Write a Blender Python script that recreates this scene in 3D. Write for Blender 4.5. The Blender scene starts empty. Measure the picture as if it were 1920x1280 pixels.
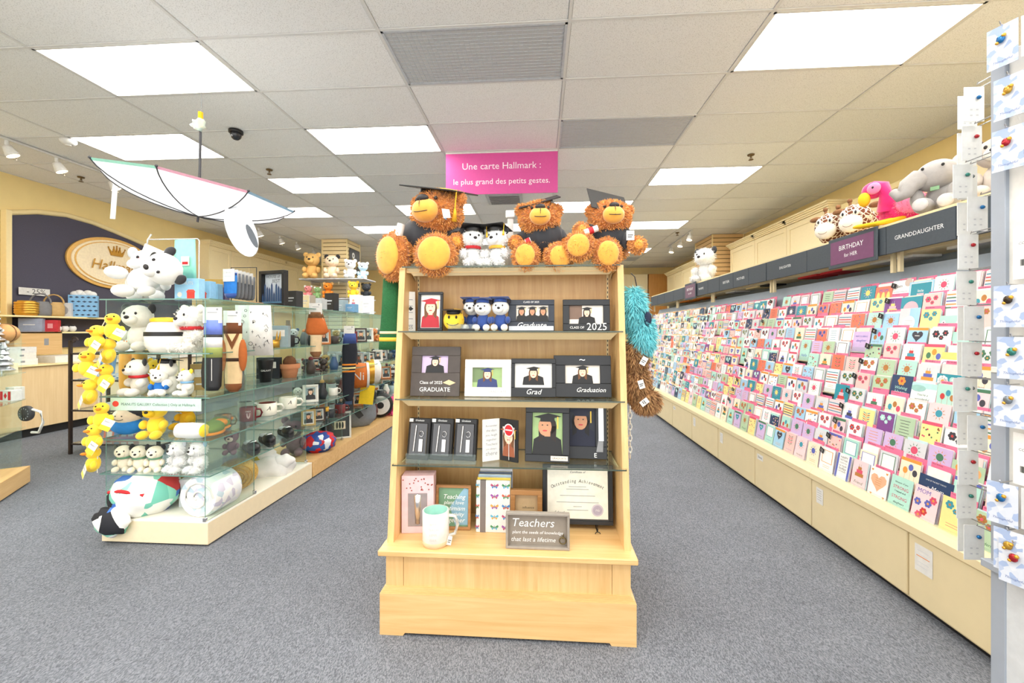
import bpy, math, random
from mathutils import Matrix, Vector
PI = math.pi
random.seed(7)
SC = bpy.context.scene
COL = SC.collection

# ------------------------------------------------------------------ camera, world, exposure
CAM_H, FPX, YAW, HOR = 1.48, 783.0, 0.0676, 619.3
CEIL = 3.808
cd = bpy.data.cameras.new('camera'); cam = bpy.data.objects.new('camera', cd); COL.objects.link(cam)
cam.location = (0, 0, CAM_H); cam.rotation_euler = (PI/2, 0, YAW)
cd.sensor_fit = 'HORIZONTAL'; cd.sensor_width = 36.0; cd.lens = FPX*36/1920
cd.shift_y = (HOR-640)/1920; cd.clip_start = .02; cd.clip_end = 100
SC.camera = cam
w = bpy.data.worlds.new('world'); SC.world = w; w.use_nodes = True
bg = w.node_tree.nodes['Background']; bg.inputs[0].default_value = (1, .99, .97, 1); bg.inputs[1].default_value = 1.9
vs = SC.view_settings; vs.view_transform = 'Standard'; vs.look = 'None'; vs.gamma = 1; vs.use_curve_mapping = False
vs.exposure = 0.34
LAMP = 11.
_c, _s = math.cos(YAW), math.sin(YAW)
def _ray(u, v):
    xc = (u-960)/FPX
    return xc*_c-_s, xc*_s+_c, -(v-HOR)/FPX
def AY(u, v, y):
    a, b, d = _ray(u, v); t = y/b; return Vector((a*t, y, CAM_H+d*t))
def AX(u, v, x):
    a, b, d = _ray(u, v); t = x/a; return Vector((x, b*t, CAM_H+d*t))
def AZ(u, v, z):
    a, b, d = _ray(u, v); t = (z-CAM_H)/d; return Vector((a*t, b*t, z))

# ------------------------------------------------------------------ materials
MATS = {}
def lin(c):
    return tuple(((x/255+.055)/1.055)**2.4 if x/255 > .04045 else x/255/12.92 for x in c)
def _new(name):
    m = bpy.data.materials.new(name); m.use_nodes = True
    nt = m.node_tree; return m, nt, nt.nodes['Principled BSDF']
def mat(rgb, rough=.6, metal=0., var=.06, scale=30., bump=0., sheen=0., coat=0., name=None):
    """procedural plain material: colour with a little noise variation"""
    key = (tuple(rgb), rough, metal, var, scale, bump, sheen, coat)
    if key in MATS: return MATS[key]
    m, nt, b = _new(name or 'mat_%d' % len(MATS))
    c = lin(rgb); N = nt.nodes.new; L = nt.links.new
    tc = N('ShaderNodeTexCoord'); nz = N('ShaderNodeTexNoise'); nz.inputs['Scale'].default_value = scale; nz.inputs['Detail'].default_value = 3
    L(tc.outputs['Object'], nz.inputs['Vector'])
    rp = N('ShaderNodeValToRGB'); rp.color_ramp.elements[0].position = .3; rp.color_ramp.elements[1].position = .7
    rp.color_ramp.elements[0].color = tuple(x*(1-var) for x in c)+(1,)
    rp.color_ramp.elements[1].color = tuple(min(1, x*(1+var)) for x in c)+(1,)
    L(nz.outputs['Fac'], rp.inputs['Fac']); L(rp.outputs['Color'], b.inputs['Base Color'])
    b.inputs['Roughness'].default_value = rough; b.inputs['Metallic'].default_value = metal
    if sheen: b.inputs['Sheen Weight'].default_value = sheen
    if coat: b.inputs['Coat Weight'].default_value = coat
    if bump:
        bp = N('ShaderNodeBump'); bp.inputs['Strength'].default_value = bump; bp.inputs['Distance'].default_value = .01
        L(nz.outputs['Fac'], bp.inputs['Height']); L(bp.outputs['Normal'], b.inputs['Normal'])
    MATS[key] = m; return m
def wood(rgb, rgb2, scale=6., axis=2, rough=.35):
    key = ('wood', tuple(rgb), tuple(rgb2), scale, axis)
    if key in MATS: return MATS[key]
    m, nt, b = _new('wood_%d' % len(MATS)); N = nt.nodes.new; L = nt.links.new
    tc = N('ShaderNodeTexCoord'); mp = N('ShaderNodeMapping'); sc = [scale*6]*3; sc[axis] = scale*.35; mp.inputs['Scale'].default_value = sc
    nz = N('ShaderNodeTexNoise'); nz.inputs['Scale'].default_value = 1.0; nz.inputs['Detail'].default_value = 6; nz.inputs['Roughness'].default_value = .6; nz.inputs['Distortion'].default_value = .6
    rp = N('ShaderNodeValToRGB'); rp.color_ramp.elements[0].position = .32; rp.color_ramp.elements[1].position = .68
    rp.color_ramp.elements[0].color = lin(rgb)+(1,); rp.color_ramp.elements[1].color = lin(rgb2)+(1,)
    L(tc.outputs['Object'], mp.inputs['Vector']); L(mp.outputs['Vector'], nz.inputs['Vector']); L(nz.outputs['Fac'], rp.inputs['Fac']); L(rp.outputs['Color'], b.inputs['Base Color'])
    b.inputs['Roughness'].default_value = rough
    MATS[key] = m; return m
def glass(tint=(246, 252, 250), op=.025, name='glass'):
    """thin clear sheet: mostly lets light through, with fresnel reflection and a faint tint"""
    key = ('glass', tint, op)
    if key in MATS: return MATS[key]
    m, nt, b = _new(name); N = nt.nodes.new; L = nt.links.new
    out = nt.nodes['Material Output']; nt.nodes.remove(b)
    tr = N('ShaderNodeBsdfTransparent'); tr.inputs[0].default_value = lin(tint)+(1,)
    gl = N('ShaderNodeBsdfGlossy'); gl.inputs['Roughness'].default_value = .03; gl.inputs[0].default_value = (1, 1, 1, 1)
    lw = N('ShaderNodeLayerWeight'); pw = N('ShaderNodeMath'); pw.operation = 'POWER'; pw.inputs[1].default_value = 4; L(lw.outputs['Facing'], pw.inputs[0])
    fr = N('ShaderNodeMath'); fr.operation = 'MULTIPLY_ADD'; fr.inputs[1].default_value = .6; fr.inputs[2].default_value = .03; L(pw.outputs[0], fr.inputs[0])
    df = N('ShaderNodeBsdfDiffuse'); df.inputs[0].default_value = lin((215, 235, 228))+(1,)
    m1 = N('ShaderNodeMixShader'); m1.inputs[0].default_value = op
    m2 = N('ShaderNodeMixShader')
    L(tr.outputs[0], m1.inputs[1]); L(df.outputs[0], m1.inputs[2]); L(fr.outputs[0], m2.inputs[0]); L(m1.outputs[0], m2.inputs[1]); L(gl.outputs[0], m2.inputs[2]); L(m2.outputs[0], out.inputs[0])
    MATS[key] = m; return m
def emit(rgb, st, name):
    m, nt, b = _new(name)
    b.inputs['Base Color'].default_value = lin(rgb)+(1,); b.inputs['Emission Color'].default_value = lin(rgb)+(1,); b.inputs['Emission Strength'].default_value = st
    return m
def voro(rgbs, scale, name, rough=.7):
    """patchwork print: voronoi cells coloured from a list"""
    m, nt, b = _new(name); N = nt.nodes.new; L = nt.links.new
    tc = N('ShaderNodeTexCoord'); v = N('ShaderNodeTexVoronoi'); v.inputs['Scale'].default_value = scale
    sp = N('ShaderNodeSeparateColor'); rp = N('ShaderNodeValToRGB'); rp.color_ramp.interpolation = 'CONSTANT'
    L(tc.outputs['Object'], v.inputs['Vector']); L(v.outputs['Color'], sp.inputs[0]); L(sp.outputs[0], rp.inputs[0]); L(rp.outputs[0], b.inputs['Base Color'])
    el = rp.color_ramp.elements
    while len(el) < len(rgbs): el.new(.5)
    for i, c in enumerate(rgbs): el[i].position = i/len(rgbs); el[i].color = lin(c)+(1,)
    b.inputs['Roughness'].default_value = rough
    return m

WHITE = mat((222, 221, 217)); OFFW = mat((225, 222, 214)); BLACK = mat((22, 22, 24), .5); DGREY = mat((62, 62, 66)); GREY = mat((140, 142, 145)); LGREY = mat((196, 200, 206), .45)
CREAM = mat((236, 216, 168), .5, var=.03, scale=8); MAPLE = wood((216, 172, 112), (232, 194, 136), 5., 2); MAPLEH = wood((216, 172, 112), (232, 194, 136), 5., 0)
MAPLED = wood((192, 148, 92), (208, 168, 112), 9., 2); GOLD = mat((214, 164, 66), .35, .7); CHROME = mat((210, 210, 212), .25, .9); GLASS = glass(); ACRYL = glass((250, 252, 252), .05, 'acrylic')
EDGE = mat((104, 142, 132), .2, var=.1); EDGED = mat((74, 84, 74), .2, var=.1)
PINKT = mat((232, 116, 152), .6, var=.03); MAGENTA = mat((214, 82, 156), .6, var=.02)

# ------------------------------------------------------------------ mesh builder
_txt = {}
def text_geo(s, shear=0.):
    k = (s, shear)
    if k not in _txt:
        cu = bpy.data.curves.new('t', 'FONT'); cu.body = s; cu.align_x = 'CENTER'; cu.align_y = 'CENTER'; cu.shear = shear; cu.resolution_u = 2
        ob = bpy.data.objects.new('t', cu); COL.objects.link(ob)
        me = bpy.data.meshes.new_from_object(ob.evaluated_get(bpy.context.evaluated_depsgraph_get()))
        _txt[k] = ([tuple(v.co) for v in me.vertices], [tuple(p.vertices) for p in me.polygons])
        bpy.data.objects.remove(ob); bpy.data.curves.remove(cu); bpy.data.meshes.remove(me)
    return _txt[k]
def RX(a): return Matrix.Rotation(a, 4, 'X')
def RY(a): return Matrix.Rotation(a, 4, 'Y')
def RZ(a): return Matrix.Rotation(a, 4, 'Z')
def TR(*p): return Matrix.Translation(Vector(p))
class MB:
    def __init__(s): s.v = []; s.f = []; s.m = []; s.sm = []; s.T = Matrix.Identity(4); s.mats = []
    def mi(s, m):
        if m not in s.mats: s.mats.append(m)
        return s.mats.index(m)
    def add(s, vs, fs, m, smooth=False):
        o = len(s.v); T = s.T; k = s.mi(m)
        s.v.extend([tuple(T @ Vector(v)) for v in vs])
        for f in fs: s.f.append([o+i for i in f]); s.m.append(k); s.sm.append(smooth)
        return s
    def box(s, x0, x1, y0, y1, z0, z1, m, b=0.):
        if b <= 0:
            s.add([(x0,y0,z0),(x1,y0,z0),(x1,y1,z0),(x0,y1,z0),(x0,y0,z1),(x1,y0,z1),(x1,y1,z1),(x0,y1,z1)],
                  [(0,3,2,1),(4,5,6,7),(0,1,5,4),(1,2,6,5),(2,3,7,6),(3,0,4,7)], m)
        else:
            vs = []; idx = {}
            for i, X in enumerate((x0, x1)):
                for j, Y in enumerate((y0, y1)):
                    for k, Z in enumerate((z0, z1)):
                        sx, sy, sz = (b, -b)[i], (b, -b)[j], (b, -b)[k]
                        idx[i,j,k] = len(vs); vs += [(X, Y+sy, Z+sz), (X+sx, Y, Z+sz), (X+sx, Y+sy, Z)]
            I = lambda i, j, k, a: idx[i,j,k]+a
            fs = [(I(0,0,0,0),I(0,0,1,0),I(0,1,1,0),I(0,1,0,0)), (I(1,0,0,0),I(1,1,0,0),I(1,1,1,0),I(1,0,1,0)),
                  (I(0,0,0,1),I(1,0,0,1),I(1,0,1,1),I(0,0,1,1)), (I(0,1,0,1),I(0,1,1,1),I(1,1,1,1),I(1,1,0,1)),
                  (I(0,0,0,2),I(0,1,0,2),I(1,1,0,2),I(1,0,0,2)), (I(0,0,1,2),I(1,0,1,2),I(1,1,1,2),I(0,1,1,2))]
            for p in (0, 1):
                for q in (0, 1):
                    fs += [(I(p,q,0,0),I(p,q,1,0),I(p,q,1,1),I(p,q,0,1)), (I(p,0,q,0),I(p,1,q,0),I(p,1,q,2),I(p,0,q,2)), (I(0,p,q,1),I(1,p,q,1),I(1,p,q,2),I(0,p,q,2))]
                    for r in (0, 1): fs.append((I(p,q,r,0),I(p,q,r,1),I(p,q,r,2)))
            s.add(vs, fs, m)
        return s
    def pane(s, x0, x1, y0, y1, z0, z1, m, edge):
        """sheet of glass: clear large faces, green cut edges"""
        t = min((x1-x0, 0), (y1-y0, 1), (z1-z0, 2))[1]; V = [(x0,y0,z0),(x1,y0,z0),(x1,y1,z0),(x0,y1,z0),(x0,y0,z1),(x1,y0,z1),(x1,y1,z1),(x0,y1,z1)]
        F = {2: ((0,3,2,1),(4,5,6,7)), 1: ((0,1,5,4),(2,3,7,6)), 0: ((1,2,6,5),(3,0,4,7))}
        for a in (0, 1, 2): s.add(V, F[a], m if a == t else edge)
        return s
    def cyl(s, p0, p1, r0, r1=None, n=12, m=None, cap=True, smooth=True):
        r1 = r0 if r1 is None else r1; p0 = Vector(p0); p1 = Vector(p1); d = (p1-p0)
        q = d.to_track_quat('Z', 'Y').to_matrix() if d.length > 1e-9 else Matrix.Identity(3)
        vs = []
        for p, r in ((p0, r0), (p1, r1)):
            for i in range(n): a = 2*PI*i/n; vs.append(p+q @ Vector((r*math.cos(a), r*math.sin(a), 0)))
        s.add(vs, [(i, (i+1) % n, n+(i+1) % n, n+i) for i in range(n)], m, smooth)
        if cap: s.add(vs, [tuple(range(n))[::-1], tuple(range(n, 2*n))], m)
        return s
    def tube(s, pts, r, n=6, m=None):
        pts = [Vector(p) for p in pts]; vs = []; rr = r if isinstance(r, (list, tuple)) else [r]*len(pts)
        for i, p in enumerate(pts):
            d = (pts[min(i+1, len(pts)-1)]-pts[max(i-1, 0)]); q = d.to_track_quat('Z', 'Y').to_matrix()
            for k in range(n): a = 2*PI*k/n; vs.append(p+q @ Vector((rr[i]*math.cos(a), rr[i]*math.sin(a), 0)))
        fs = [(i*n+k, i*n+(k+1) % n, (i+1)*n+(k+1) % n, (i+1)*n+k) for i in range(len(pts)-1) for k in range(n)]
        s.add(vs, fs, m, True); s.add(vs, [tuple(range(n))[::-1], tuple(range(len(vs)-n, len(vs)))], m); return s
    def lathe(s, prof, n=20, c=(0, 0, 0), m=None, smooth=True):
        vs = [(c[0]+r*math.cos(2*PI*k/n), c[1]+r*math.sin(2*PI*k/n), c[2]+z) for r, z in prof for k in range(n)]
        s.add(vs, [(i*n+k, i*n+(k+1) % n, (i+1)*n+(k+1) % n, (i+1)*n+k) for i in range(len(prof)-1) for k in range(n)], m, smooth); return s
    def sph(s, c, r, m, seg=16, ring=10, R=None, f=None):
        """ellipsoid; R optional rotation matrix, f optional displacement(dir)->factor"""
        if not isinstance(r, (tuple, list)): r = (r, r, r)
        vs = []; c = Vector(c)
        for i in range(1, ring):
            t = PI*i/ring
            for k in range(seg):
                a = 2*PI*k/seg; d = Vector((math.sin(t)*math.cos(a), math.sin(t)*math.sin(a), math.cos(t))); g = f(d) if f else 1
                p = Vector((d.x*r[0]*g, d.y*r[1]*g, d.z*r[2]*g)); vs.append(c+(R @ p if R else p))
        tp = Vector((0, 0, r[2]*(f(Vector((0,0,1))) if f else 1))); bt = Vector((0, 0, -r[2]*(f(Vector((0,0,-1))) if f else 1)))
        vs += [c+(R @ tp if R else tp), c+(R @ bt if R else bt)]; nt = len(vs)
        fs = [(i*seg+k, (i+1)*seg+k, (i+1)*seg+(k+1) % seg, i*seg+(k+1) % seg) for i in range(ring-2) for k in range(seg)]
        fs += [(nt-2, k, (k+1) % seg) for k in range(seg)] + [(nt-1, (ring-2)*seg+(k+1) % seg, (ring-2)*seg+k) for k in range(seg)]
        s.add(vs, fs, m, True); return s
    def poly(s, pts, m): s.add(pts, [tuple(range(len(pts)))], m); return s
    def prism(s, pts, y0, y1, m, smooth=False):
        """outline in x,z extruded from y0 (front) to y1; outline counter-clockwise seen from -y"""
        n = len(pts); vs = [(x, y0, z) for x, z in pts]+[(x, y1, z) for x, z in pts]
        s.add(vs, [tuple(range(n)), tuple(range(2*n-1, n-1, -1))], m)
        s.add(vs, [(i, i+n, (i+1) % n+n, (i+1) % n) for i in range(n)], m, smooth); return s
    def disc(s, x, z, rx, rz, y, m, n=14, a0=0, a1=2*PI):
        """flat print on a face that looks to -y"""
        full = abs(a1-a0-2*PI) < 1e-6
        s.poly([(x+rx*math.cos(a0+(a1-a0)*i/(n if full else n-1)), y, z+rz*math.sin(a0+(a1-a0)*i/(n if full else n-1))) for i in range(n)], m); return s
    def rect(s, x0, x1, z0, z1, y, m): s.poly([(x0, y, z0), (x1, y, z0), (x1, y, z1), (x0, y, z1)], m); return s
    def text(s, t, size, x, z, y, m, shear=0., sx=1., rot=0.):
        vs, fs = text_geo(t, shear); c, q = math.cos(rot), math.sin(rot)
        s.add([(x+size*(a*sx*c-b*q), y, z+size*(a*sx*q+b*c)) for a, b, _ in vs], fs, m); return s
    def fit(s, t, wdt, x, z, y, m, shear=0., hmax=None, rot=0.):
        """text scaled to a width"""
        vs, _ = text_geo(t, shear); ww = max(v[0] for v in vs)-min(v[0] for v in vs); hh = max(v[1] for v in vs)-min(v[1] for v in vs)
        k = wdt/ww; sz = k if not hmax else min(k, hmax/hh); return s.text(t, sz, x, z, y, m, shear, k/sz, rot)
    def fur(s, c, r, n, ln, m, R=None, wd=.0022, droop=.25, skip=None, rnd=None):
        rnd = rnd or random; c = Vector(c)
        if not isinstance(r, (tuple, list)): r = (r, r, r)
        vs = []; fs = []
        for _ in range(n):
            d = Vector((rnd.gauss(0, 1), rnd.gauss(0, 1), rnd.gauss(0, 1))).normalized()
            if skip and skip(d): continue
            p = Vector((d.x*r[0], d.y*r[1], d.z*r[2])); nn = Vector((d.x/r[0], d.y/r[1], d.z/r[2])).normalized()
            if R: p = R @ p; nn = R @ nn
            t = nn.cross(Vector((rnd.gauss(0, 1), rnd.gauss(0, 1), rnd.gauss(0, 1)))).normalized()
            L = ln*rnd.uniform(.6, 1.15); tip = c+p+(nn*.75+Vector((rnd.uniform(-.5, .5), rnd.uniform(-.5, .5), rnd.uniform(-.5, .5)-droop))).normalized()*L
            b = c+p-nn*.002; mid = (b+tip)*.5+nn*L*.12; k = len(vs)
            vs += [b-t*wd, b+t*wd, mid-t*wd*.8, mid+t*wd*.8, tip]; fs += [(k, k+1, k+3, k+2), (k+2, k+3, k+4)]
        s.add(vs, fs, m, True); return s
    def build(s, name, parent=None, M=None, label=None):
        me = bpy.data.meshes.new(name); me.from_pydata(s.v, [], s.f)
        for m in s.mats: me.materials.append(m)
        me.polygons.foreach_set('material_index', s.m); me.polygons.foreach_set('use_smooth', s.sm); me.update()
        o = bpy.data.objects.new(name, me); COL.objects.link(o)
        if parent: o.parent = parent
        if M is not None: o.matrix_local = M
        if label: o['label'] = label
        return o
def tag(o, label, cat, group=None):
    o['label'] = label; o['category'] = cat
    if group: o['group'] = group
    return o
def thing(name, label, cat, M=None, group=None):
    o = bpy.data.objects.new(name, None); COL.objects.link(o); o.empty_display_size = .05
    if M is not None: o.matrix_local = M if isinstance(M, Matrix) else TR(*M)
    return tag(o, label, cat, group)
def inst(src, parent, M, name=None):
    o = bpy.data.objects.new(name or src.name.split('.')[0], src.data); COL.objects.link(o)
    if parent: o.parent = parent
    o.matrix_local = M
    return o
def struct(o): o['kind'] = 'structure'; return o
def copy_tree(o, M, label=None, parent=None):
    c = o.copy(); COL.objects.link(c); c.parent = parent
    if M is not None: c.matrix_local = M
    if label: c['label'] = label
    for ch in list(o.children): copy_tree(ch, None, None, c).matrix_local = ch.matrix_local.copy()
    return c
ORD = ['lowest', 'second', 'third', 'fourth', 'fifth', 'sixth', 'seventh', 'eighth', 'ninth', 'tenth', 'eleventh', 'twelfth', 'thirteenth', 'fourteenth', 'fifteenth', 'sixteenth', 'seventeenth', 'eighteenth', 'nineteenth', 'twentieth', 'twenty-first', 'twenty-second', 'twenty-third', 'twenty-fourth', 'twenty-fifth', 'twenty-sixth', 'twenty-seventh', 'twenty-eighth', 'twenty-ninth', 'thirtieth', 'thirty-first', 'thirty-second', 'thirty-third', 'thirty-fourth', 'thirty-fifth']
# ------------------------------------------------------------------ the room
def carpet_mat():
    m, nt, b = _new('carpet'); N = nt.nodes.new; L = nt.links.new
    tc = N('ShaderNodeTexCoord'); mp = N('ShaderNodeMapping'); mp.inputs['Scale'].default_value = (300, 130, 1); mp.inputs['Rotation'].default_value = (0, 0, .5)
    v = N('ShaderNodeTexVoronoi'); v.inputs['Scale'].default_value = 1.; nz = N('ShaderNodeTexNoise'); nz.inputs['Scale'].default_value = 2.2; nz.inputs['Detail'].default_value = 4
    L(tc.outputs['Object'], mp.inputs['Vector']); L(mp.outputs['Vector'], v.inputs['Vector']); L(tc.outputs['Object'], nz.inputs['Vector'])
    sp = N('ShaderNodeSeparateColor'); L(v.outputs['Color'], sp.inputs[0])
    rp = N('ShaderNodeValToRGB'); e = rp.color_ramp.elements; e[0].position = .1; e[1].position = .9
    e[0].color = lin((98, 102, 110))+(1,); e[1].color = lin((142, 146, 154))+(1,)
    L(sp.outputs[0], rp.inputs[0])
    mx = N('ShaderNodeMixRGB'); mx.blend_type = 'MULTIPLY'; mx.inputs[0].default_value = .25; L(rp.outputs[0], mx.inputs[1]); L(nz.outputs['Fac'], mx.inputs[2])
    L(mx.outputs[0], b.inputs['Base Color']); b.inputs['Roughness'].default_value = .95; b.inputs['Specular IOR Level'].default_value = .15
    bp = N('ShaderNodeBump'); bp.inputs['Strength'].default_value = .5; bp.inputs['Distance'].default_value = .004; L(v.outputs['Distance'], bp.inputs['Height']); L(bp.outputs[0], b.inputs['Normal'])
    return m
XL, XR, YB, YF = -7.88, 4.91, 15.77, -2.4
YELLOW = mat((250, 226, 160), .7, var=.02, scale=6); NAVY = mat((78, 76, 92), .8, var=.08, scale=120)
b = MB(); b.box(-8.1, XR+.2, YF, YB+.2, -.1, 0, carpet_mat()); struct(b.build('floor'))
b = MB(); b.box(XL-.15, XL, YF, YB, 0, CEIL+.15, YELLOW); struct(b.build('wall_left'))
b = MB(); b.box(XR, XR+.15, YF, YB, 0, CEIL+.15, YELLOW); struct(b.build('wall_right'))
b = MB(); b.box(XL-.15, XR+.15, YB, YB+.15, 0, CEIL+.15, YELLOW); struct(b.build('wall_back'))
b = MB(); b.box(XL, XL+.02, YF, YB, 0, .12, BLACK); struct(b.build('baseboard_left'))
# ceiling: slab above, grid of bars, one panel per cell
GX, GY, TX, TY = .2207, 3.166, 1.479, .7394
k0, k1, r0, r1 = -6, 4, -8, 18
b = MB(); b.box(XL-.15, XR+.15, YF, YB+.15, CEIL+.13, CEIL+.2, GREY); ceil = struct(b.build('ceiling'))
BAR = mat((222, 222, 220), .5, var=.02)
b = MB()
for k in range(k0, k1):
    x = GX+k*TX
    if XL < x < XR: b.box(x-.012, x+.012, YF, YB, CEIL, CEIL+.03, BAR)
for r in range(r0, r1):
    y = GY+r*TY
    if YF < y < YB: b.box(XL, XR, y-.012, y+.012, CEIL+.001, CEIL+.03, BAR)
for x in (XL, XR-.02): b.box(x, x+.02, YF, YB, CEIL-.002, CEIL+.03, BAR)
b.box(XL, XR, YB-.02, YB, CEIL-.002, CEIL+.03, BAR)
b.build('ceiling_grid', ceil)
def tile_mat():
    m, nt, b = _new('ceiling_tile'); N = nt.nodes.new; L = nt.links.new
    tc = N('ShaderNodeTexCoord'); n1 = N('ShaderNodeTexNoise'); n1.inputs['Scale'].default_value = 130; n1.inputs['Detail'].default_value = 2
    oi = N('ShaderNodeObjectInfo'); rp = N('ShaderNodeValToRGB'); e = rp.color_ramp.elements; e[0].position = .33; e[1].position = .46
    e[0].color = lin((214, 215, 213))+(1,); e[1].color = lin((244, 245, 244))+(1,)
    hs = N('ShaderNodeHueSaturation'); ma = N('ShaderNodeMapRange'); ma.inputs['To Min'].default_value = .93; ma.inputs['To Max'].default_value = 1.04
    L(tc.outputs['Object'], n1.inputs['Vector']); L(n1.outputs['Fac'], rp.inputs[0]); L(oi.outputs['Random'], ma.inputs['Value']); L(ma.outputs[0], hs.inputs['Value']); L(rp.outputs[0], hs.inputs['Color']); L(hs.outputs[0], b.inputs['Base Color'])
    b.inputs['Roughness'].default_value = .9
    return m
TILE = tile_mat(); DIFF = emit((255, 252, 246), LAMP, 'lamp_diffuser'); OFFD = mat((196, 197, 198), .4, var=.1, scale=160)
b = MB(); b.box(-TX/2+.014, TX/2-.014, -TY/2+.014, TY/2-.014, .006, .03, TILE, .004); tile0 = b.build('ceiling_tile', ceil)
LIT = {(-3,0),(1,0),(-4,2),(-2,2),(-3,4),(-1,4),(1,4),(-4,6),(-2,6),(0,6),(-3,8),(-1,8),(1,8),(-2,10),(0,10),(-3,12),(1,12),
       (-4,-2),(-2,-2),(0,-2),(2,-2),(-3,-4),(-1,-4),(1,-4),(-4,-6),(-2,-6),(0,-6),(2,-6)}
OFF = {(-1,0),(0,2),(1,14)}
CN = {-4: 'far left', -3: 'left', -2: 'left of centre', -1: 'over the centre aisle', 0: 'right of centre', 1: 'right', 2: 'far right'}
LBL = {(-3,0): 'large bright ceiling light above the hanging umbrella', (1,0): 'large bright ceiling light at upper right', (-4,2): 'lit ceiling panel partly hidden behind the hanging umbrella',
       (-2,2): 'lit ceiling panel left of the pink banner', (-3,4): 'lit ceiling panel just right of the umbrella, second row back', (1,4): 'lit ceiling panel right of the pink banner',
       (-4,6): 'lit ceiling panel behind the umbrella ear, third row back', (-2,6): 'lit ceiling panel behind the big bear cap', (0,6): 'lit ceiling panel behind the two right bears', (-3,8): 'small lit ceiling panel near the slatted column on the left',
       (1,8): 'small lit ceiling panel near the right track lights'}
first = True
b = MB(); b.box(-TX/2+.03, TX/2-.03, -TY/2+.03, TY/2-.03, .008, .02, DIFF); dif0 = None
def troffer(M, lab, lit, name='ceiling_light', grp=None):
    o = thing(name, lab, 'ceiling light' if lit else 'ceiling panel', M, grp)
    f = MB(); FR = WHITE if lit else LGREY
    a, c = TX/2-.012, TY/2-.012
    f.box(-a, a, -c, -c+.02, -.001, .03, FR); f.box(-a, a, c-.02, c, -.001, .03, FR); f.box(-a, -a+.02, -c, c, -.001, .03, FR); f.box(a-.02, a, -c, c, -.001, .03, FR); f.build('frame', o)
    d = MB(); d.box(-a+.02, a-.02, -c+.02, c-.02, .006, .02, DIFF if lit else OFFD)
    if not lit:
        for i in range(36): x = -a+.03+i*(2*a-.06)/35; d.box(x-.002, x+.002, -c+.02, c-.02, .003, .007, LGREY)
        for i in range(17): y = -c+.03+i*(2*c-.06)/16; d.box(-a+.02, a-.02, y-.002, y+.002, .003, .007, LGREY)
    d.build('diffuser' if lit else 'grille', o)
first = True
for k in range(k0, k1):
    for r in range(r0, r1):
        x = GX+(k+.5)*TX; y = GY+(r+.5)*TY
        if x-TX/2 > XR-.1 or x+TX/2 < XL+.1 or y > YB+.2 or y < YF: continue
        M = TR(x, y, CEIL)
        if (k, r) in LIT:
            lab = LBL.get((k, r)) or 'lit ceiling panel %s, row %s' % (CN[k], ('far back ' if r > 0 else 'behind the viewer ')+ORD[abs(r)])
            troffer(M, lab, True, grp='fluorescent ceiling lights')
        elif (k, r) in OFF: troffer(M, {(-1,0): 'large unlit grey grille panel in the ceiling', (0,2): 'smaller unlit grey panel right of the pink banner', (1,14): 'small dark ceiling panel near the back wall'}[(k, r)], False, 'ceiling_grille')
        else:
            x0, x1 = max(x-TX/2, XL-.01), min(x+TX/2, XR+.01); M2 = TR((x0+x1)/2, y, CEIL) @ Matrix.Diagonal(((x1-x0)/TX, 1, 1, 1))
            if first: tile0.matrix_local = M2; first = False
            else: inst(tile0, ceil, M2)
# ------------------------------------------------------------------ shared builders
SKIN = [mat((226, 178, 146)), mat((196, 142, 108)), mat((238, 200, 172)), mat((120, 78, 58))]
HAIR = [mat((40, 28, 24)), mat((110, 70, 40)), mat((196, 150, 90)), mat((20, 18, 20))]
def photo_geo(b, x0, x1, z0, z1, y, bgc, gown, skin=0, hair=0, cap=None, cx=.5, n=1, big=1., side=0, bg2=None):
    """a printed portrait: background, gown, neck, face, hair and cap as flat shapes"""
    W, Hh = x1-x0, z1-z0; b.rect(x0, x1, z0, z1, y, bgc); e = .0004; cap = cap or gown
    if bg2: b.rect(x0, x0+W*.38, z0+Hh*.25, z1, y-e*.4, bg2)
    for i in range(n):
        c = x0+W*(cx if n == 1 else (i+.5)/n); h = Hh*.78*big; q = y-e*(1+5*i); r = h*.24 if n == 1 else min(h*.24, W*.13)
        fz = min(z0+h*.86-r*.2, z1-r*1.55); wb = min(r*2.5, c-x0, x1-c)
        b.poly([(c-wb, q, z0), (c+wb, q, z0), (c+wb*.9, q, z0+h*.42), (c+r*.5, q, z0+h*.58), (c-r*.5, q, z0+h*.58), (c-wb*.9, q, z0+h*.42)], gown)
        b.disc(c, fz+r*.05, r*1.08, r*1.15, q-e, HAIR[hair], 14); [b.poly([(c+t*r*1.08, q-e, fz), (c+t*r*.45, q-e, fz), (c+t*r*.5, q-e, fz-r*1.5), (c+t*r*1.0, q-e, fz-r*1.9)][::-t], HAIR[hair]) for t in (-1, 1)]
        b.rect(c-r*.35, c+r*.35, z0+h*.5, fz, q-2*e, SKIN[skin]); b.disc(c+side*r*.3, fz-r*.1, r*.8, r*1.05, q-2.5*e, SKIN[skin], 14)
        b.disc(c+side*r*.3, fz-r*.55, r*.3, r*.1, q-3*e, mat((190, 70, 70)), 8); b.disc(c+side*r*.3-r*.3, fz+r*.1, r*.1, r*.08, q-3*e, BLACK, 6); b.disc(c+side*r*.3+r*.3, fz+r*.1, r*.1, r*.08, q-3*e, BLACK, 6)
        b.rect(c-r*.85, c+r*.85, fz+r*.5, fz+r*.95, q-3.5*e, cap); b.poly([(c-r*1.7, q-4*e, fz+r*1.05), (c-r*.1, q-4*e, fz+r*.75), (c+r*1.7, q-4*e, fz+r*1.15), (c+r*.1, q-4*e, fz+r*1.5)], cap)
        b.rect(c+r*1.15, c+r*1.3, fz-r*.3, fz+r*1.1, q-4.5*e, mat((230, 190, 80)))
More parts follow.
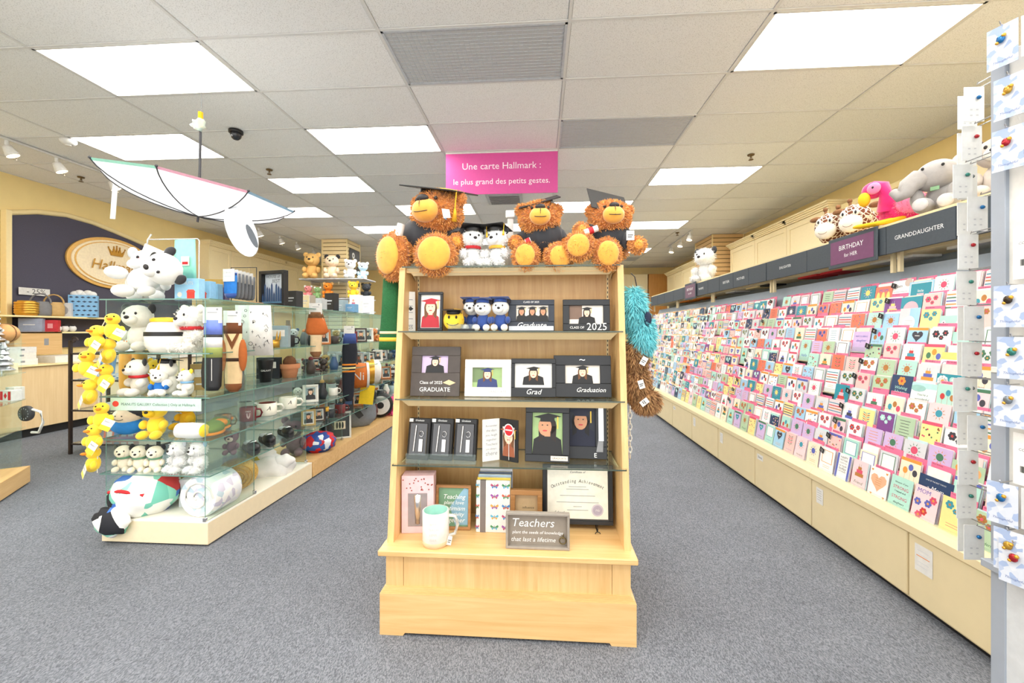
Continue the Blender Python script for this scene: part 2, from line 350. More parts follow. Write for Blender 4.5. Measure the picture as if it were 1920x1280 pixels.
def picture_frame(label, M, w, h, fm, bw, matc=None, mw=0., photo=None, texts=(), d=.018, easel=True, deco=None, grp=None, cat='picture frame', win=None):
    """frame standing on its lower edge, face to -y; win=(x0,x1,z0,z1) photo window inside a wide face"""
    o = thing('picture_frame', label, cat, M, grp); hw = w/2; b = MB()
    if win is None: win = (-hw+bw, hw-bw, bw, h-bw)
    x0, x1, z0, z1 = win
    for a in ((-hw, hw, z1, h), (-hw, hw, 0, z0), (-hw, x0, z0, z1), (x1, hw, z0, z1)): b.box(a[0], a[1], -d, 0, a[2], a[3], fm, min(.002, (a[1]-a[0])*.2, (a[3]-a[2])*.2))
    b.build('frame', o); b = MB(); b.box(-hw+.003, hw-.003, -.004, .002, .003, h-.003, BLACK); b.build('backing', o)
    if matc:
        b = MB(); b.rect(x0, x1, z0, z1, -.0055, matc); b.build('mat_board', o); x0 += mw; x1 -= mw; z0 += mw; z1 -= mw
    if photo:
        b = MB(); photo_geo(b, x0, x1, z0, z1, -.007, **photo); b.build('photo', o)
    if texts or deco:
        b = MB()
        for t in texts: b.fit(t[0], t[1]*w, t[2]*w, t[3]*h, -d-.0008, t[4], t[5] if len(t) > 5 else 0, hmax=t[6] if len(t) > 6 else None)
        if deco: deco(b, w, h, -d-.0008)
        b.build('lettering', o)
    if easel:
        b = MB(); b.add([(-.03, .001, h*.75), (.03, .001, h*.75), (.05, h*.3, 0), (-.05, h*.3, 0), (-.03, .004, h*.75), (.03, .004, h*.75), (.05, h*.3+.004, 0), (-.05, h*.3+.004, 0)], [(0,1,2,3), (7,6,5,4), (0,4,5,1), (2,6,7,3), (1,5,6,2), (0,3,7,4)], BLACK); b.build('easel_back', o)
    return o
def cap_geo(o, M, r, m, tas=None, tdir=1, label=None):
    b = MB(); b.lathe([(r*.92, -r*.55), (r, -r*.3), (r*.95, 0), (0, r*.02)], 18, (0, 0, 0), m); q = r*1.45
    b.box(-q, q, -q, q, 0, r*.07, m, r*.02); b.lathe([(r*.1, r*.06), (r*.1, r*.12), (0, r*.14)], 8, (0, 0, 0), m); c = b.build('graduation_cap', o, M)
    if tas:
        t = MB(); e = Vector((q*.98*tdir, -q*.7, r*.07)); t.tube([(0, 0, r*.13), tuple(e*.6+Vector((0, 0, r*.06))), tuple(e), (e.x, e.y-r*.02, -r*.8)], r*.035, 6, tas)
        t.lathe([(r*.05, 0), (r*.08, -r*.1), (r*.14, -r*.6), (0, -r*.6)], 10, (e.x, e.y-r*.02, -r*.75), tas); t.build('tassel', c)
    return c
FURB = mat((176, 106, 40), .85, var=.3, scale=45, sheen=.4); FURT = mat((224, 156, 78), .85, var=.25, scale=60, sheen=.4); HONEY = mat((232, 164, 62), .85, var=.08, scale=30, sheen=.5, bump=.2); GOWN = mat((38, 40, 46), .8, var=.12, scale=20, sheen=.2)
NOSE = mat((28, 22, 24), .5); TASSEL = mat((240, 186, 40), .6)
def furball(b, c, r, n, ln=.016, R=None, m=None, m2=None, skip=None):
    b.sph(c, r, m or FURB, 16, 11, R); b.fur(c, r, n, ln, m2 or FURT, R, skip=skip)
def grad_bear(label, base, head, hr, look, body, br, feet, hands, capt, tassel, extra=None):
    """plush bear in gown and cap; all places are world points, base is where it sits"""
    o = thing('graduation_bear', label, 'plush bear', TR(*base), 'graduation bears on the display'); B = Vector(base); P = lambda p: Vector(p)-B
    H = P(head); Rl = (RZ(look[0]) @ RX(look[1])).to_3x3(); D = P(body)
    b = MB(); b.sph(D, br, GOWN, 28, 16, None, lambda d: 1+.035*math.sin(9*math.atan2(d.y, d.x)+3*d.z)+.02*math.sin(17*math.atan2(d.y, d.x))); b.build('gown', o)
    b = MB(); b.sph(D-Vector((0, -br[1]*.1, br[2]*.35)), (br[0]*.95, br[1]*.95, br[2]*.7), FURB, 16, 10); b.fur(D-Vector((0, -br[1]*.1, br[2]*.35)), (br[0]*.97, br[1]*.97, br[2]*.72), 900, .015, FURT); b.build('body', o)
    b = MB(); furball(b, H, (hr, hr*.93, hr*.9), 4200, .017, Rl, skip=lambda d: d.y < -.8 and abs(d.x) < .4 and d.z < .2); hd = b.build('head', o)
    b = MB(); mc = H+Rl @ Vector((0, -hr*.86, -hr*.18)); b.sph(mc, (hr*.52, hr*.42, hr*.44), HONEY, 18, 12, Rl); b.build('muzzle', o)
    b = MB(); b.sph(mc+Rl @ Vector((0, -hr*.24, hr*.36)), (hr*.25, hr*.16, hr*.15), NOSE, 14, 8, Rl); b.build('nose', o)
    b = MB(); g = []
    for i in range(9): a = -1.0+2.0*i/8; g.append(mc+Rl @ Vector((hr*.33*math.sin(a), -hr*.43*math.cos(a*.8)-.001, -hr*.12-hr*.1*math.cos(a*1.4))))
    b.tube(g, .0022, 5, NOSE); b.tube([mc+Rl @ Vector((0, -hr*(.40+.03*math.sin(i)), hr*.26-hr*.45*i/5)) for i in range(6)], .002, 5, NOSE); b.build('mouth', o)
    for s in (-1, 1):
        b = MB(); b.sph(H+Rl @ Vector((s*hr*.4, -hr*.84, hr*.26)), hr*.075, NOSE, 10, 7); b.build('eye', o)
        b = MB(); ec = H+Rl @ Vector((s*hr*.86, 0, hr*.5)); b.sph(ec, (hr*.33, hr*.2, hr*.33), FURB, 12, 8, Rl); b.fur(ec, (hr*.33, hr*.2, hr*.33), 450, .013, FURT, Rl); b.build('ear', o)
    for (p, rx, rz, yaw) in feet:
        p = P(p); R = RZ(yaw).to_3x3(); bk = p+R @ Vector((0, rx*.55, 0)); hip = D+Vector((max(-br[0]*.6, min(br[0]*.6, p.x-D.x)), 0, -br[2]*.45))
        b = MB(); furball(b, bk, (rx*1.08, rx*.6, rz*1.08), 1500, .018, R); b.cyl(bk, hip, rx*.75, rx*.8, 14, FURB); 
        for q in range(6): t = q/6; b.fur(bk.lerp(hip, t), rx*.74, 160, .016, FURT)
        leg = b.build('leg', o); b = MB(); b.sph(p+R @ Vector((0, rx*.08, 0)), (rx*.82, rx*.28, rz*.84), HONEY, 18, 12, R); b.build('paw_pad', leg)
    for (p, r, sh) in hands:
        p = P(p); sh = P(sh); b = MB(); b.cyl(sh, p.lerp(sh, .3), r*.95, r*1.0, 14, GOWN); b.build('sleeve', o)
        b = MB(); b.sph(p, r, FURB, 14, 9); b.fur(p, r, 700, .014, FURT); b.cyl(p, p.lerp(sh, .45), r*.8, r*.85, 12, FURB); arm = b.build('arm', o)
        b = MB(); b.sph(p+Vector((0, -r*.45, 0)), (r*.72, r*.6, r*.72), HONEY, 12, 8); b.build('paw_pad', arm)
    up = Rl @ Vector((0, .1, 1)); cp = H+up.normalized()*hr*1.0
    cap_geo(o, TR(*cp) @ RZ(look[0]) @ RX(capt[0]) @ RY(capt[1]), hr*capt[2], BLACK, tassel, capt[3])
    if extra: extra(o, P)
    return o
def plush(label, M, s, base, accent, cap=None, collar=None, outfit=None, pose='sit', grp=None, name='plush_toy', ear='round', fluffy=0, muz=None, tas=None, glasses=False):
    """a plain soft toy animal, seated height about s, face to -y"""
    o = thing(name, label, 'plush toy', M, grp); z = lambda *a: tuple(q*s for q in a)
    def part(n, lst, m=None, fl=0):
        b = MB()
        for c, r in lst:
            b.sph(z(*c), tuple(q*s for q in r), m or base, 14, 9)
            if fl: b.fur(z(*c), tuple(q*s for q in r), fl, .05*s, base)
        return b.build(n, o)
    part('body', [((0, 0, .27), (.2, .18, .27))], outfit or base, 0 if outfit else fluffy); part('head', [((0, -.05, .68), (.26, .23, .23))], None, fluffy)
    part('muzzle', [((0, -.25, .62), (.13, .1, .1))], muz or base); part('nose', [((0, -.34, .66), (.045, .03, .035))], NOSE)
    for q in (-1, 1):
        part('eye', [((q*.1, -.255, .74), (.022, .015, .028))], NOSE)
        if ear == 'round': part('ear', [((q*.21, -.02, .86), (.09, .045, .09))], accent)
        else: part('ear', [((q*.235, -.02, .84), (.075, .04, .1))], accent)
        part('arm', [((q*.23, -.1, .32), (.075, .12, .11))], outfit or base, fluffy//2); part('leg', [((q*.15, -.24, .1), (.1, .17, .1))], None, fluffy//2)
    if collar: b = MB(); b.lathe([(.17*s, .44*s), (.2*s, .46*s), (.2*s, .5*s), (.17*s, .52*s)], 16, (0, -.02*s, 0), collar); b.build('collar', o)
    if cap: cap_geo(o, TR(*z(0, -.05, .93)) @ RX(-.15), .2*s, cap, tas)
    if glasses:
        b = MB()
        for q in (-1, 1): b.sph(z(q*.1, -.27, .74), (.075*s, .02*s, .06*s), BLACK, 12, 6)
        b.tube([z(-.24, -.08, .76), z(-.17, -.25, .75), z(0, -.29, .75), z(.17, -.25, .75), z(.24, -.08, .76)], .01*s, 5, BLACK); b.build('sunglasses', o)
    return o
def mug(label, M, r, h, m, inner=None, deco=None, cat='mug', handle=1, grp=None, base=None):
    o = thing('mug', label, cat, M, grp); b = MB(); t = r*.1; pr = [(0, .0), (r*.9, 0), (r, h*.06), (r, h), (r-t, h)]
    b.lathe(pr, 24, (0, 0, 0), m); b.build('body', o); b = MB(); b.lathe([(r-t, h), (r-t, h*.08), (0, h*.08)], 24, (0, 0, 0), inner or m); b.build('inside', o)
    if base: b = MB(); b.lathe([(r*.9, -.0005), (r*1.003, h*.06), (r*1.003, h*.16), (r*.99, h*.165)], 24, (0, 0, 0), base); b.build('base_band', o)
    if handle: b = MB(); b.tube([(handle*(r*.95), 0, h*.82), (handle*r*1.45, 0, h*.8), (handle*r*1.65, 0, h*.55), (handle*r*1.45, 0, h*.28), (handle*r*.95, 0, h*.22)], r*.13, 8, m); b.build('handle', o)
    if deco: b = MB(); deco(b, r, h); b.build('print', o)
    return o
def wraptext(b, t, r, z, sz, m, a0=0., shear=0.):
    """text printed round a cylinder, facing -y"""
    vs, fs = text_geo(t, shear); b.add([((r+.0006)*math.sin(x*sz/r+a0), -(r+.0006)*math.cos(x*sz/r+a0), z+y*sz) for x, y, _ in vs], fs, m)
def carton(name, label, M, w, d, h, m, face=None, cat='box', grp=None, bev=.002, lid=None):
    o = thing(name, label, cat, M, grp); b = MB(); b.box(-w/2, w/2, -d/2, d/2, 0, h, m, min(bev, w*.1, d*.1, h*.1)); b.build('box_body', o)
    if lid: b = MB(); b.box(-w/2-.003, w/2+.003, -d/2-.003, d/2+.003, h*.75, h+.002, lid, .002); b.build('lid', o)
    if face: b = MB(); face(b, w, h, -d/2-.0008); b.build('print', o)
    return o
def hanging(name, label, M, prof, th, m, bands=(), cat='sock', grp=None, hook=None, extra=None, wav=.0):
    """soft flat goods hanging from the top: prof list of (x0,x1,z) downwards; bands (z0,z1,mat)"""
    o = thing(name, label, cat, M, grp); b = MB()
    def slab(pr, t, mm):
        n = len(pr); vs = []; K = 6
        for (a, c, z_) in pr:
            for k in range(K+1):
                x = a+(c-a)*k/K; e = math.sin(PI*k/K)**.6; off = wav*math.sin(x*60+z_*7); vs += [(x, off-t*(.25+.75*e), z_), (x, off+t*(.25+.75*e), z_)]
        fs = []; S = 2*(K+1)
        for i in range(n-1):
            for k in range(K): q = i*S+2*k; fs += [(q, q+S, q+S+2, q+2), (q+1, q+3, q+S+3, q+S+1)]
            fs += [(i*S, i*S+1, i*S+S+1, i*S+S), (i*S+2*K, i*S+S+2*K, i*S+S+2*K+1, i*S+2*K+1)]
        for i in (0, n-1):
            for k in range(K): q = i*S+2*k; fs.append((q, q+2, q+3, q+1) if i == 0 else (q, q+1, q+3, q+2))
        return vs, fs
    def at(z_):
        for (a, c, z1), (a2, c2, z2) in zip(prof, prof[1:]):
            if z2 <= z_ <= z1: t = (z1-z_)/max(1e-6, z1-z2); return a+(a2-a)*t, c+(c2-c)*t, z_
        return prof[-1]
    b.add(*slab(prof, th, m), m, True); b.build('fabric', o)
    for (za, zb, mm) in bands:
        pr = [at(za)]+[p for p in prof if zb < p[2] < za]+[at(zb)]; pr = [(p[0]-.001, p[1]+.001, p[2]) for p in pr]; b = MB(); b.add(*slab(pr, th+.0015, mm), mm, True); b.build('band', o)
    if hook: b = MB(); hook(b); b.build('hang_card', o)
    if extra: extra(o)
    return o
def price_tag(o, M, w=.03, h=.045):
    b = MB(); b.box(-w/2, w/2, 0, .001, -h, 0, WHITE); b.rect(-w*.35, w*.35, -h*.5, -h*.42, -.0006, BLACK); b.rect(-w*.35, w*.2, -h*.7, -h*.62, -.0006, BLACK); b.build('price_tag', o, M)

# ------------------------------------------------------------------ centre display stand
GX0, GX1 = -.78, .449; TOPZ = 1.826; SH = [.797, 1.125, 1.477]; GB = .415
def gfront(z): return 2.05+(z-.415)*(2.235-2.05)/(TOPZ-.415)
g = thing('display_stand', 'maple display stand with sloped sides and glass shelves in the centre', 'display stand', TR((GX0+GX1)/2, 2.42, 0)); O = Vector(((GX0+GX1)/2, 2.42, 0))
def gb(name, f, par=g):
    b = MB(); b.T = TR(*(-O)); f(b); return b.build(name, par)
def _plinth(b):
    f, w_ = 1.985, .115
    b.prism([(GX0, 0), (GX0+w_, 0), (GX0+w_+.01, .014), (GX1-w_-.01, .014), (GX1-w_, 0), (GX1, 0), (GX1, .195), (GX0, .195)], f, f+.02, MAPLEH)
    b.box(GX0, GX0+.02, f+.02, 2.86, 0, .195, MAPLEH); b.box(GX1-.02, GX1, f+.02, 2.86, 0, .195, MAPLEH); b.box(GX0, GX1, 2.84, 2.86, 0, .195, MAPLEH)
gb('plinth', _plinth)
gb('molding', lambda b: [b.box(GX0+.004*i, GX1-.004*i, 1.985+.004*i, 2.855, .195+.006*i, .195+.006*(i+1), MAPLEH) for i in range(5)])
gb('base_panel', lambda b: b.box(GX0+.11, GX1-.11, 2.012, 2.84, .22, .388, MAPLE))
for x0, x1 in ((GX0+.022, GX0+.1085), (GX1-.1085, GX1-.022)): gb('pilaster', lambda b: b.box(x0, x1, 2.009, 2.84, .222, .388, MAPLE, .001))
gb('base_top', lambda b: b.box(GX0-.006, GX1+.006, 1.972, 2.865, .387, .415, MAPLEH, .004))
def _side(x):
    def f(b):
        pts = [(2.05, .415), (2.79, .415), (2.60, TOPZ), (2.235, TOPZ)]; b.add([(x, y, z) for y, z in pts]+[(x+.032, y, z) for y, z in pts], [(3,2,1,0), (4,5,6,7), (0,1,5,4), (1,2,6,5), (2,3,7,6), (3,0,4,7)], MAPLE)
    return f
XA, XB = -.767, .437
for x in (XA, XB-.032): gb('side_panel', _side(x))
gb('back_panel', lambda b: b.box(XA+.032, XB-.032, 2.41, 2.425, .415, TOPZ, MAPLED))
for x in (XA+.05, XB-.062):
    def _slot(b):
        b.box(x, x+.012, 2.402, 2.41, .43, TOPZ-.02, CREAM)
        for i in range(54): b.box(x+.004, x+.008, 2.4005, 2.403, .44+i*.025, .452+i*.025, BLACK)
    gb('shelf_standard', _slot)
RAIL = mat((222, 198, 152), .35, var=.02)
for z in SH+[TOPZ]:
    yf = gfront(z); a, c = XA+.034, XB-.034
    gb('glass_shelf', lambda b: b.pane(a-.02 if z < TOPZ else XA+.02, c+.02 if z < TOPZ else XB-.02, yf-.022, 2.405 if z < TOPZ else 2.56, z-.007, z, GLASS, EDGED))
    if z > .9: gb('shelf_rail', lambda b: b.add([(a+.004, yf+.0, z-.009), (c-.004, yf+.0, z-.009), (c-.035, yf+.03, z-.045), (a+.035, yf+.03, z-.045), (a+.004, yf+.02, z-.009), (c-.004, yf+.02, z-.009), (c-.035, yf+.045, z-.045), (a+.035, yf+.045, z-.045)], [(0,3,2,1), (4,5,6,7), (0,1,5,4), (2,3,7,6), (1,2,6,5), (3,0,4,7)], RAIL))
    for x in (a+.005, c-.012):
        gb('shelf_bracket', lambda b: b.add([(x, yf+.05, z-.008), (x, 2.41, z-.008), (x, 2.41, z-.06), (x+.006, yf+.05, z-.008), (x+.006, 2.41, z-.008), (x+.006, 2.41, z-.06)], [(0,1,2), (5,4,3), (0,3,4,1), (1,4,5,2), (2,5,3,0)], CREAM))
gb('top_board', lambda b: b.box(XA+.033, XB-.033, 2.25, 2.57, TOPZ-.03, TOPZ-.009, MAPLEH))

# bears on the top
def diploma(o, p, d, ln, r, m=WHITE, rib=None):
    b = MB(); p = Vector(p); d = Vector(d).normalized(); b.cyl(p-d*ln/2, p+d*ln/2, r, r, 14, m); k = b.build('diploma', o)
    if rib: b = MB(); b.cyl(p-d*.012, p+d*.012, r*1.06, r*1.06, 14, rib); b.build('ribbon', k)
def tagfold(o, p, R=0):
    b = MB(); b.T = TR(*p) @ RZ(R) @ Matrix.Scale(.62, 4); b.add([(-.045, 0, .03), (.02, -.02, .02), (.03, -.02, -.05), (-.03, 0, -.05), (.06, .03, .025), (.065, .03, -.045)], [(0, 3, 2, 1)], WHITE); b.add([(-.045, .002, .03), (-.03, .002, -.05), (.0, .04, -.055), (-.01, .04, .02)], [(0, 1, 2, 3)], mat((110, 150, 190))); b.build('paper_tag', o)
TOPF = TOPZ
B1 = AY(812, 492, 2.36); B1.z = TOPZ
grad_bear('largest brown graduation bear, at left end of the display stand top', B1, AY(820, 402, 2.36), .148, (-.28, -.12), AY(806, 446, 2.40), (.165, .13, .13),
    [(AY(724, 478, 2.24), .098, .125, -.45), (AY(813, 474, 2.19), .108, .108, .05)], [(AY(745, 448, 2.36), .05, AY(775, 432, 2.42)), (AY(858, 455, 2.30), .05, AY(850, 432, 2.40))], (.22, .2, .78, 1), TASSEL,
    lambda o, P: (diploma(o, P(AY(747, 443, 2.27)), (.25, 0, 1), .14, .022), tagfold(o, P(AY(838, 398, 2.20)), .3)))
B2 = AY(1015, 492, 2.36); B2.z = TOPZ
grad_bear('middle brown graduation bear, right of the two white plush toys', B2, AY(1011, 412, 2.36), .112, (.05, -.15), AY(1019, 448, 2.38), (.115, .1, .115),
    [(AY(984, 478, 2.22), .066, .072, -.1), (AY(1051, 480, 2.23), .072, .07, .2)], [(AY(966, 455, 2.30), .035, AY(990, 438, 2.38)), (AY(1062, 460, 2.34), .036, AY(1048, 438, 2.40))], (.35, -.25, .72, 1), None,
    lambda o, P: (diploma(o, P(AY(990, 452, 2.25)), (1, 0, .4), .03, .016, WHITE, mat((200, 30, 40)))))
B3 = AY(1140, 492, 2.36); B3.z = TOPZ
grad_bear('brown graduation bear at right end, arm reaching past the stand', B3, AY(1143, 412, 2.36), .112, (.05, -.22), AY(1145, 450, 2.38), (.115, .1, .115),
    [(AY(1084, 459, 2.19), .072, .072, -.2), (AY(1141, 474, 2.20), .07, .078, .1)], [(AY(1090, 432, 2.28), .042, AY(1120, 436, 2.38)), (AY(1195, 460, 2.24), .044, AY(1165, 446, 2.36))], (.75, .25, .72, 1), None,
    lambda o, P: (diploma(o, P(AY(1108, 432, 2.22)), (1, 0, .35), .075, .017, WHITE, mat((200, 30, 40))), price_tag(o, TR(*P(AY(1182, 432, 2.2))), .04, .05)))
PLW = mat((230, 230, 228), .9, var=.03, sheen=.4); PLB = mat((34, 34, 38), .9, sheen=.3); RED = mat((200, 36, 44), .7)
for i, (u, v, lab, rz) in enumerate(((886, 497, 'small white plush toy in black cap, beside the largest bear', .35), (933, 497, 'small white plush toy in black cap, beside the middle bear', -.35))):
    p = AY(u, v, 2.31); p.z = TOPZ; o = plush(lab, TR(*p) @ RZ(rz), .235, PLW, PLB, BLACK, RED if i == 0 else mat((235, 180, 60)), grp='white plush pair in caps', fluffy=380, tas=TASSEL)
p = AY(957, 440, 2.47); p.z = TOPZ-.0
o = thing('sign_holder', 'white plastic sign holder post behind the middle bear', 'sign holder', TR(*p)); b = MB(); b.box(-.06, .06, -.02, .05, 0, .006, WHITE); b.build('foot', o); b = MB(); b.box(-.018, .018, 0, .012, .006, .32, WHITE, .003); b.build('post', o); b = MB(); b.box(-.028, .028, -.01, .016, .32, .365, WHITE, .005); b.build('clip', o)

# first glass shelf
NATUR = mat((176, 190, 170)); SKYB = mat((188, 200, 214)); PALE = mat((222, 214, 204)); TEXTW = mat((240, 240, 238)); GREENL = mat((150, 176, 120)); NGT = mat((36, 40, 52)); FRB = mat((30, 32, 36), .4, var=.1); FRD = mat((74, 66, 62), .6, var=.1); WFR = mat((232, 228, 220), .5)
def on(u, y, z, tilt=0., rz=0.):
    p = AY(u, 600, y); p.z = z; return TR(*p) @ RZ(rz) @ RX(-tilt)
px = lambda n, y=2.28: n*y/783
o = thing('folding_card', 'narrow white upright panel with small cap drawings, left end of top shelf', 'card', on(770, 2.30, SH[2], .05, .5)); b = MB(); b.box(-px(9), px(9), -.004, .004, 0, px(76), OFFW); b.build('panel', o)
b = MB()
for i in range(5): b.rect(-.012, .012, .03+i*.036, .034+i*.036, -.0046, GREY)
b.poly([(-.016, -.0046, .125), (0, -.0046, .112), (.016, -.0046, .125), (0, -.0046, .138)], BLACK); b.fit('25', .022, 0, .018, -.0046, BLACK); b.build('print', o)
picture_frame('black frame with photo of graduate in red gown', on(807, 2.27, SH[2], .1), px(48), px(74), FRB, px(5), WHITE, .004, dict(bgc=PALE, gown=mat((176, 34, 48)), skin=2, hair=1))
o = thing('smiley_cushion', 'round yellow smiling cushion with small black cap on top shelf', 'plush toy', on(851, 2.26, SH[2])); b = MB(); b.sph((0, 0, .058), (.058, .035, .058), mat((246, 208, 60), .8), 18, 12); b.build('body', o)
b = MB()
for q in (-1, 1): b.sph((q*.02, -.034, .075), (.006, .004, .009), BLACK, 8, 6)
b.tube([(.036*math.sin(a), -.035, .052-.022*math.cos(a)) for a in [-1.1+i*.22 for i in range(11)]], .002, 5, BLACK); b.build('face', o)
cap_geo(o, TR(0, -.005, .115) @ RX(.1), .04, BLACK, TASSEL)
NVY = mat((38, 70, 140), .8, sheen=.3); GPAL = mat((230, 228, 222), .9, sheen=.3)
for i, (u, yy, s_, lab) in enumerate(((886, 2.335, .19, 'small white plush in blue cap, hindmost of the three on top shelf'), (906, 2.25, .18, 'small white plush in blue cap and blue gown, middle of three'), (939, 2.26, .185, 'small white plush in blue cap, right of three, beside frame'))):
    plush(lab, on(u, yy, SH[2], 0, -.1), s_, GPAL, mat((46, 40, 44), .9), NVY, None, NVY, grp='small plush toys in blue caps')
o = thing('keepsake_box', 'low clear-topped black tray in front of smiling cushion', 'box', on(866, 2.2, SH[2])); b = MB(); b.box(-.07, .07, -.03, .03, 0, .012, BLACK, .002); b.build('tray', o); b = MB(); b.box(-.068, -.002, -.028, .028, .012, .036, ACRYL); b.box(.002, .068, -.028, .028, .012, .036, ACRYL); b.build('lid', o)
CLS = mat((40, 46, 58), .45, var=.1)
picture_frame('dark frame with photo of three graduates and script along bottom', on(996, 2.27, SH[2], .08), px(86), px(58), CLS, .02, photo=dict(bgc=PALE, gown=BLACK, skin=1, hair=0, n=3), win=(-px(28), px(32), px(17), px(48)),
    texts=(('CLASS OF 2025', .34, 0, .92, TEXTW), ('Graduate', .62, .0, .17, TEXTW, .35)), deco=lambda b, w, h, y: b.rect(-w*.48, w*.48, h*.01, h*.15, y+.0004, mat((196, 202, 210))))
picture_frame('black frame lettered class of 2025 at right of top shelf', on(1099, 2.27, SH[2], .08), px(86), px(58), FRB, .02, photo=dict(bgc=PALE, gown=BLACK, skin=2, hair=0, cx=.52, bg2=mat((120, 96, 82))), win=(-px(31), px(31), px(13), px(47)),
    texts=(('CLASS OF', .3, -.2, .1, TEXTW), ('2025', .42, .22, .12, TEXTW)))
# second shelf
o = picture_frame('tall grey-brown frame lettered class of 2025 graduate, on clear easel', on(816, 2.22, SH[1], .17), px(92), px(92), FRD, .02, photo=dict(bgc=mat((196, 176, 206)), gown=BLACK, skin=2, hair=0, big=1.2), win=(-px(27), px(23), px(43), px(75)),
    texts=(('Class of 2025', .46, -.08, .27, TEXTW), ('GRADUATE', .62, -.0, .13, TEXTW)), deco=lambda b, w, h, y: b.poly([(w*.16, y, h*.27), (w*.3, y, h*.22), (w*.42, y, h*.27), (w*.28, y, h*.33)], mat((226, 196, 150))))
b = MB()
for x in (-.06, .06): b.tube([(x, -.03, .02), (x, -.035, .0), (x, .06, .0), (x, .05, .1)], .003, 6, ACRYL)
b.build('clear_easel', o)
picture_frame('white frame with blue-capped graduate photo on second shelf', on(915, 2.23, SH[1], .14), px(86), px(68), WFR, .02, photo=dict(bgc=GREENL, gown=mat((50, 62, 110)), skin=2, hair=1, big=1.15, bg2=mat((110, 130, 90))), win=(-px(29), px(26), px(17), px(53)),
    texts=(('CLASS OF 2025', .4, .02, .9, mat((188, 180, 168))),), deco=lambda b, w, h, y: (b.rect(-w*.05, w*.46, h*.06, h*.2, y+.0003, WHITE), b.fit('GRADUATE', w*.4, w*.2, h*.13, y, mat((150, 150, 150)))))
picture_frame('black frame with script word grad below photo', on(1000, 2.23, SH[1], .14), px(82), px(70), FRB, px(9), WHITE, px(5), dict(bgc=PALE, gown=BLACK, skin=2, hair=1, big=1.25), win=(-px(34), px(34), px(17), px(61)), texts=(('Grad', .34, .0, .13, TEXTW, .3),))
picture_frame('black frame lettered graduation in script, right end of second shelf', on(1092, 2.24, SH[1], .15), px(104), px(76), FRB, .02, photo=dict(bgc=PALE, gown=BLACK, skin=2, hair=1, big=1.25), win=(-px(31), px(32), px(25), px(58)), texts=(('Graduation', .5, .14, .17, TEXTW, .35), ('~', .1, .0, .9, TEXTW)))
# third shelf
for i, (u, lab) in enumerate(((783, 'leftmost black gift pack with pen and key ring'), (826, 'middle black gift pack with pen and key ring'), (871, 'rightmost black gift pack with pen and key ring'))):
    y = 2.17; w_, h_ = px(44, y), px(78, y); o = thing('pen_gift_pack', lab, 'gift box', on(u, y, SH[0], .2, -.12), 'pen gift packs on the third shelf'); b = MB(); b.box(-w_/2, w_/2, -.01, .02, 0, h_, BLACK, .004); b.build('box_body', o)
    b = MB(); b.box(-w_*.4, w_*.4, -.016, -.01, h_*.1, h_*.88, mat((40, 40, 44), .15, coat=1.), .003); b.build('window', o)
    b = MB(); b.cyl((-w_*.16, -.02, h_*.2), (-w_*.1, -.02, h_*.82), .004, .004, 8, CHROME); b.build('pen', o)
    b = MB(); b.tube([(w_*.15+.012*math.cos(a), -.02, h_*.62+.015*math.sin(a)) for a in [k*.7 for k in range(10)]], .0018, 5, CHROME); b.box(w_*.06, w_*.24, -.022, -.019, h_*.2, h_*.5, CHROME, .001); b.build('key_ring', o)
    b = MB(); b.fit('Graduate', w_*.4, 0, h_*.94, -.0108, TEXTW, .3); b.rect(-w_*.48, -w_*.3, h_*.9, h_*.98, -.0108, WHITE); b.build('lettering', o)
o = thing('acrylic_holder', 'clear low holder in front of the black gift packs', 'display holder', on(826, 2.11, SH[0])); b = MB(); b.box(-px(68, 2.1), px(68, 2.1), -.002, .001, 0, .05, ACRYL); b.box(-px(68, 2.1), px(68, 2.1), -.002, .05, 0, .003, ACRYL); b.build('tray', o)
o = thing('double_frame', 'hinged white and black double frame with red badge on third shelf', 'picture frame', on(938, 2.2, SH[0])); w_, h_ = px(34, 2.2), px(78, 2.2)
b = MB(); b.T = TR(-.005, 0, 0) @ RZ(.5); b.box(-w_, 0, -.004, .004, 0, h_, WHITE, .002)
for i in range(7): b.fit(['Remember', 'the days', 'you laugh', 'together', 'Teachers', 'are always', 'there'][i], w_*(.6 if i % 2 else .68), -w_*.5, h_*(.84-.11*i), -.0046, GREY, .2)
b.build('text_panel', o)
b = MB(); b.T = TR(0, 0, 0) @ RZ(-.45); b.box(0, w_*1.15, -.006, .004, 0, h_, BLACK, .002); b.build('photo_panel', o)
b = MB(); b.T = TR(0, 0, 0) @ RZ(-.45); photo_geo(b, w_*.2, w_*.95, h_*.12, h_*.82, -.0068, mat((214, 200, 190)), mat((150, 84, 54)), 2, 1, big=1.1); b.build('photo', o)
b = MB(); b.T = RZ(-.45); b.disc(w_*.62, h_*.75, .03, .034, -.013, WHITE, 18); b.disc(w_*.62, h_*.75, .024, .028, -.0134, RED, 18); b.rect(w_*.62-.02, w_*.62+.02, h_*.74, h_*.77, -.0138, WHITE); b.box(w_*.6, w_*.63, -.012, -.0115, .01, h_*.7, WHITE); b.build('badge', o)
picture_frame('tilted black frame with side-on graduate photo, third shelf', on(1026, 2.18, SH[0], .2, -.06), px(82, 2.2), px(102, 2.2), FRB, px(13, 2.2), photo=dict(bgc=GREENL, gown=BLACK, skin=1, hair=0, big=1.1, side=-1), texts=(), deco=lambda b, w, h, y: (b.rect(w*.08, w*.46, h*.03, h*.11, y+.0003, mat((232, 214, 196))), b.fit('GRADUATE', w*.32, w*.27, h*.07, y, FRD)))
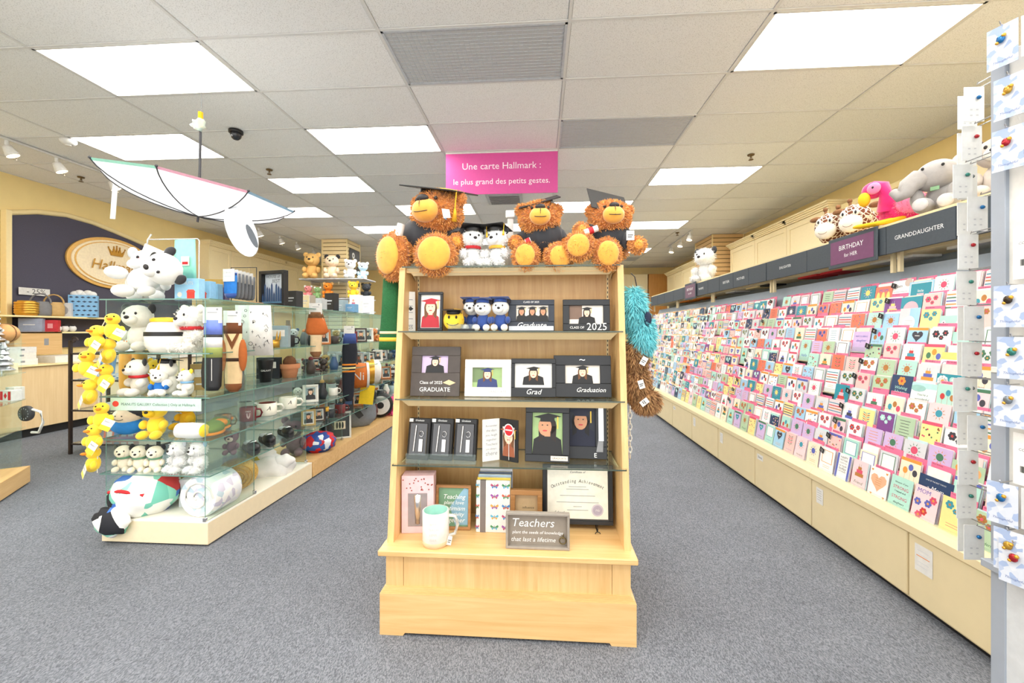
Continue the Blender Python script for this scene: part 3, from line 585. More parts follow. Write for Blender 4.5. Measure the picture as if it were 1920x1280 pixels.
picture_frame('black 2025 frame with graduate photo and silver tassel strip', on(1099, 2.25, SH[0], .16, -.05), px(76, 2.25), px(110, 2.25), FRB, .02, photo=dict(bgc=NGT, gown=mat((24, 28, 50)), skin=1, hair=3, big=1.15), win=(-px(36), px(17), px(22), px(92)), texts=(('2025', .42, 0, .92, TEXTW), ('E', .06, .22, .06, TEXTW)),
    deco=lambda b, w, h, y: (b.box(w*.3, w*.42, y-.004, y, h*.3, h*.86, CHROME), b.poly([(w*.24, y-.001, h*.12), (w*.4, y-.001, h*.12), (w*.42, y-.001, h*.42), (w*.32, y-.001, h*.42)], GREY), b.disc(w*.36, h*.9, w*.05, w*.06, y-.005, CHROME)))
# base
PINKB = mat((240, 196, 200), .5)
def _tumb(b, w, h, y):
    b.rect(-w*.3, w*.3, h*.12, h*.7, y, mat((150, 140, 140), .2)); rr = random.Random(3)
    for i in range(22): x = rr.uniform(-.46, .46)*w; z_ = h*rr.uniform(.74, .97); b.disc(x, z_, .004, .004, y, mat((150, 70, 60)), 6)
o = carton('gift_box', 'pale pink tumbler gift box with dark confetti dots and window', on(786, 2.2, GB, 0, .1), px(60, 2.2), .09, px(107, 2.2), PINKB, _tumb); b = MB(); b.lathe([(0, 0), (.02, 0), (.024, .1), (.026, .15), (0, .16)], 14, (.0, -.03, .05), CHROME); b.build('tumbler', o)
WDF = wood((150, 104, 60), (180, 130, 80), 10, 0)
picture_frame('wooden framed green and blue teaching quote sign', on(850, 2.22, GB, .1), px(68, 2.2), px(82, 2.2), WDF, px(5), mat((120, 160, 128)), 0, None, tuple((t, .62-.05*(i % 2), .02, .74-.13*i, TEXTW, .25) for i, t in enumerate(('Teaching', 'plant love', 'optimism', 'creativity', 'together'))), d=.02, cat='sign',
    deco=lambda b, w, h, y: b.poly([(w*.05, y+.0133, h*.1), (w*.42, y+.0133, h*.1), (w*.42, y+.0133, h*.9), (w*.3, y+.0133, h*.93), (-w*.1, y+.0133, h*.5)], mat((140, 180, 200))))
BUT = [mat(c) for c in ((180, 70, 110), (220, 160, 70), (70, 140, 90), (70, 130, 190), (150, 80, 160), (90, 170, 200), (200, 90, 70))]
for j in range(5):
    y = 2.19+.022*j; o = thing('notebook', ['butterfly notebook with grey elastic band at front of stack', 'second notebook of the upright stack behind butterflies', 'third notebook of the upright stack behind butterflies', 'fourth notebook of the upright stack behind butterflies', 'hindmost notebook of the stack behind butterflies'][j], 'notebook', on(924+j*1.5, y, GB, .06), 'notebooks on the stand base')
    w_, h_ = px(64, 2.2), px(95+j*3, 2.2); b = MB(); b.box(-w_/2, w_/2, 0, .018, 0, h_, [WHITE, mat((220, 190, 70)), mat((170, 190, 210)), mat((80, 90, 110)), mat((210, 210, 220))][j], .002); b.build('cover', o); b = MB(); b.box(-w_/2+.004, w_/2-.003, .003, .015, h_-.004, h_+.0005, OFFW); b.build('pages', o)
    if j == 0:
        b = MB(); b.box(-w_*.38, -w_*.26+.008, -.0015, .0195, 0, h_+.001, mat((120, 110, 106))); b.build('elastic_band', o); b = MB()
        for r in range(5):
            for k, x in enumerate((-w_*.46, .1*w_-.01, .38*w_)):
                z_ = h_*(.1+.2*r); m = BUT[(r*3+k*2) % 7]; q = w_*(.1 if k else .045)
                for s in (-1, 1):
                    b.poly([(x, -.0012, z_), (x+s*q, -.0012, z_+.013), (x+s*q*1.25, -.0012, z_+.004), (x+s*q*.9, -.0012, z_-.002)][::s], m); b.poly([(x, -.0012, z_), (x+s*q*.9, -.0012, z_-.004), (x+s*q*.6, -.0012, z_-.014)][::s], BUT[(r*3+k*2+3) % 7])
                b.rect(x-.001, x+.001, z_-.009, z_+.01, -.0015, BLACK)
        b.build('print', o)
picture_frame('small wooden framed teacher quote beside the notebooks', on(987, 2.23, GB, .04), px(60, 2.2), px(78, 2.2), WDF, px(9, 2.2), mat((196, 168, 128)), 0, None, (('influence', .36, .06, .6, BLACK, .1), ('of a', .16, -.1, .46, BLACK, .2), ('Teacher', .42, .0, .3, BLACK, .2)), d=.035, cat='sign', easel=False)
def _cert(b, w, h, y):
    b.rect(-w*.43, w*.43, h*.09, h*.93, y+.0082, mat((236, 232, 218))); b.fit('Certificate of', w*.22, 0, h*.87, y+.0072, DGREY, .3)
    for i, ch in enumerate('Outstanding Achievement'):
        if ch == ' ': continue
        a = (i-11)/11*.62; b.text(ch, .026, w*.62*math.sin(a), h*.72+w*.62*(math.cos(a)-1)*.72, y+.0072, BLACK, .15, .8, -a*.7)
    for z_, q in ((.62, .25), (.58, .32), (.47, .5), (.36, .6), (.29, .12), (.23, .3)): b.rect(-w*q/2, w*q/2, h*z_, h*z_+.0025, y+.0072, GREY)
    b.disc(w*.28, h*.24, w*.085, w*.085, y+.0068, mat((196, 188, 196)), 20); b.disc(w*.28, h*.24, w*.065, w*.065, y+.0064, mat((170, 160, 176)), 20); b.fit('Hu', w*.06, w*.28, h*.24, y+.0058, WHITE, .3); b.rect(-w*.36, -w*.16, h*.16, h*.165, y+.0072, BLACK); b.fit('School', w*.14, -w*.26, h*.19, y+.0068, BLACK, .2)
o = picture_frame('black framed certificate of outstanding achievement on wire easel', on(1083, 2.26, GB+.028, .09), px(130, 2.26), px(108, 2.26), FRB, px(7, 2.26), mat((70, 66, 62)), 0, None, (), d=.014, easel=False, deco=_cert, cat='certificate')
b = MB()
for x in (-.09, .1): b.tube([(x, .06, .18), (x, .02, -.02), (x, -.03, -.028), (x, -.05, -.01), (x, -.04, .01)], .0028, 6, BLACK); b.tube([(x+.014*math.cos(a), -.05, -.034+.014*math.sin(a)) for a in [k*.6+.3 for k in range(11)]], .0022, 5, BLACK)
b.build('wire_easel', o)
mug('white mug with mint inside and tan base, front of stand', on(817, 2.06, GB, 0, .15), px(25, 2.06), px(64, 2.06), mat((216, 214, 208), .35), mat((168, 218, 204), .3), lambda b, r, h: [wraptext(b, t, r, h*(.72-.15*i), .016, mat((206, 196, 184)), -.1) for i, t in enumerate(('BEST', 'TEACH', 'LOVE', 'EVER'))], base=mat((214, 186, 150)))
o = [q for q in bpy.data.objects if q.get('label', '').startswith('white mug with mint')][0]; price_tag(o, TR(.075, -.035, .05) @ RY(.2), .022, .045)
TSG = mat((150, 142, 132), .7); o = picture_frame('grey block sign about teachers planting seeds, front of stand', on(1008, 2.06, GB, .03), px(118, 2.06), px(66, 2.06), TSG, px(4), mat((140, 130, 118)), 0, None, (), d=.03, easel=False, cat='sign',
    deco=lambda b, w, h, y: (b.fit('Teachers', w*.66, -w*.08, h*.68, y+.022, TEXTW, .2), b.fit('plant the seeds of knowledge', w*.8, -.0, h*.42, y+.022, TEXTW, .15), b.fit('that last a lifetime', w*.7, -w*.07, h*.22, y+.022, TEXTW, .2)))
b = MB(); b.tube([(px(42)+.018*math.cos(a)*.9, -.014, .04+.016*math.sin(a)) for a in [k*.5 for k in range(14)]], .003, 6, mat((110, 96, 60), .4, .6)); b.tube([(px(42), -.014, .05), (px(42)+.004, -.014, .07)], .003, 5, mat((110, 96, 60), .4, .6)); b.build('apple_charm', o)

# things hung on the sides of the stand
p = AY(722, 515, 2.30); GRN = mat((28, 92, 48), .9, var=.2, scale=120, bump=.3); YEL = mat((226, 190, 60), .9)
hanging('knit_scarf', 'green knitted scarf with yellow stripes hanging left of the stand', TR(-.858, 2.33, 1.79), [(-.035, .05, 0), (-.045, .055, -.2), (-.06, .055, -.38), (-.062, .052, -.42)], .018, GRN, ((-.315, -.33, mat((230, 214, 170), .9)), (-.35, -.372, YEL)), 'scarf')
TEAL = mat((100, 196, 206), .9, var=.15); TEALD = mat((128, 212, 220), .9, var=.2); BRN = mat((128, 88, 56), .9, var=.3); BRNL = mat((190, 146, 98), .9, var=.3)
def furry(label, M, blobs, m1, m2, n, ln, ex=None):
    o = thing('furry_key_plush', label, 'plush toy', M); rr = random.Random(5)
    for c, r in blobs:
        b = MB(); b.sph(c, r, m1, 14, 10); b.fur(c, r, n, ln, m2, None, .0022, .9, None, rr); b.fur(c, r, n//2, ln, m1, None, .0022, .9, None, rr); b.build('body', o)
    b = MB(); b.tube([(0, 0, .12), (-.01, .0, .17), (-.03, 0, .19)], .003, 5, BLACK); b.build('hanging_loop', o)
    if ex: ex(o)
    return o
p = AY(1188, 590, 2.32); furry('shaggy turquoise plush hanging on right side of the stand', TR(.52, 2.30, 1.60), [((-.02, 0, 0), (.055, .06, .11)), ((.03, -.01, -.14), (.05, .05, .1))], TEAL, TEALD, 2200, .05, lambda o: [(b := MB()).sph((.045, -.06, -.06), (.02, .015, .04), mat((24, 34, 60), .8), 10, 7), b.build('dark_patch', o)])
furry('shaggy brown plush hanging below the turquoise one', TR(.52, 2.31, 1.34), [((-.01, 0, 0), (.06, .06, .09)), ((.0, 0, -.14), (.065, .06, .1)), ((.05, -.01, -.235), (.065, .055, .055))], BRN, BRNL, 2000, .042, lambda o: [price_tag(o, TR(.03, -.09, -.0) @ RY(.5)), price_tag(o, TR(.0, -.09, -.12) @ RY(-.3)), price_tag(o, TR(.04, -.09, -.22) @ RY(.9))])
o = thing('plastic_chain', 'pale plastic link chain hanging below the brown plush', 'chain', TR(.475, 2.25, 1.06)); b = MB()
for i in range(9):
    z_ = -.03*i; b.tube([((.009*math.cos(a) if i % 2 else 0), (0 if i % 2 else .009*math.cos(a)), z_+.02*math.sin(a)) for a in [k*PI/4 for k in range(9)]], .0028, 5, OFFW)
b.build('links', o)
# ------------------------------------------------------------------ greeting card wall on the right
RTAN = mat((222, 206, 166), .45, var=.02, scale=10); RPAN = mat((158, 170, 182), .6, var=.03); HDR = mat((66, 74, 82), .7, var=.06, scale=60); PURP = mat((112, 62, 100), .6, var=.05); HTXT = mat((236, 238, 240))
NT = 12
def tz(k): return .462+.108*k
def txx(z): return 2.03+(z-.46)*.416
LEAN = math.atan(.416)
SEC = [1.59+1.61*i for i in range(6)]
def drawer_note(kind):
    b = MB()
    if kind == 0: b.box(-.05, .05, -.001, 0, -.11, .03, WHITE); b.rect(-.04, .035, -.03, -.026, -.0016, mat((226, 130, 50))); [b.rect(-.035, .03-.01*(i % 2), .0-.02*i-(.02 if i > 1 else 0), .002-.02*i-(.02 if i > 1 else 0), -.0016, LGREY) for i in range(4)]
    elif kind == 1: b.box(-.035, .035, -.001, 0, -.08, .03, WHITE); [b.rect(-.025, .02, .01-.016*i, .0125-.016*i, -.0016, GREY) for i in range(5)]
    else: b.box(-.05, .05, -.001, 0, -.02, .03, WHITE); b.fit('Sheets', .07, 0, .005, -.0016, DGREY, .2)
    return b
FACEL = RZ(-PI/2)      # local -y looks to -x
racks = []
for si in range(5):
    y0, y1 = SEC[si], SEC[si+1]; o = thing('card_rack', 'long greeting card rack with tan drawers, %s section from the near end' % ['nearest', 'second', 'third', 'fourth', 'farthest'][si], 'card rack', TR(2.3, (y0+y1)/2, 0), 'greeting card rack sections'); racks.append(o)
    Q = TR(-2.3, -(y0+y1)/2, 0)
    def rp(n, f, par=o):
        b = MB(); b.T = Q; f(b); return b.build(n, par)
    rp('carcass', lambda b: b.box(2.0, 2.95, y0+.002, y1-.002, .035, .40, RTAN)); rp('kick', lambda b: b.box(2.03, 2.9, y0, y1, 0, .035, BLACK))
    rp('ledge', lambda b: b.add([(1.968, y0+.001, .402), (2.1, y0+.001, .402), (2.1, y0+.001, .478), (1.99, y0+.001, .47), (1.968, y0+.001, .44), (1.968, y1-.001, .402), (2.1, y1-.001, .402), (2.1, y1-.001, .478), (1.99, y1-.001, .47), (1.968, y1-.001, .44)], [(0,1,2,3,4), (9,8,7,6,5), (0,4,9,5), (4,3,8,9), (3,2,7,8), (2,1,6,7), (1,0,5,6)], RTAN))
    za, zb = .47, 1.945; xa, xb = txx(za)+.09, txx(zb)+.02
    rp('back_panel', lambda b: b.add([(xa+.02, y0, za), (xb+.02, y0, zb), (xb+.045, y0, zb), (xa+.3, y0, za), (xa+.02, y1, za), (xb+.02, y1, zb), (xb+.045, y1, zb), (xa+.3, y1, za)], [(0,1,2,3), (7,6,5,4), (0,4,5,1), (1,5,6,2), (2,6,7,3), (3,7,4,0)], RPAN))
    for j in range(2):
        ya, yb = y0+j*.805+.006, y0+(j+1)*.805-.006
        dr = rp('drawer', lambda b: b.box(1.98, 2.0, ya, yb, .05, .394, RTAN, .004))
        nk = (si*2+j) % 3 if (si, j) not in ((0, 0), (0, 1)) else 0
        n = drawer_note([0, 1, 2, 1, 1, 2, 1, 1, 1, 1][si*2+j]); yn = {(0, 1): 2.31+.0, (1, 0): 3.86-.0}.get((si, j), yb-.1)
        q = n.build('paper_note', dr, Q @ TR(1.9785, yb-.09, .33) @ FACEL)
    for k in range(NT):
        z = tz(k); x = txx(z)
        rp('tier', lambda b: b.box(x-.005, x+.07, y0+.004, y1-.004, z-.012, z-.004, RTAN if k % 4 else OFFW))
        rp('clear_lip', lambda b: b.box(x-.011, x-.008, y0+.01, y1-.01, z-.012, z+.03, ACRYL))
        b = MB(); b.box(-.02, .02, -.003, 0, -.017, .017, BLACK); t = b.build('tier_number', o); t.matrix_local = Q @ TR(x+.012, y1-.02, z+.15) @ FACEL @ RY(.35)
        b = MB(); b.text(str(NT-k), .026, 0, 0, -.0036, WHITE); b.build('numeral', t)
    zc0, zc1 = 2.03, 2.232
    for yq in (y0+.03, y1-.03): rp('post', lambda b: b.box(2.56, 2.585, yq-.012, yq+.012, 1.9, 2.05, RTAN))
    rp('top_shelf', lambda b: b.box(2.515, 3.05, y0, y1, 2.234, 2.252, CREAM)); rp('light_valance', lambda b: b.box(2.6, 2.9, y0, y1, 2.03, 2.05, CREAM))
    rp('rear_panel', lambda b: b.box(2.9, 2.93, y0, y1, .4, 2.03, RPAN))
    for (q0, q1, t) in {0: ((1.6, 2.18, ''), (2.18, 2.68, ''), (2.69, 3.2, 'GRANDDAUGHTER')), 1: ((3.2, 3.79, ''), (3.79, 4.1, ''), (4.1, 4.8, 'DAUGHTER')), 2: ((4.81, 5.2, ''), (5.2, 5.6, 'MOTHER'), (5.6, 6.02, 'SISTER'), (6.02, 6.42, '')), 3: ((6.42, 6.95, 'WIFE'), (6.95, 7.5, ''), (7.5, 8.03, '')), 4: ((8.03, 8.6, ''), (8.6, 9.1, ''), (9.1, 9.64, ''))}[si]:
        hb = rp('header_board', lambda b: b.box(2.497, 2.512, q0+.003, q1-.003, zc0, zc1, HDR, .002))
        if t: b = MB(); b.fit(t, min(.36, (q1-q0)*.72) if si == 0 else .2, 0, 0, -.0006, HTXT, hmax=.032); b.build('lettering', hb, Q @ TR(2.497, (q0+q1)/2, 2.13) @ FACEL)
def hdr_sign(label, yc, w, h, zc, m2, lines):
    o = thing('category_sign', label, 'sign', TR(2.48, yc, zc) @ FACEL); b = MB(); b.box(-w/2, w/2, -.006, .006, -h/2, h/2, HDR, .004); b.build('board', o); b = MB(); b.box(-w/2+.03, w/2-.03, -.008, -.006, -h/2+.03, h/2-.03, m2); b.build('panel', o)
    b = MB()
    for t, ww, z, sh in lines: b.fit(t, ww, 0, z, -.0088, HTXT, sh)
    b.build('lettering', o)
hdr_sign('purple and grey sign lettered birthday for her', 3.51, .52, .25, 2.125, PURP, (('BIRTHDAY', .26, .03, 0), ('for HER', .14, -.035, 0)))
hdr_sign('small purple birthday sign farther along the card rack', 7.1, .5, .27, 2.13, mat((112, 84, 104)), (('BIRTHDAY', .28, .03, 0), ('for HIM', .14, -.04, 0)))

# card designs
PAL = [('white', (244, 242, 238)), ('pale pink', (244, 208, 212)), ('cream', (244, 230, 204)), ('mint', (176, 222, 208)), ('teal', (34, 142, 160)), ('lilac', (206, 180, 222)), ('sky blue', (160, 204, 232)), ('navy', (38, 62, 100)), ('coral', (236, 120, 92)), ('sage', (178, 204, 170)), ('white', (240, 244, 244)), ('blush', (240, 196, 190)), ('pale yellow', (244, 226, 150)), ('purple', (126, 70, 140)), ('white', (246, 244, 240)), ('light grey', (214, 216, 220))]
PALM = [mat(c, .45, var=.03) for _, c in PAL]
INK = [mat(c) for c in ((214, 80, 110), (70, 120, 90), (226, 150, 60), (90, 100, 180), (60, 60, 70), (200, 60, 60), (60, 150, 170), (180, 120, 60))]
LIGHTI = [mat(c) for c in ((246, 244, 238), (250, 214, 120), (244, 180, 190), (180, 230, 220))]
WORDS = ['Mom', 'Happy Birthday', 'Mother', 'Love you', 'Daughter', 'Wonderful', 'Celebrate', 'For You, Mom', 'Sister', 'Friend', 'Thank You', 'Hello']
MOT = ['flowers', 'a heart', 'a cake', 'written lines', 'balloons', 'a leafy sprig', 'a sun', 'stripes', 'dots', 'a framed panel']
def flower(b, x, z, r, y, m, mc, n=6):
    for i in range(n): a = 2*PI*i/n; b.disc(x+r*.6*math.cos(a), z+r*.6*math.sin(a), r*.38, r*.38, y, m, 7)
    b.disc(x, z, r*.3, r*.3, y-.0002, mc, 7)
def heart(b, x, z, r, y, m):
    b.poly([(x+r*.0625*16*math.sin(t)**3, y, z+r*.0625*(13*math.cos(t)-5*math.cos(2*t)-2*math.cos(3*t)-math.cos(4*t))) for t in [-2*PI*i/18 for i in range(18)]], m)
def motif(b, kind, w, h, y, dark, rr):
    I = LIGHTI if dark else INK; i0 = rr.randrange(len(I)); A, B_, C_ = I[i0], I[(i0+1) % len(I)], I[(i0+2) % len(I)]
    up = h*.70
    if kind == 0:
        for x, z, r in ((-.2, .2, .2), (.22, .28, .16), (.05, -.05, .13)): flower(b, x*w, up+z*h*.5, r*w*.9, y, A, B_)
    elif kind == 1: heart(b, 0, up, w*.28, y, A); b.rect(-w*.12, w*.12, up-.002, up+.002, y-.0003, LIGHTI[0])
    elif kind == 2:
        b.rect(-w*.28, w*.28, h*.44, h*.56, y, A); b.rect(-w*.2, w*.2, h*.56, h*.68, y, B_); b.rect(-w*.12, w*.12, h*.68, h*.78, y, A)
        for x in (-.06, .06): b.rect(x*w-.001, x*w+.001, h*.78, h*.88, y, C_)
    elif kind == 3:
        for i in range(6): q = rr.uniform(.22, .36); b.rect(-w*q, w*q*.9, h*(.86-.1*i), h*(.86-.1*i)+.003, y, A)
    elif kind == 4:
        for x, z in ((-.22, .62), (.04, .74), (.26, .6)): b.disc(x*w, z*h, w*.12, w*.15, y, (A, B_, C_)[int((x+.3)*4) % 3], 10); b.rect(x*w-.0006, x*w+.0006, h*.3, h*z-w*.15, y, A)
    elif kind == 5:
        b.rect(-.001, .001, h*.4, h*.88, y, A)
        for i in range(5):
            for s in (-1, 1): z = h*(.48+.08*i); b.poly([(0, y, z), (s*w*.2, y, z+h*.05), (s*w*.24, y, z+h*.09), (s*w*.1, y, z+h*.06)][::s], A if i % 2 else B_)
    elif kind == 6:
        b.disc(0, up, w*.16, w*.16, y, A, 14)
        for i in range(10): a = 2*PI*i/10; b.poly([(w*.2*math.cos(a-.1), y, up+w*.2*math.sin(a-.1)), (w*.2*math.cos(a+.1), y, up+w*.2*math.sin(a+.1)), (w*.32*math.cos(a), y, up+w*.32*math.sin(a))], B_)
    elif kind == 7:
        for i in range(5): b.rect(-w*.47, w*.47, h*(.42+.11*i), h*(.46+.11*i), y, (A, B_, C_)[i % 3])
    elif kind == 8:
        for i in range(14): b.disc(rr.uniform(-.42, .42)*w, rr.uniform(.4, .95)*h, w*.045, w*.045, y, (A, B_, C_)[i % 3], 7)
    else:
        b.rect(-w*.38, w*.38, h*.42, h*.92, y, A); b.rect(-w*.34, w*.34, h*.44, h*.90, y-.0002, LIGHTI[0] if not dark else INK[4])
DES = []
def design(i, w=None, h=None, base=None, draw=None, name=None):
    rr = random.Random(100+i); p = i % len(PAL) if base is None else base; dark = sum(PAL[p][1]) < 420
    w = w or rr.choice((.128, .128, .132, .12, .14)); h = h or rr.choice((.178, .178, .185, .17)); b = MB()
    b.box(-w/2, w/2, 0, .0015, 0, h, PALM[p]); y = -.0006
    if not draw and i % 5 == 2: b.rect(-w/2, w/2, h*.9, h, y+.0003, (LIGHTI if dark else INK)[i % 4]); b.rect(-w/2, w/2, 0, h*.08, y+.0003, (LIGHTI if dark else INK)[i % 4])
    if draw: draw(b, w, h, y)
    else:
        motif(b, (i*7+i//3) % 10, w, h, y, dark, rr)
        if i % 2: b.fit(WORDS[i % 12], w*.6, 0, h*.24, y, (LIGHTI if dark else INK)[i % 4], .25, hmax=.03)
        else:
            for q in range(2): b.rect(-w*.25, w*.25, h*(.3-.07*q), h*(.3-.07*q)+.002, y, (LIGHTI if dark else INK)[i % 4])
    o = b.build('greeting_card'); d = (o, w, h, name or '%s card with %s' % (PAL[p][0], MOT[(i*7+i//3) % 10]), b)
    DES.append(d); return d
for i in range(96): design(i)
NG = len(DES)
W0, K0 = TEXTW, DGREY
SPEC = [
 (1693, 965, design(60, .14, .185, 3, lambda b, w, h, y: [b.fit(t, w*q, 0, h*z, y, m, sh) for t, q, z, m, sh in (('because of you', .6, .82, K0, .2), ('STRONG', .7, .66, INK[0], 0), ('I raised and', .5, .54, K0, .0), ('STRONG', .7, .36, INK[0], 0), ('daughters', .5, .2, K0, .3))], 'mint card lettered about strong daughters')),
 (1752, 985, design(61, .14, .185, 1, lambda b, w, h, y: (b.fit('MOM', w*.55, -w*.12, h*.85, y, INK[3], .1), [flower(b, x*w, z*h, .022, y, m, INK[2]) for x, z, m in ((-.3, .52, INK[3]), (.12, .56, INK[3]), (-.18, .16, INK[0]), (.0, .3, INK[5]), (.3, .7, INK[0]))]), 'pink card lettered MOM with blue and red flowers')),
 (1778, 922, design(62, .19, .13, 7, lambda b, w, h, y: [b.fit(t, w*q, 0, h*z, y, W0, sh) for t, q, z, sh in (('ONE OF THE BEST THINGS', .6, .82, 0), ('a Mom', .5, .52, .3), ('CAN GIVE HER', .4, .26, 0))], 'navy card lettered a Mom')),
 (1633, 918, design(63, .14, .185, 0, lambda b, w, h, y: (heart(b, 0, h*.56, w*.42, y, mat((240, 176, 140))), [heart(b, x*w, z*h, .008, y, INK[2]) for x, z in ((-.38, .9), (.36, .12), (-.3, .12), (.38, .9))], [b.rect(-w*.16, w*.16, h*(.66-.07*i), h*(.66-.07*i)+.002, y-.0003, INK[7]) for i in range(4)]), 'white card with large peach heart')),
 (1590, 897, design(64, .13, .185, 0, lambda b, w, h, y: (b.rect(-w*.48, -w*.34, h*.02, h*.98, y, INK[3]), b.rect(w*.34, w*.48, h*.02, h*.98, y, INK[3]), [b.fit(t, w*.5, 0, h*(.86-.1*i), y, K0) for i, t in enumerate(('HAPPY', 'MOTHER', 'I LOVE YOU', 'so much', 'today', 'and always'))]), 'white card with blue side bands and lettering')),
 (1797, 872, design(65, .16, .14, 9, lambda b, w, h, y: (b.disc(-w*.25, h*.75, .022, .02, y, INK[2]), b.disc(w*.25, h*.72, .026, .024, y, mat((240, 170, 110))), b.fit('Mom', w*.6, 0, h*.28, y, K0, .35)), 'pale green card with oranges lettered Mom')),
 (1785, 728, design(66, .17, .125, 4, lambda b, w, h, y: (flower(b, -w*.28, h*.66, .035, y, W0, INK[2], 9), flower(b, w*.05, h*.75, .018, y, LIGHTI[3], W0, 9)), 'teal landscape card with white daisies')),
 (1680, 728, design(67, .15, .2, 7, lambda b, w, h, y: (flower(b, -.0, h*.82, .03, y, INK[2], INK[5]), [b.fit(t, w*.6, 0, h*(.6-.14*i), y, LIGHTI[3], .25) for i, t in enumerate(('Wishing', 'Happy', 'Birthday', 'Mom'))]), 'dark navy card with orange flower and script')),
 (1715, 748, design(68, .17, .17, 10, lambda b, w, h, y: (b.rect(-w*.5, w*.5, h*.8, h, y, LIGHTI[3]), b.disc(-w*.2, h*.8, w*.3, h*.12, y-.0002, mat((150, 196, 190)), 14), [b.fit(t, w*q, 0, h*z, y-.0004, INK[1], .3) for t, q, z in (("You're a", .4, .58), ('wonderful', .55, .42), ('Mom', .35, .26))]), 'white and green watercolour card to a wonderful mom')),
 (1740, 552, design(69, .18, .165, 6, lambda b, w, h, y: (b.rect(-w*.44, w*.44, h*.06, h*.94, y, LIGHTI[0]), b.rect(-w*.42, w*.42, h*.08, h*.92, y-.0002, PALM[4]), b.rect(-w*.22, w*.22, h*.12, h*.34, y-.0004, W0), b.rect(-w*.14, w*.14, h*.34, h*.5, y-.0004, LIGHTI[2]), b.fit('little', w*.24, 0, h*.6, y-.0004, W0)), 'bright blue card with birthday cake')),
 (1703, 548, design(70, .16, .19, 0, lambda b, w, h, y: (b.fit('Mom', w*.4, -w*.2, h*.78, y, K0, .3), [b.rect(-w*.4, w*(.3-.05*(i % 3)), h*(.56-.08*i), h*(.56-.08*i)+.0025, y, GREY) for i in range(6)], b.disc(w*.3, h*.9, .03, .03, y, mat((200, 180, 170)))), 'white card of handwritten script headed Mom')),
 (1625, 640, design(71, .16, .15, 5, lambda b, w, h, y: (b.fit('NOT TO BRAG', w*.7, 0, h*.76, y, INK[3]), b.fit('daughter', w*.6, 0, h*.55, y, INK[3], .3)), 'lilac card lettered across the top')),
 (1772, 610, design(72, .18, .14, 3, lambda b, w, h, y: (b.fit('Mom', w*.3, -w*.1, h*.5, y, K0, .4), [flower(b, x*w, z*h, .014, y, W0, INK[4]) for x, z in ((.15, .7), (.3, .4), (-.35, .7), (.3, .8))]), 'mint card with small flowers lettered Mom')),
 (1800, 655, design(73, .16, .15, 3, lambda b, w, h, y: (b.fit('Mom', w*.34, -w*.1, h*.5, y, K0, .3), [flower(b, x*w, z*h, .016, y, INK[6], W0) for x, z in ((.1, .8), (.34, .35), (.34, .65))]), 'mint card with blue flowers at right end')),
 (1800, 700, design(74, .18, .14, 0, lambda b, w, h, y: (b.rect(-w*.5, w*.5, h*.7, h, y, LIGHTI[1]), b.fit('Grandma', w*.9, 0, h*.5, y-.0003, mat((150, 90, 150)), 0), b.disc(0, h*.15, w*.4, h*.12, y, PALM[6])), 'colourful card with large purple lettering')),
 (1652, 562, design(75, .15, .16, 8, lambda b, w, h, y: (b.rect(-w*.4, w*.4, h*.08, h*.4, y, INK[2]), [b.disc(x*w, h*.5, .016, .04, y, LIGHTI[1]) for x in (-.3, 0, .3)], b.fit('MOM', w*.5, 0, h*.8, y, INK[3])), 'orange card with purple lettering')),
 (1582, 735, design(76, .14, .19, 4, lambda b, w, h, y: [b.rect(-w*q, w*q, h*z, h*(z+.13), y, INK[5] if i % 2 else LIGHTI[2]) for i, (q, z) in enumerate(((.32, .3), (.24, .43), (.16, .56), (.08, .69)))], 'teal card with tall red cake')),
 (1725, 610, design(77, .15, .2, 6, lambda b, w, h, y: (b.rect(-w*.5, 0, 0, h, y, PALM[1]), b.disc(0, h*.5, w*.32, w*.32, y-.0003, W0, 20), [b.rect(-w*.2, w*.2, h*(.58-.06*i), h*(.58-.06*i)+.002, y-.0005, GREY) for i in range(4)]), 'pink and blue card with white disc')),
 (1700, 585, design(78, .16, .17, 4, lambda b, w, h, y: b.disc(0, h*.5, w*.36, w*.34, y, LIGHTI[2], 20), 'dark teal card with pale pink disc')),
 (1630, 870, design(79, .14, .14, 2, None, 'cream card with sprigs'))]
# slots
STK = [mat(c, .6) for c in ((244, 240, 234), (240, 214, 210), (196, 222, 226), (236, 226, 200), (220, 200, 226))]
def stack_mesh(k):
    b = MB(); rr = random.Random(k); n = 3+k % 4
    for i in range(n): q = rr.uniform(-.004, .004); b.box(-.062+q, .064+q, .003+i*.0045, .0055+i*.0045, .0, .165+rr.uniform(0, .02), STK[(k+i) % 5])
    return b
STKB = [stack_mesh(k) for k in range(6)]; STK0 = [b.build('card_stack') for b in STKB]
TABT = ['Mom Birthday', 'Mother Birthday', 'Birthday', 'Daughter Birthday']
def tab_mesh(t, m):
    b = MB(); b.box(-.066, .066, .026, .0275, 0, .207, m, 0); b.fit(t, .06, -.03, .199, .0253, DGREY, hmax=.009); return b
TABB = [tab_mesh(t, PINKT) for t in TABT]; ORT = mat((244, 206, 160), .6); TABO = tab_mesh('Birthday', ORT); TAB0 = [b.build('divider_tab') for b in TABB]
slots = []; rs = random.Random(11)
def project(p):
    xc = p[0]*_c+p[1]*_s; zc = -p[0]*_s+p[1]*_c; return 960+FPX*xc/zc, HOR-FPX*(p[2]-CAM_H)/zc
for k in range(NT):
    y = 2.04+rs.uniform(0, .05)
    while y < 9.58:
        slots.append([k, y, None]); y += .148+rs.uniform(-.004, .012)
cnt = [0]*NT
for s_ in slots:
    s_.append(cnt[s_[0]]); cnt[s_[0]] += 1
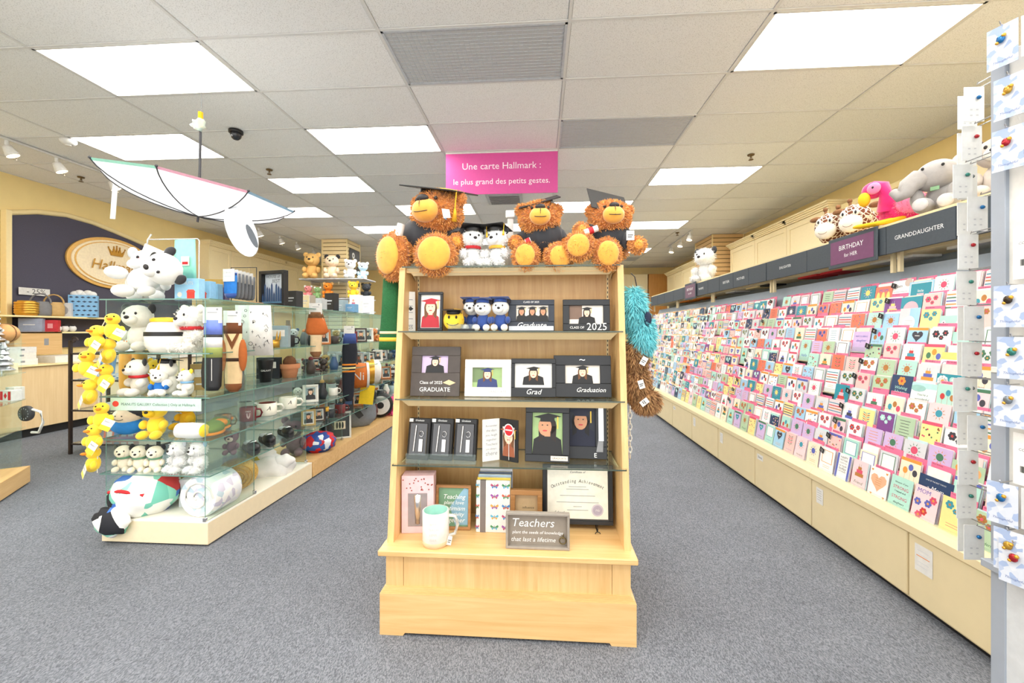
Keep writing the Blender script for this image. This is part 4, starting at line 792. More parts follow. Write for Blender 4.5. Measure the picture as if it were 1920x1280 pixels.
for (u, v, d) in SPEC:
    best = min((s_ for s_ in slots if s_[2] is None), key=lambda s_: (lambda q: (q[0]-u)**2+(q[1]-v)**2)(project((txx(tz(s_[0]))+.03, s_[1], tz(s_[0])+.085)))); best[2] = d
slots.sort(key=lambda s_: s_[1]); far = MB(); nseen = 0
for (k, y, d, col) in slots:
    z = tz(k); x = txx(z); far_sec = y > 6.42
    if d is None:
        i = rs.randrange(NG)
        if i % 16 in (4, 7, 8, 13) and rs.random() < .6: i = rs.choice([q for q in range(NG) if q % 16 not in (4, 7, 8, 13)])
        if far_sec and rs.random() < .65: i = rs.choice([q for q in range(NG) if q % 16 in (0, 3, 6, 7, 10, 14, 15, 4)])
        d = DES[i]
        if rs.random() < .035: continue
    M = TR(x+rs.uniform(-.002, .002), y, z-.003) @ FACEL @ RX(-.16+rs.uniform(-.03, .03)) @ RY(rs.uniform(-.015, .015))
    q = rs.randrange(6)
    if nseen < 300:
        nseen += 1; c = inst(d[0], None, M, 'greeting_card')
        tag(c, '%s, %s tier up, %s from near end' % (d[3], ORD[k], 'first' if col == 0 else ORD[col]), 'greeting card', 'greeting cards on the rack')
        inst(STK0[q], c, TR(0, 0, 0)); inst(TAB0[(k//3+col//5) % 4], c, TR(rs.uniform(-.01, .01), 0, rs.uniform(-.012, .004)))
    else:
        for bb in (d[4], STKB[q], TABO if far_sec else TABB[(k//3+col//5) % 4]):
            o0 = len(far.v); far.v.extend([tuple(M @ Vector(p)) for p in bb.v]); mm = [far.mi(m) for m in bb.mats]
            far.f.extend([[i+o0 for i in f] for f in bb.f]); far.m.extend([mm[i] for i in bb.m]); far.sm.extend(bb.sm)
f_ = tag(far.build('greeting_cards'), 'many small greeting cards filling the far sections of the card rack', 'greeting cards'); f_['kind'] = 'stuff'
for o in [d[0] for d in DES]+STK0+TAB0: bpy.data.objects.remove(o)

# soft toys on top of the card rack
SHT = 2.252
GIR = voro([(110, 62, 40), (96, 54, 36), (120, 70, 46)], 26, 'giraffe_print')
def giraffe_mat():
    m, nt, b = _new('giraffe_plush'); N = nt.nodes.new; L = nt.links.new
    tc = N('ShaderNodeTexCoord'); v = N('ShaderNodeTexVoronoi'); v.feature = 'DISTANCE_TO_EDGE'; v.inputs['Scale'].default_value = 30
    rp = N('ShaderNodeValToRGB'); e = rp.color_ramp.elements; e[0].position = .07; e[1].position = .1; e[0].color = lin((238, 226, 204))+(1,); e[1].color = lin((112, 62, 40))+(1,)
    L(tc.outputs['Object'], v.inputs['Vector']); L(v.outputs['Distance'], rp.inputs[0]); L(rp.outputs[0], b.inputs['Base Color']); b.inputs['Roughness'].default_value = .9; return m
GIR = giraffe_mat(); CRM = mat((244, 236, 220), .9)
for i, (yy, lab) in enumerate(((3.98, 'giraffe-print plush face at left of the pair above the birthday sign'), (3.72, 'giraffe-print plush beside the flamingo above the birthday sign'))):
    o = thing('giraffe_plush', lab, 'plush toy', TR(2.64+.03*i, yy, SHT) @ RZ(-1.0), 'giraffe plush pair'); b = MB(); b.sph((0, .06, .13), (.13, .12, .13), GIR, 18, 12); b.build('body', o)
    b = MB(); b.sph((0, -.03, .17), (.12, .1, .12), GIR, 18, 12); b.build('head', o); b = MB(); b.sph((0, -.11, .12), (.085, .05, .075), CRM, 16, 10); b.build('muzzle', o)
    for s in (-1, 1):
        b = MB(); b.sph((s*.045, -.125, .2), (.022, .012, .03), CRM, 10, 7); b.sph((s*.045, -.135, .2), (.009, .006, .015), BLACK, 8, 6); b.build('eye', o)
        b = MB(); b.cyl((s*.04, 0, .26), (s*.05, 0, .33), .012, .012, 8, BRN); b.sph((s*.05, 0, .335), .02, BRN, 8, 6); b.build('horn', o); b = MB(); b.sph((s*.13, 0, .26), (.05, .02, .025), BRN, 10, 7); b.build('ear', o)
    b = MB(); b.tube([(.04*math.sin(a), -.162, .115-.03*math.cos(a)) for a in [-1+i_*.25 for i_ in range(9)]], .002, 5, BRN); b.build('smile', o)
FLM = mat((226, 36, 118), .9, var=.15, sheen=.4); FLP = mat((240, 130, 170), .9, sheen=.4); YELP = mat((240, 190, 30), .85)
o = thing('flamingo_plush', 'hot pink flamingo plush with yellow beak and feet', 'plush toy', TR(2.66, 3.36, SHT) @ RZ(-1.0)); b = MB(); b.sph((.07, .05, .12), (.16, .12, .11), FLM, 18, 12); b.fur((.07, .05, .12), (.16, .12, .11), 900, .02, FLM); b.build('body', o)
b = MB(); b.tube([(-.02, -.02, .14), (-.01, -.05, .24), (-.03, -.05, .32), (-.09, -.05, .33)], [.06, .045, .045, .05], 12, FLM); b.sph((-.09, -.05, .31), (.075, .06, .065), FLM, 14, 9); b.build('neck_and_head', o)
b = MB(); b.sph((-.07, -.1, .31), (.045, .02, .045), FLP, 12, 8); b.sph((-.07, -.118, .315), (.008, .006, .01), BLACK, 8, 6); b.build('face_patch', o); b = MB(); b.sph((-.13, -.1, .24), (.04, .035, .055), YELP, 12, 8); b.build('beak', o)
b = MB(); b.sph((.14, -.06, .15), (.1, .03, .07), FLP, 12, 8); b.fur((.14, -.06, .15), (.1, .03, .07), 500, .025, FLP); b.build('wing', o)
for s in (0, 1): b = MB(); b.tube([(.02+.07*s, -.04, .06), (-.04+.06*s, -.14, .03), (-.1+.05*s, -.18, .02)], .017, 8, YELP); b.sph((-.12+.05*s, -.19, .02), (.05, .03, .016), YELP, 10, 6); b.build('leg', o)
ELE = mat((168, 164, 162), .9, var=.06, sheen=.4); ELI = mat((206, 200, 198), .9, sheen=.3)
o = thing('elephant_plush', 'large grey elephant plush on top of the card rack', 'plush toy', TR(2.68, 2.99, SHT) @ RZ(-1.0) @ Matrix.Scale(.76, 4)); b = MB(); b.sph((.05, .06, .16), (.17, .14, .16), ELE, 18, 12); b.build('body', o)
b = MB(); b.sph((-.02, -.04, .35), (.15, .13, .13), ELE, 20, 14, RY(-.4).to_3x3()); b.build('head', o)
b = MB(); b.tube([(-.1, -.12, .34), (-.16, -.17, .28), (-.18, -.2, .21), (-.21, -.21, .19), (-.26, -.2, .25)], [.085, .075, .06, .05, .035], 14, ELE); b.build('trunk', o)
for s in (-1, 1):
    b = MB(); b.sph((.06+.09*(s > 0), -.02+.1*(s < 0), .40), (.05, .025, .14), ELE, 14, 9, RY(.35).to_3x3()); b.sph((.06+.09*(s > 0), -.035+.1*(s < 0), .40), (.038, .018, .115), ELI, 12, 8, RY(.35).to_3x3()); b.build('ear', o)
    b = MB(); b.sph((-.07+.16*(s > 0), -.14, .08), (.07, .1, .07), ELE, 14, 9); b.build('leg', o); b = MB(); b.sph((-.07+.16*(s > 0), -.22, .08), (.055, .025, .055), ELI, 12, 8); b.build('foot_pad', o)
    b = MB(); b.sph((-.07+.13*(s > 0), -.165, .4), (.012, .008, .014), BLACK, 8, 6); b.build('eye', o)
    b = MB(); b.sph((-.13+.24*(s > 0), -.08, .16), (.05, .07, .09), ELE, 12, 8); b.build('arm', o)
b = MB(); b.box(-.03, .03, -.135, -.13, .2, .235, mat((130, 170, 130)), .003); b.build('badge', o)
plush('brown and grey plush behind the white earring cards', TR(2.70, 2.64, SHT) @ RZ(-1.0), .4, mat((196, 186, 178), .9), mat((92, 70, 56), .9), ear='flop', muz=OFFW)
plush('large white plush toy with dark ears near the slatted column', TR(2.7, 7.02, SHT) @ RZ(-.9), .62, PLW, PLB, ear='flop', fluffy=700)
# ------------------------------------------------------------------ glass display cases on the left
SZ = [.482, .722, 1.02, 1.325, 1.70]; CB = .165; CX0, CX1, CY0, CY1, CY2 = -3.05, -2.27, 2.71, 4.02, 7.3
CBASE = mat((240, 224, 190), .4, var=.02); CTOP = mat((244, 240, 226), .4, var=.02)
def case(label, y0, y1, bm, tm, panes):
    o = thing('glass_display_case', label, 'display case', TR((CX0+CX1)/2, (y0+y1)/2, 0)); Q = TR(-(CX0+CX1)/2, -(y0+y1)/2, 0)
    def cp(n, f):
        b = MB(); b.T = Q; f(b); return b.build(n, o)
    cp('kick', lambda b: b.box(CX0+.02, CX1-.02, y0+.02, y1-.02, 0, .012, BLACK)); n = max(1, round((y1-y0)/1.2)); ln = (y1-y0)/n
    for i in range(n): cp('base', lambda b: b.box(CX0, CX1, y0+i*ln+.001, y0+(i+1)*ln-.001, .012, CB-.006, bm, .002)); cp('base_deck', lambda b: b.box(CX0, CX1, y0+i*ln+.001, y0+(i+1)*ln-.001, CB-.006, CB, tm))
    for z in SZ:
        for i in range(n*2): q = ln/2; cp('glass_shelf', lambda b: b.pane(CX0-.02, CX1+.01, y0+i*q+.003, y0+(i+1)*q-.003, z-.008, z, GLASS, EDGE))
    for (xa, xb, ya, yb) in panes: cp('glass_panel', lambda b: b.pane(xa, xb, ya, yb, CB, SZ[-1]-.008, GLASS, EDGE))
    for (xa, xb, ya, yb) in panes:
        for (x, y) in ((xa, ya), (xb, yb)): cp('clip', lambda b: b.box(x-.012, x+.012, y-.008, y+.012, CB, CB+.03, CHROME, .003))
    return o
case('near glass display case with cream base, full of soft toys', CY0, CY1, CBASE, CTOP, [(CX0+.02, CX0+.026, CY0+.01, CY0+.6), (CX1-.03, CX1-.024, CY0+.01, CY0+.5), (-2.66, -2.654, CY0+.35, CY1-.02), (CX0+.2, CX1-.2, CY0+.64, CY0+.646), (CX0+.05, CX1-.05, CY1-.03, CY1-.024)])
case('far glass display case with wood base along the aisle', CY1+.02, CY2, MAPLEH, MAPLEH, [(-2.66, -2.654, CY1+.3, CY2-.02)]+[(CX0+.1, CX1-.1, y, y+.006) for y in (4.85, 5.65, 6.45, 7.2)])
def onz(u, y, z, rz=0.):
    p = AY(u, 600, y); p.z = z; return TR(*p) @ RZ(rz)
GRYP = mat((190, 194, 198), .9, sheen=.3); PLC = mat((230, 226, 216), .9, sheen=.4)
# top
plush('white plush toy lying back on top of the near case, head to the right', onz(243, 2.84, SZ[4]+.105, .0) @ RY(1.2), .46, PLW, PLB, ear='flop', name='plush_toy')
plush('white plush lying behind, on top of the near case at left', onz(283, 3.12, SZ[4]+.0, .5), .46, PLW, GRYP, ear='flop', muz=WHITE)
MINT = mat((150, 220, 200), .9, var=.05); o = thing('towel_rail', 'thin metal rail holding towels above the near case', 'rail', onz(350, 3.0, SZ[4])); b = MB(); b.tube([(.1, 0, 0), (.1, 0, .46), (.09, 0, .475), (-.3, 0, .475)], .005, 6, CHROME); b.build('rod', o); b = MB(); b.lathe([(0, 0), (.05, 0), (.05, .006), (0, .008)], 14, (.1, 0, 0), CHROME); b.build('foot', o)
hanging('tea_towel', 'mint green towel hanging above the near case', onz(347, 3.0, SZ[4]+.47), [(-.085, .085, 0), (-.09, .09, -.2), (-.08, .092, -.3)], .008, MINT, (), 'towel', None, lambda b: (b.box(-.02, .045, -.014, -.012, -.2, -.13, WHITE), b.rect(-.01, .035, -.19, -.17, -.0146, RED)), wav=.004)
o = thing('pot_holder', 'white pot holder with dark oval print hanging tilted from the rail', 'pot holder', onz(303, 2.96, SZ[4]+.47) @ RY(.4)); b = MB(); b.box(-.11, .11, -.006, .006, -.3, -.08, WHITE, .005); b.build('pad', o); b = MB(); b.tube([(-.09, 0, 0), (-.1, 0, -.05), (-.09, 0, -.09)], .006, 6, WHITE); b.build('loop', o)
b = MB(); b.disc(0, -.15, .03, .04, -.0066, BLACK, 16); b.rect(-.11, .11, -.21, -.2, -.0066, mat((230, 130, 130))); b.rect(-.11, .11, -.25, -.225, -.0066, MINT); b.rect(-.11, .11, -.29, -.27, -.0066, mat((80, 150, 200))); b.build('print', o)
LBL_ = mat((150, 200, 232), .5)
def _puz(b, w, h, y): b.fit('PEANUTS', w*.7, -w*.08, h*.78, y, WHITE); b.rect(w*.02, w*.34, h*.08, h*.38, y, mat((214, 60, 44))); b.poly([(-w*.02, y, h*.38), (w*.38, y, h*.38), (w*.3, y, h*.5), (w*.06, y, h*.5)], mat((224, 76, 56))); b.disc(-w*.28, h*.28, w*.1, w*.1, y, OFFW); b.rect(-w*.4, -w*.2, h*.06, h*.12, y, mat((110, 180, 80)))
for i, (u, y, l) in enumerate(((356, 2.95, 'front light blue puzzle box on the near case'), (378, 3.12, 'second light blue puzzle box behind the first'), (393, 3.3, 'third light blue puzzle box, hindmost'))): carton('puzzle_box', l, onz(u, y, SZ[4], .0), .19, .06, .165, LBL_, _puz, 'box', 'light blue puzzle boxes')
carton('game_box', 'purple and gold box leaning behind the puzzle boxes', onz(402, 3.45, SZ[4], .3), .2, .1, .22, mat((92, 70, 110)), lambda b, w, h, y: (b.poly([(-w*.5, y, h*.5), (w*.5, y, h*.7), (w*.5, y, h), (-w*.5, y, h)], mat((200, 160, 80))), b.rect(-w*.4, w*.4, h*.1, h*.3, y, BRNL)))
o = thing('sock_stand', 'small metal stand holding packaged socks on the near case', 'stand', onz(455, 3.3, SZ[4])); b = MB(); b.box(-.14, .14, -.06, .06, 0, .012, WDF, .003); b.build('foot', o); b = MB(); b.tube([(-.1, 0, .01), (-.1, 0, .3), (.12, 0, .3), (.12, 0, .01)], .004, 6, BLACK); b.build('frame', o)
SOCKB = mat((44, 120, 200), .95, var=.1); SOCKG = mat((120, 124, 130), .95, var=.2, scale=200)
def sock_card(b): b.box(-.055, .055, -.016, -.013, -.07, .03, WHITE); b.fit('SOCKS', .05, 0, .0, -.0166, GREY); b.rect(-.04, .03, -.03, -.026, -.0166, LGREY)
for i in range(6):
    hanging('sock_pair', 'blue socks with dark toes at front of the sock stand' if i == 0 else '%s pair of grey socks on the stand behind the blue pair' % ['', 'first', 'second', 'third', 'fourth', 'hindmost'][i], onz(432+i*7, 3.18+i*.055, SZ[4]+.24, -.15), [(-.06, .06, 0), (-.062, .062, -.06), (-.06, .06, -.15), (-.05, .055, -.185), (-.03, .04, -.2)], .012, SOCKB if i == 0 else SOCKG, ((-.005, -.02, NVY), (-.165, -.199, NVY)) if i == 0 else (), 'socks', 'packaged socks on the stand', sock_card)
def _house(b, w, h, y):
    for i in range(9): x = -w*.36+w*.09*i; b.rect(x-w*.035, x+w*.035, h*.12, h*(.3+.3*abs(math.sin(i*1.9))), y+.008, mat((40, 70, 110))); b.poly([(x-w*.035, y+.008, h*(.3+.3*abs(math.sin(i*1.9)))), (x+w*.035, y+.008, h*(.3+.3*abs(math.sin(i*1.9)))), (x, y+.008, h*(.38+.3*abs(math.sin(i*1.9))))], mat((30, 50, 90)))
    b.rect(-w*.41, w*.41, h*.09, h*.14, y+.0075, mat((80, 120, 150))); b.fit('HOUSE of', w*.52, w*.05, h*.82, y+.0075, DGREY); b.fit('BEST', w*.3, w*.17, h*.7, y+.0075, DGREY)
picture_frame('deep black frame with blue castle skyline and lettering', onz(517, 3.72, SZ[4], -.25), .30, .33, BLACK, .03, mat((214, 220, 226)), 0, None, (), d=.05, easel=False, deco=_house, cat='picture')
for i, (u, y, w_, h_, m, l) in enumerate(((551, 4.0, .14, .17, mat((40, 42, 46)), 'black box right of the deep black frame'), (575, 4.25, .15, .15, CHROME, 'silver box on the far case, nearest'), (597, 4.55, .16, .13, mat((180, 186, 190), .3), 'pale silver box on the far case, second'), (622, 4.8, .13, .22, BLACK, 'tall black box on the far case below the column'), (640, 5.1, .14, .16, mat((150, 170, 180), .3), 'grey-blue box behind tall black box'), (668, 5.3, .14, .24, mat((232, 236, 240)), 'tall white box printed with pink figure shape'), (690, 5.7, .14, .26, mat((226, 234, 240)), 'tall white box nearest the green scarf'), (660, 4.95, .12, .1, mat((110, 160, 200)), 'low light blue box by white tall box'), (585, 4.95, .2, .1, mat((214, 220, 224)), 'wide pale box behind silver boxes'))):
    carton('gift_box', l, onz(u, y, SZ[4], -.2), w_, .09, h_, m, (lambda b, w, h, y: (b.rect(-w*.25, w*.1, h*.2, h*.6, y, mat((206, 110, 130))), b.disc(-w*.08, h*.7, w*.12, w*.12, y, mat((230, 170, 150))))) if i == 5 else (lambda b, w, h, y: (b.rect(-w*.3, w*.3, h*.55, h*.62, y, LGREY), b.rect(-w*.2, w*.2, h*.4, h*.44, y, LGREY), b.rect(-w*.42, w*.42, h*.06, h*.1, y, GREY))))
# upper glass shelf
plush('large white plush with dark ears on the upper shelf, left', onz(262, 2.95, SZ[3], .2), .38, PLC, PLB, None, None, ear='flop')
o = thing('cookie_jar', 'round white jar with black band and yellow lid between two plush toys', 'jar', onz(315, 2.83, SZ[3])); b = MB(); b.lathe([(0, 0), (.1, 0), (.13, .05), (.135, .12), (.11, .2), (.095, .215), (.09, .22)], 28, (0, 0, 0), mat((246, 242, 232), .25)); b.build('body', o)
b = MB(); b.lathe([(.1358, .115), (.1345, .145)], 28, (0, 0, 0), BLACK); b.build('band', o); b = MB(); b.lathe([(.1, .215), (.102, .235), (.085, .245), (0, .25)], 24, (0, 0, 0), mat((236, 178, 30), .3)); b.build('lid', o)
plush('white fluffy plush with red collar, right of the round jar', onz(362, 2.86, SZ[3], -.2), .36, PLC, PLC, None, RED, fluffy=500)
b = MB(); o = thing('figurine', 'small red and yellow figurine behind the round jar', 'figurine', onz(318, 3.2, SZ[3])); b.lathe([(0, 0), (.05, 0), (.04, .1), (.02, .13)], 14, (0, 0, 0), YELP); b.build('base', o); b = MB(); b.sph((0, 0, .17), (.04, .04, .05), RED, 12, 8); b.build('top', o)
# middle shelf
PLY = mat((250, 212, 50), .85, var=.04, sheen=.3); MUST = mat((226, 160, 50), .9, sheen=.3)
for i, (u, l) in enumerate(((238, 'mustard yellow upright bolster at left of the middle shelf'), (262, 'mustard yellow upright bolster, right of the pair'))): hanging('bolster', l, onz(u, 3.0+.02*i, SZ[3]-.012), [(-.045, .045, 0), (-.05, .05, -.1), (-.048, .048, -.25), (-.03, .03, -.29)], .045, MUST, (), 'cushion', 'mustard bolsters')
plush('white plush with red collar on the middle shelf, left', onz(262, 2.8, SZ[2], -.3), .28, PLC, PLB, None, RED, ear='flop'); plush('white plush in black graduation cap on the middle shelf', onz(318, 2.84, SZ[2], -.6), .27, PLC, PLB, BLACK, None, ear='flop', tas=TASSEL); plush('white plush in blue coat on the middle shelf', onz(300, 2.78, SZ[2], .4), .2, PLC, PLC, None, None, mat((30, 110, 190), .8)); plush('yellow plush sitting behind white ones on the middle shelf', onz(296, 3.05, SZ[2]), .26, PLY, PLY); plush('pale plush with blue ribbon at right of the middle shelf', onz(352, 2.8, SZ[2], -.3), .2, PLC, PLY, None, mat((130, 180, 220)))
HDRG = mat((196, 226, 208), .5, var=.05); o = thing('shelf_sign', 'pale green shelf strip lettered gallery collection', 'sign', onz(292, 2.69, SZ[2]-.09)); b = MB(); b.box(-.33, .33, -.004, .002, 0, .085, HDRG, .001); b.build('strip', o)
b = MB(); b.disc(-.29, .045, .024, .02, -.0047, mat((220, 70, 60)), 16); b.build('badge', o); b = MB(); b.fit('PEANUTS GALLERY Collection | Only at Hallmark', .54, .02, .042, -.0047, mat((36, 54, 64)), hmax=.036); b.build('lettering', o)
# lower shelves
o = thing('doll_cushion', 'plush cushion with cream face, dark hair and blue dress', 'cushion', onz(238, 2.85, SZ[1]) @ Matrix.Diagonal((.82, .8, .68, 1))); b = MB(); b.sph((0, 0, .1), (.15, .08, .1), mat((40, 130, 210), .85, bump=.2), 18, 12); b.build('dress', o); b = MB(); b.sph((.01, -.01, .2), (.12, .08, .09), mat((250, 230, 206), .85), 18, 12); b.build('face', o); b = MB(); b.sph((.02, .02, .235), (.14, .085, .075), mat((60, 60, 66), .9), 18, 12); b.build('hair', o)
b = MB(); b.tube([(.05*math.sin(a)+.01, -.09, .2-.03*math.cos(a)) for a in [-1+.25*i for i in range(9)]], .003, 5, BLACK); [b.sph((x, -.088, .215), .006, BLACK, 6, 5) for x in (-.02, .04)]; b.build('features', o)
plush('round yellow plush with black sunglasses at front of shelf', onz(294, 2.80, SZ[1], .15), .29, PLY, PLY, glasses=True, muz=mat((244, 196, 30), .85)); plush('orange yellow plush with black sunglasses behind the round one', onz(352, 3.05, SZ[1], -.3), .27, mat((244, 190, 40), .9), PLY, glasses=True)
o = thing('roll_cushion', 'white sausage-shaped cushion with yellow ends', 'cushion', onz(358, 2.78, SZ[1])); b = MB(); b.tube([(-.1, 0, .055), (-.085, 0, .055), (0, 0, .055), (.085, 0, .055), (.1, 0, .055)], [.03, .052, .056, .052, .03], 16, PLW); b.build('roll', o); b = MB(); b.sph((.1, 0, .055), (.02, .045, .045), PLY, 12, 8); b.build('end', o)
GRS = mat((120, 140, 70), .9); ORS = mat((236, 140, 40), .85)
for i, (u, y, l) in enumerate(((400, 2.9, 'green slipper with orange trim, front'), (412, 3.05, 'green slipper with orange trim, behind the first'))):
    o = thing('slipper', l, 'slipper', onz(u, y, SZ[1], .5), 'green slippers'); b = MB(); b.sph((0, 0, .05), (.07, .12, .05), GRS, 16, 10); b.build('upper', o); b = MB(); b.sph((0, -.005, .02), (.075, .125, .02), ORS, 16, 8); b.build('sole', o); b = MB(); b.sph((.03, .06, .07), (.05, .05, .03), ORS, 12, 8); b.build('opening', o)
GST = mat((110, 160, 130), .9)
for i, u in enumerate((233, 262, 292)): plush('small cream plush with green scarf and dark ears, %s of three' % ['left', 'middle', 'right'][i], onz(u, 2.82, SZ[0]-.01, .4), .2, mat((244, 236, 216), .9), PLB, None, GST, ear='flop', grp='small plush with green scarves')
for i, (u, l) in enumerate(((338, 'white plush with grey ears beside the green scarves'), (376, 'white plush with blue-grey ears at shelf corner'))): plush(l, onz(u, 2.84, SZ[0]-.01, -.3), .24, PLW, [GRYP, mat((150, 176, 196), .9)][i], ear='flop', fluffy=200)
o = thing('white_cushion', 'folded white plush throw leaning between white plush toys', 'throw', onz(362, 2.98, SZ[0]-.01)); b = MB(); b.sph((0, 0, .1), (.08, .06, .12), PLW, 16, 12, None, lambda d: 1+.06*math.sin(7*d.x+5*d.z)); b.build('cloth', o)
PATCH = voro([(244, 244, 240), (150, 220, 196), (244, 244, 240), (70, 120, 200), (30, 32, 40), (244, 244, 240), (206, 60, 60), (120, 200, 180)], 9, 'patchwork')
o = thing('folded_blanket', 'bundled patchwork blanket hanging over the case base', 'blanket', onz(270, 2.85, CB)); b = MB(); b.sph((0, .02, .14), (.22, .2, .17), PATCH, 30, 18, None, lambda d: 1+.05*math.sin(9*d.x+4*d.z)*math.cos(5*d.y)); b.build('bundle', o); b = MB(); b.sph((-.07, -.17, -.0), (.13, .05, .1), PATCH, 20, 12, None, lambda d: 1+.1*math.sin(8*d.x+6*d.z)); b.build('loose_fold', o)
b = MB(); b.tube([(-.14, -.12, .18), (0, -.17, .21), (.13, -.13, .17)], .012, 8, RED); b.build('tie', o)
SPECK = voro([(244, 244, 242), (236, 240, 244), (244, 244, 242), (190, 210, 220), (246, 246, 244), (206, 204, 220)], 22, 'speckled')
o = thing('rolled_blanket', 'rolled white blanket with faint print in the case base', 'blanket', onz(371, 2.78, CB, -.02)); b = MB(); b.tube([(0, 0, .14), (0, .02, .14), (0, .24, .14), (0, .27, .14)], [.135, .145, .145, .12], 24, SPECK); b.build('roll', o)
b = MB(); b.tube([((.12-.0055*i)*math.cos(i*.55), -.004, .14+(.12-.0055*i)*math.sin(i*.55)) for i in range(20)], .006, 6, OFFW); b.build('spiral_edge', o)
# garland of yellow soft toys
o = thing('chick_garland', 'string of yellow plush chicks hanging at the front of the case', 'garland', TR(-2.95, 2.62, 1.5)); b = MB(); b.tube([(.03, 0, .05), (0, 0, 0), (-.02, 0, -.5), (-.03, 0, -.98)], .003, 5, OFFW); b.build('string', o)
for i, (dx, z_) in enumerate(((.1, -.02), (.02, -.1), (.07, -.19), (-.05, -.27), (.05, -.36), (-.03, -.46), (.02, -.62), (.0, -.76), (-.04, -.92))):
    M = TR(dx-.02, -.03*(i % 2), z_) @ RZ(.5-.5*(i % 3)) @ RX(-.15); b = MB(); b.sph((0, 0, 0), (.045, .04, .055), PLY, 12, 9); b.sph((0, -.01, .075), (.042, .04, .04), PLY, 12, 9); [b.sph((q*.05, -.01, .0), (.02, .018, .03), PLY, 8, 6) for q in (-1, 1)]; c = b.build('chick', o, M)
    b = MB(); b.sph((0, -.055, .07), (.016, .02, .01), ORS, 8, 6); b.build('beak', c); b = MB(); [b.sph((q*.018, -.045, .088), .005, BLACK, 6, 5) for q in (-1, 1)]; b.build('eyes', c)
    b = MB(); b.T = TR(.05, -.05, -.03) @ RY(.5); b.box(-.03, .03, 0, .0015, -.045, .03, WHITE); b.rect(-.03, .03, -.045, -.015, -.0006, PLY); b.fit('PEANUTS', .045, 0, .01, -.0006, BLACK, hmax=.02); b.build('hang_tag', c)
# goods hung on the aisle side
def header(b): b.box(-.06, .06, -.013, -.011, -.02, .09, WHITE); b.rect(-.03, .03, .05, .055, -.0136, GREY); b.disc(.03, .075, .008, .008, -.0136, GREY, 8)
hanging('novelty_socks', 'blue, green and black socks hanging at the case corner', TR(*AX(400, 600, -2.27)) @ RZ(.25), [(-.055, .055, 0), (-.06, .055, -.2), (-.075, .055, -.36), (-.07, .05, -.46), (-.04, .03, -.49)], .016, BLACK, ((.0, -.1, mat((110, 130, 210), .95)), (-.12, -.19, WHITE), (-.19, -.26, mat((150, 160, 90), .95))), 'socks', 'novelty socks on the case', header, lambda o: [(b := MB()).rect(-.004, .0, -.42, -.27, -.0185, OFFW), b.build('stripe', o)])
hanging('novelty_socks', 'brown and cream socks hanging beside the blue and black pair', TR(*AX(437, 605, -2.27)) @ RZ(.25), [(-.06, .06, 0), (-.06, .06, -.2), (-.055, .06, -.4), (-.05, .055, -.48), (-.02, .03, -.51)], .016, mat((226, 196, 150), .95), ((.0, -.08, mat((110, 62, 34), .95)), (-.26, -.285, mat((60, 40, 28), .9)), (-.45, -.509, mat((120, 70, 36), .95))), 'socks', 'novelty socks on the case', header, lambda o: [(b := MB()).poly([(-.05, -.0185, -.08), (-.0, -.0185, -.2), (.05, -.0185, -.08), (.03, -.0185, -.08), (0, -.0185, -.14), (-.03, -.0185, -.08)], mat((120, 70, 36), .95)), b.build('lapel', o)]+[(b := MB()).sph((q*.07, -.01, -.24), (.03, .02, .12), mat((176, 96, 44), .95), 10, 8) and b.build('sleeve', o) for q in (-1, 1)])
def _tt(o):
    b = MB(); rr = random.Random(8)
    for i in range(26):
        x, z_ = rr.uniform(-.1, .1), rr.uniform(-.36, -.03); k = i % 4; r = rr.uniform(.008, .018)
        if k == 0: b.tube([(x+r*math.cos(a), -.009, z_+r*math.sin(a)) for a in [q*.7 for q in range(10)]], .0014, 4, BLACK)
        elif k == 1: b.tube([(x-r, -.009, z_), (x, -.009, z_+r), (x+r, -.009, z_-r)], .0014, 4, BLACK)
        elif k == 2: b.poly([(x-r*.5, -.009, z_), (x+r*.2, -.009, z_+r*.2), (x, -.009, z_+r*1.4)], BLACK)
        else: b.tube([(x, -.009, z_-r), (x, -.009, z_+r)], .0014, 4, BLACK); b.tube([(x-r*.6, -.009, z_), (x+r*.6, -.009, z_)], .0014, 4, BLACK)

    return b.build('print', o)

hanging('tea_towel', 'white towel with small black line drawings, hung on the case side', TR(*AX(476, 572, -2.27)) @ RZ(.35), [(-.13, .12, 0), (-.13, .13, -.2), (-.125, .14, -.4)], .007, WHITE, (), 'towel', None, None, _tt, .0)
hanging('novelty_socks', 'brown and orange socks hanging on the far case, nearest', TR(*AX(592, 585, -2.27)) @ RZ(.4), [(-.06, .06, 0), (-.1, .12, -.2), (-.05, .06, -.24), (-.05, .05, -.42), (-.02, .03, -.46)], .02, mat((226, 200, 160), .95), ((0, -.06, BRN), (-.06, -.23, mat((190, 100, 44), .95)), (-.4, -.455, BRN)), 'socks', 'novelty socks on the case', header)
hanging('novelty_socks', 'black socks with orange flame stripes hanging on the far case', TR(*AX(655, 625, -2.27)) @ RZ(.4), [(-.06, .07, 0), (-.08, .09, -.2), (-.08, .06, -.5), (-.07, .05, -.75), (-.03, .03, -.8)], .03, mat((34, 36, 46), .95), ((.0, -.12, mat((60, 80, 140), .9)), (-.36, -.38, ORS), (-.4, -.42, mat((240, 220, 150))), (-.44, -.46, ORS)), 'socks', 'novelty socks on the case', header)
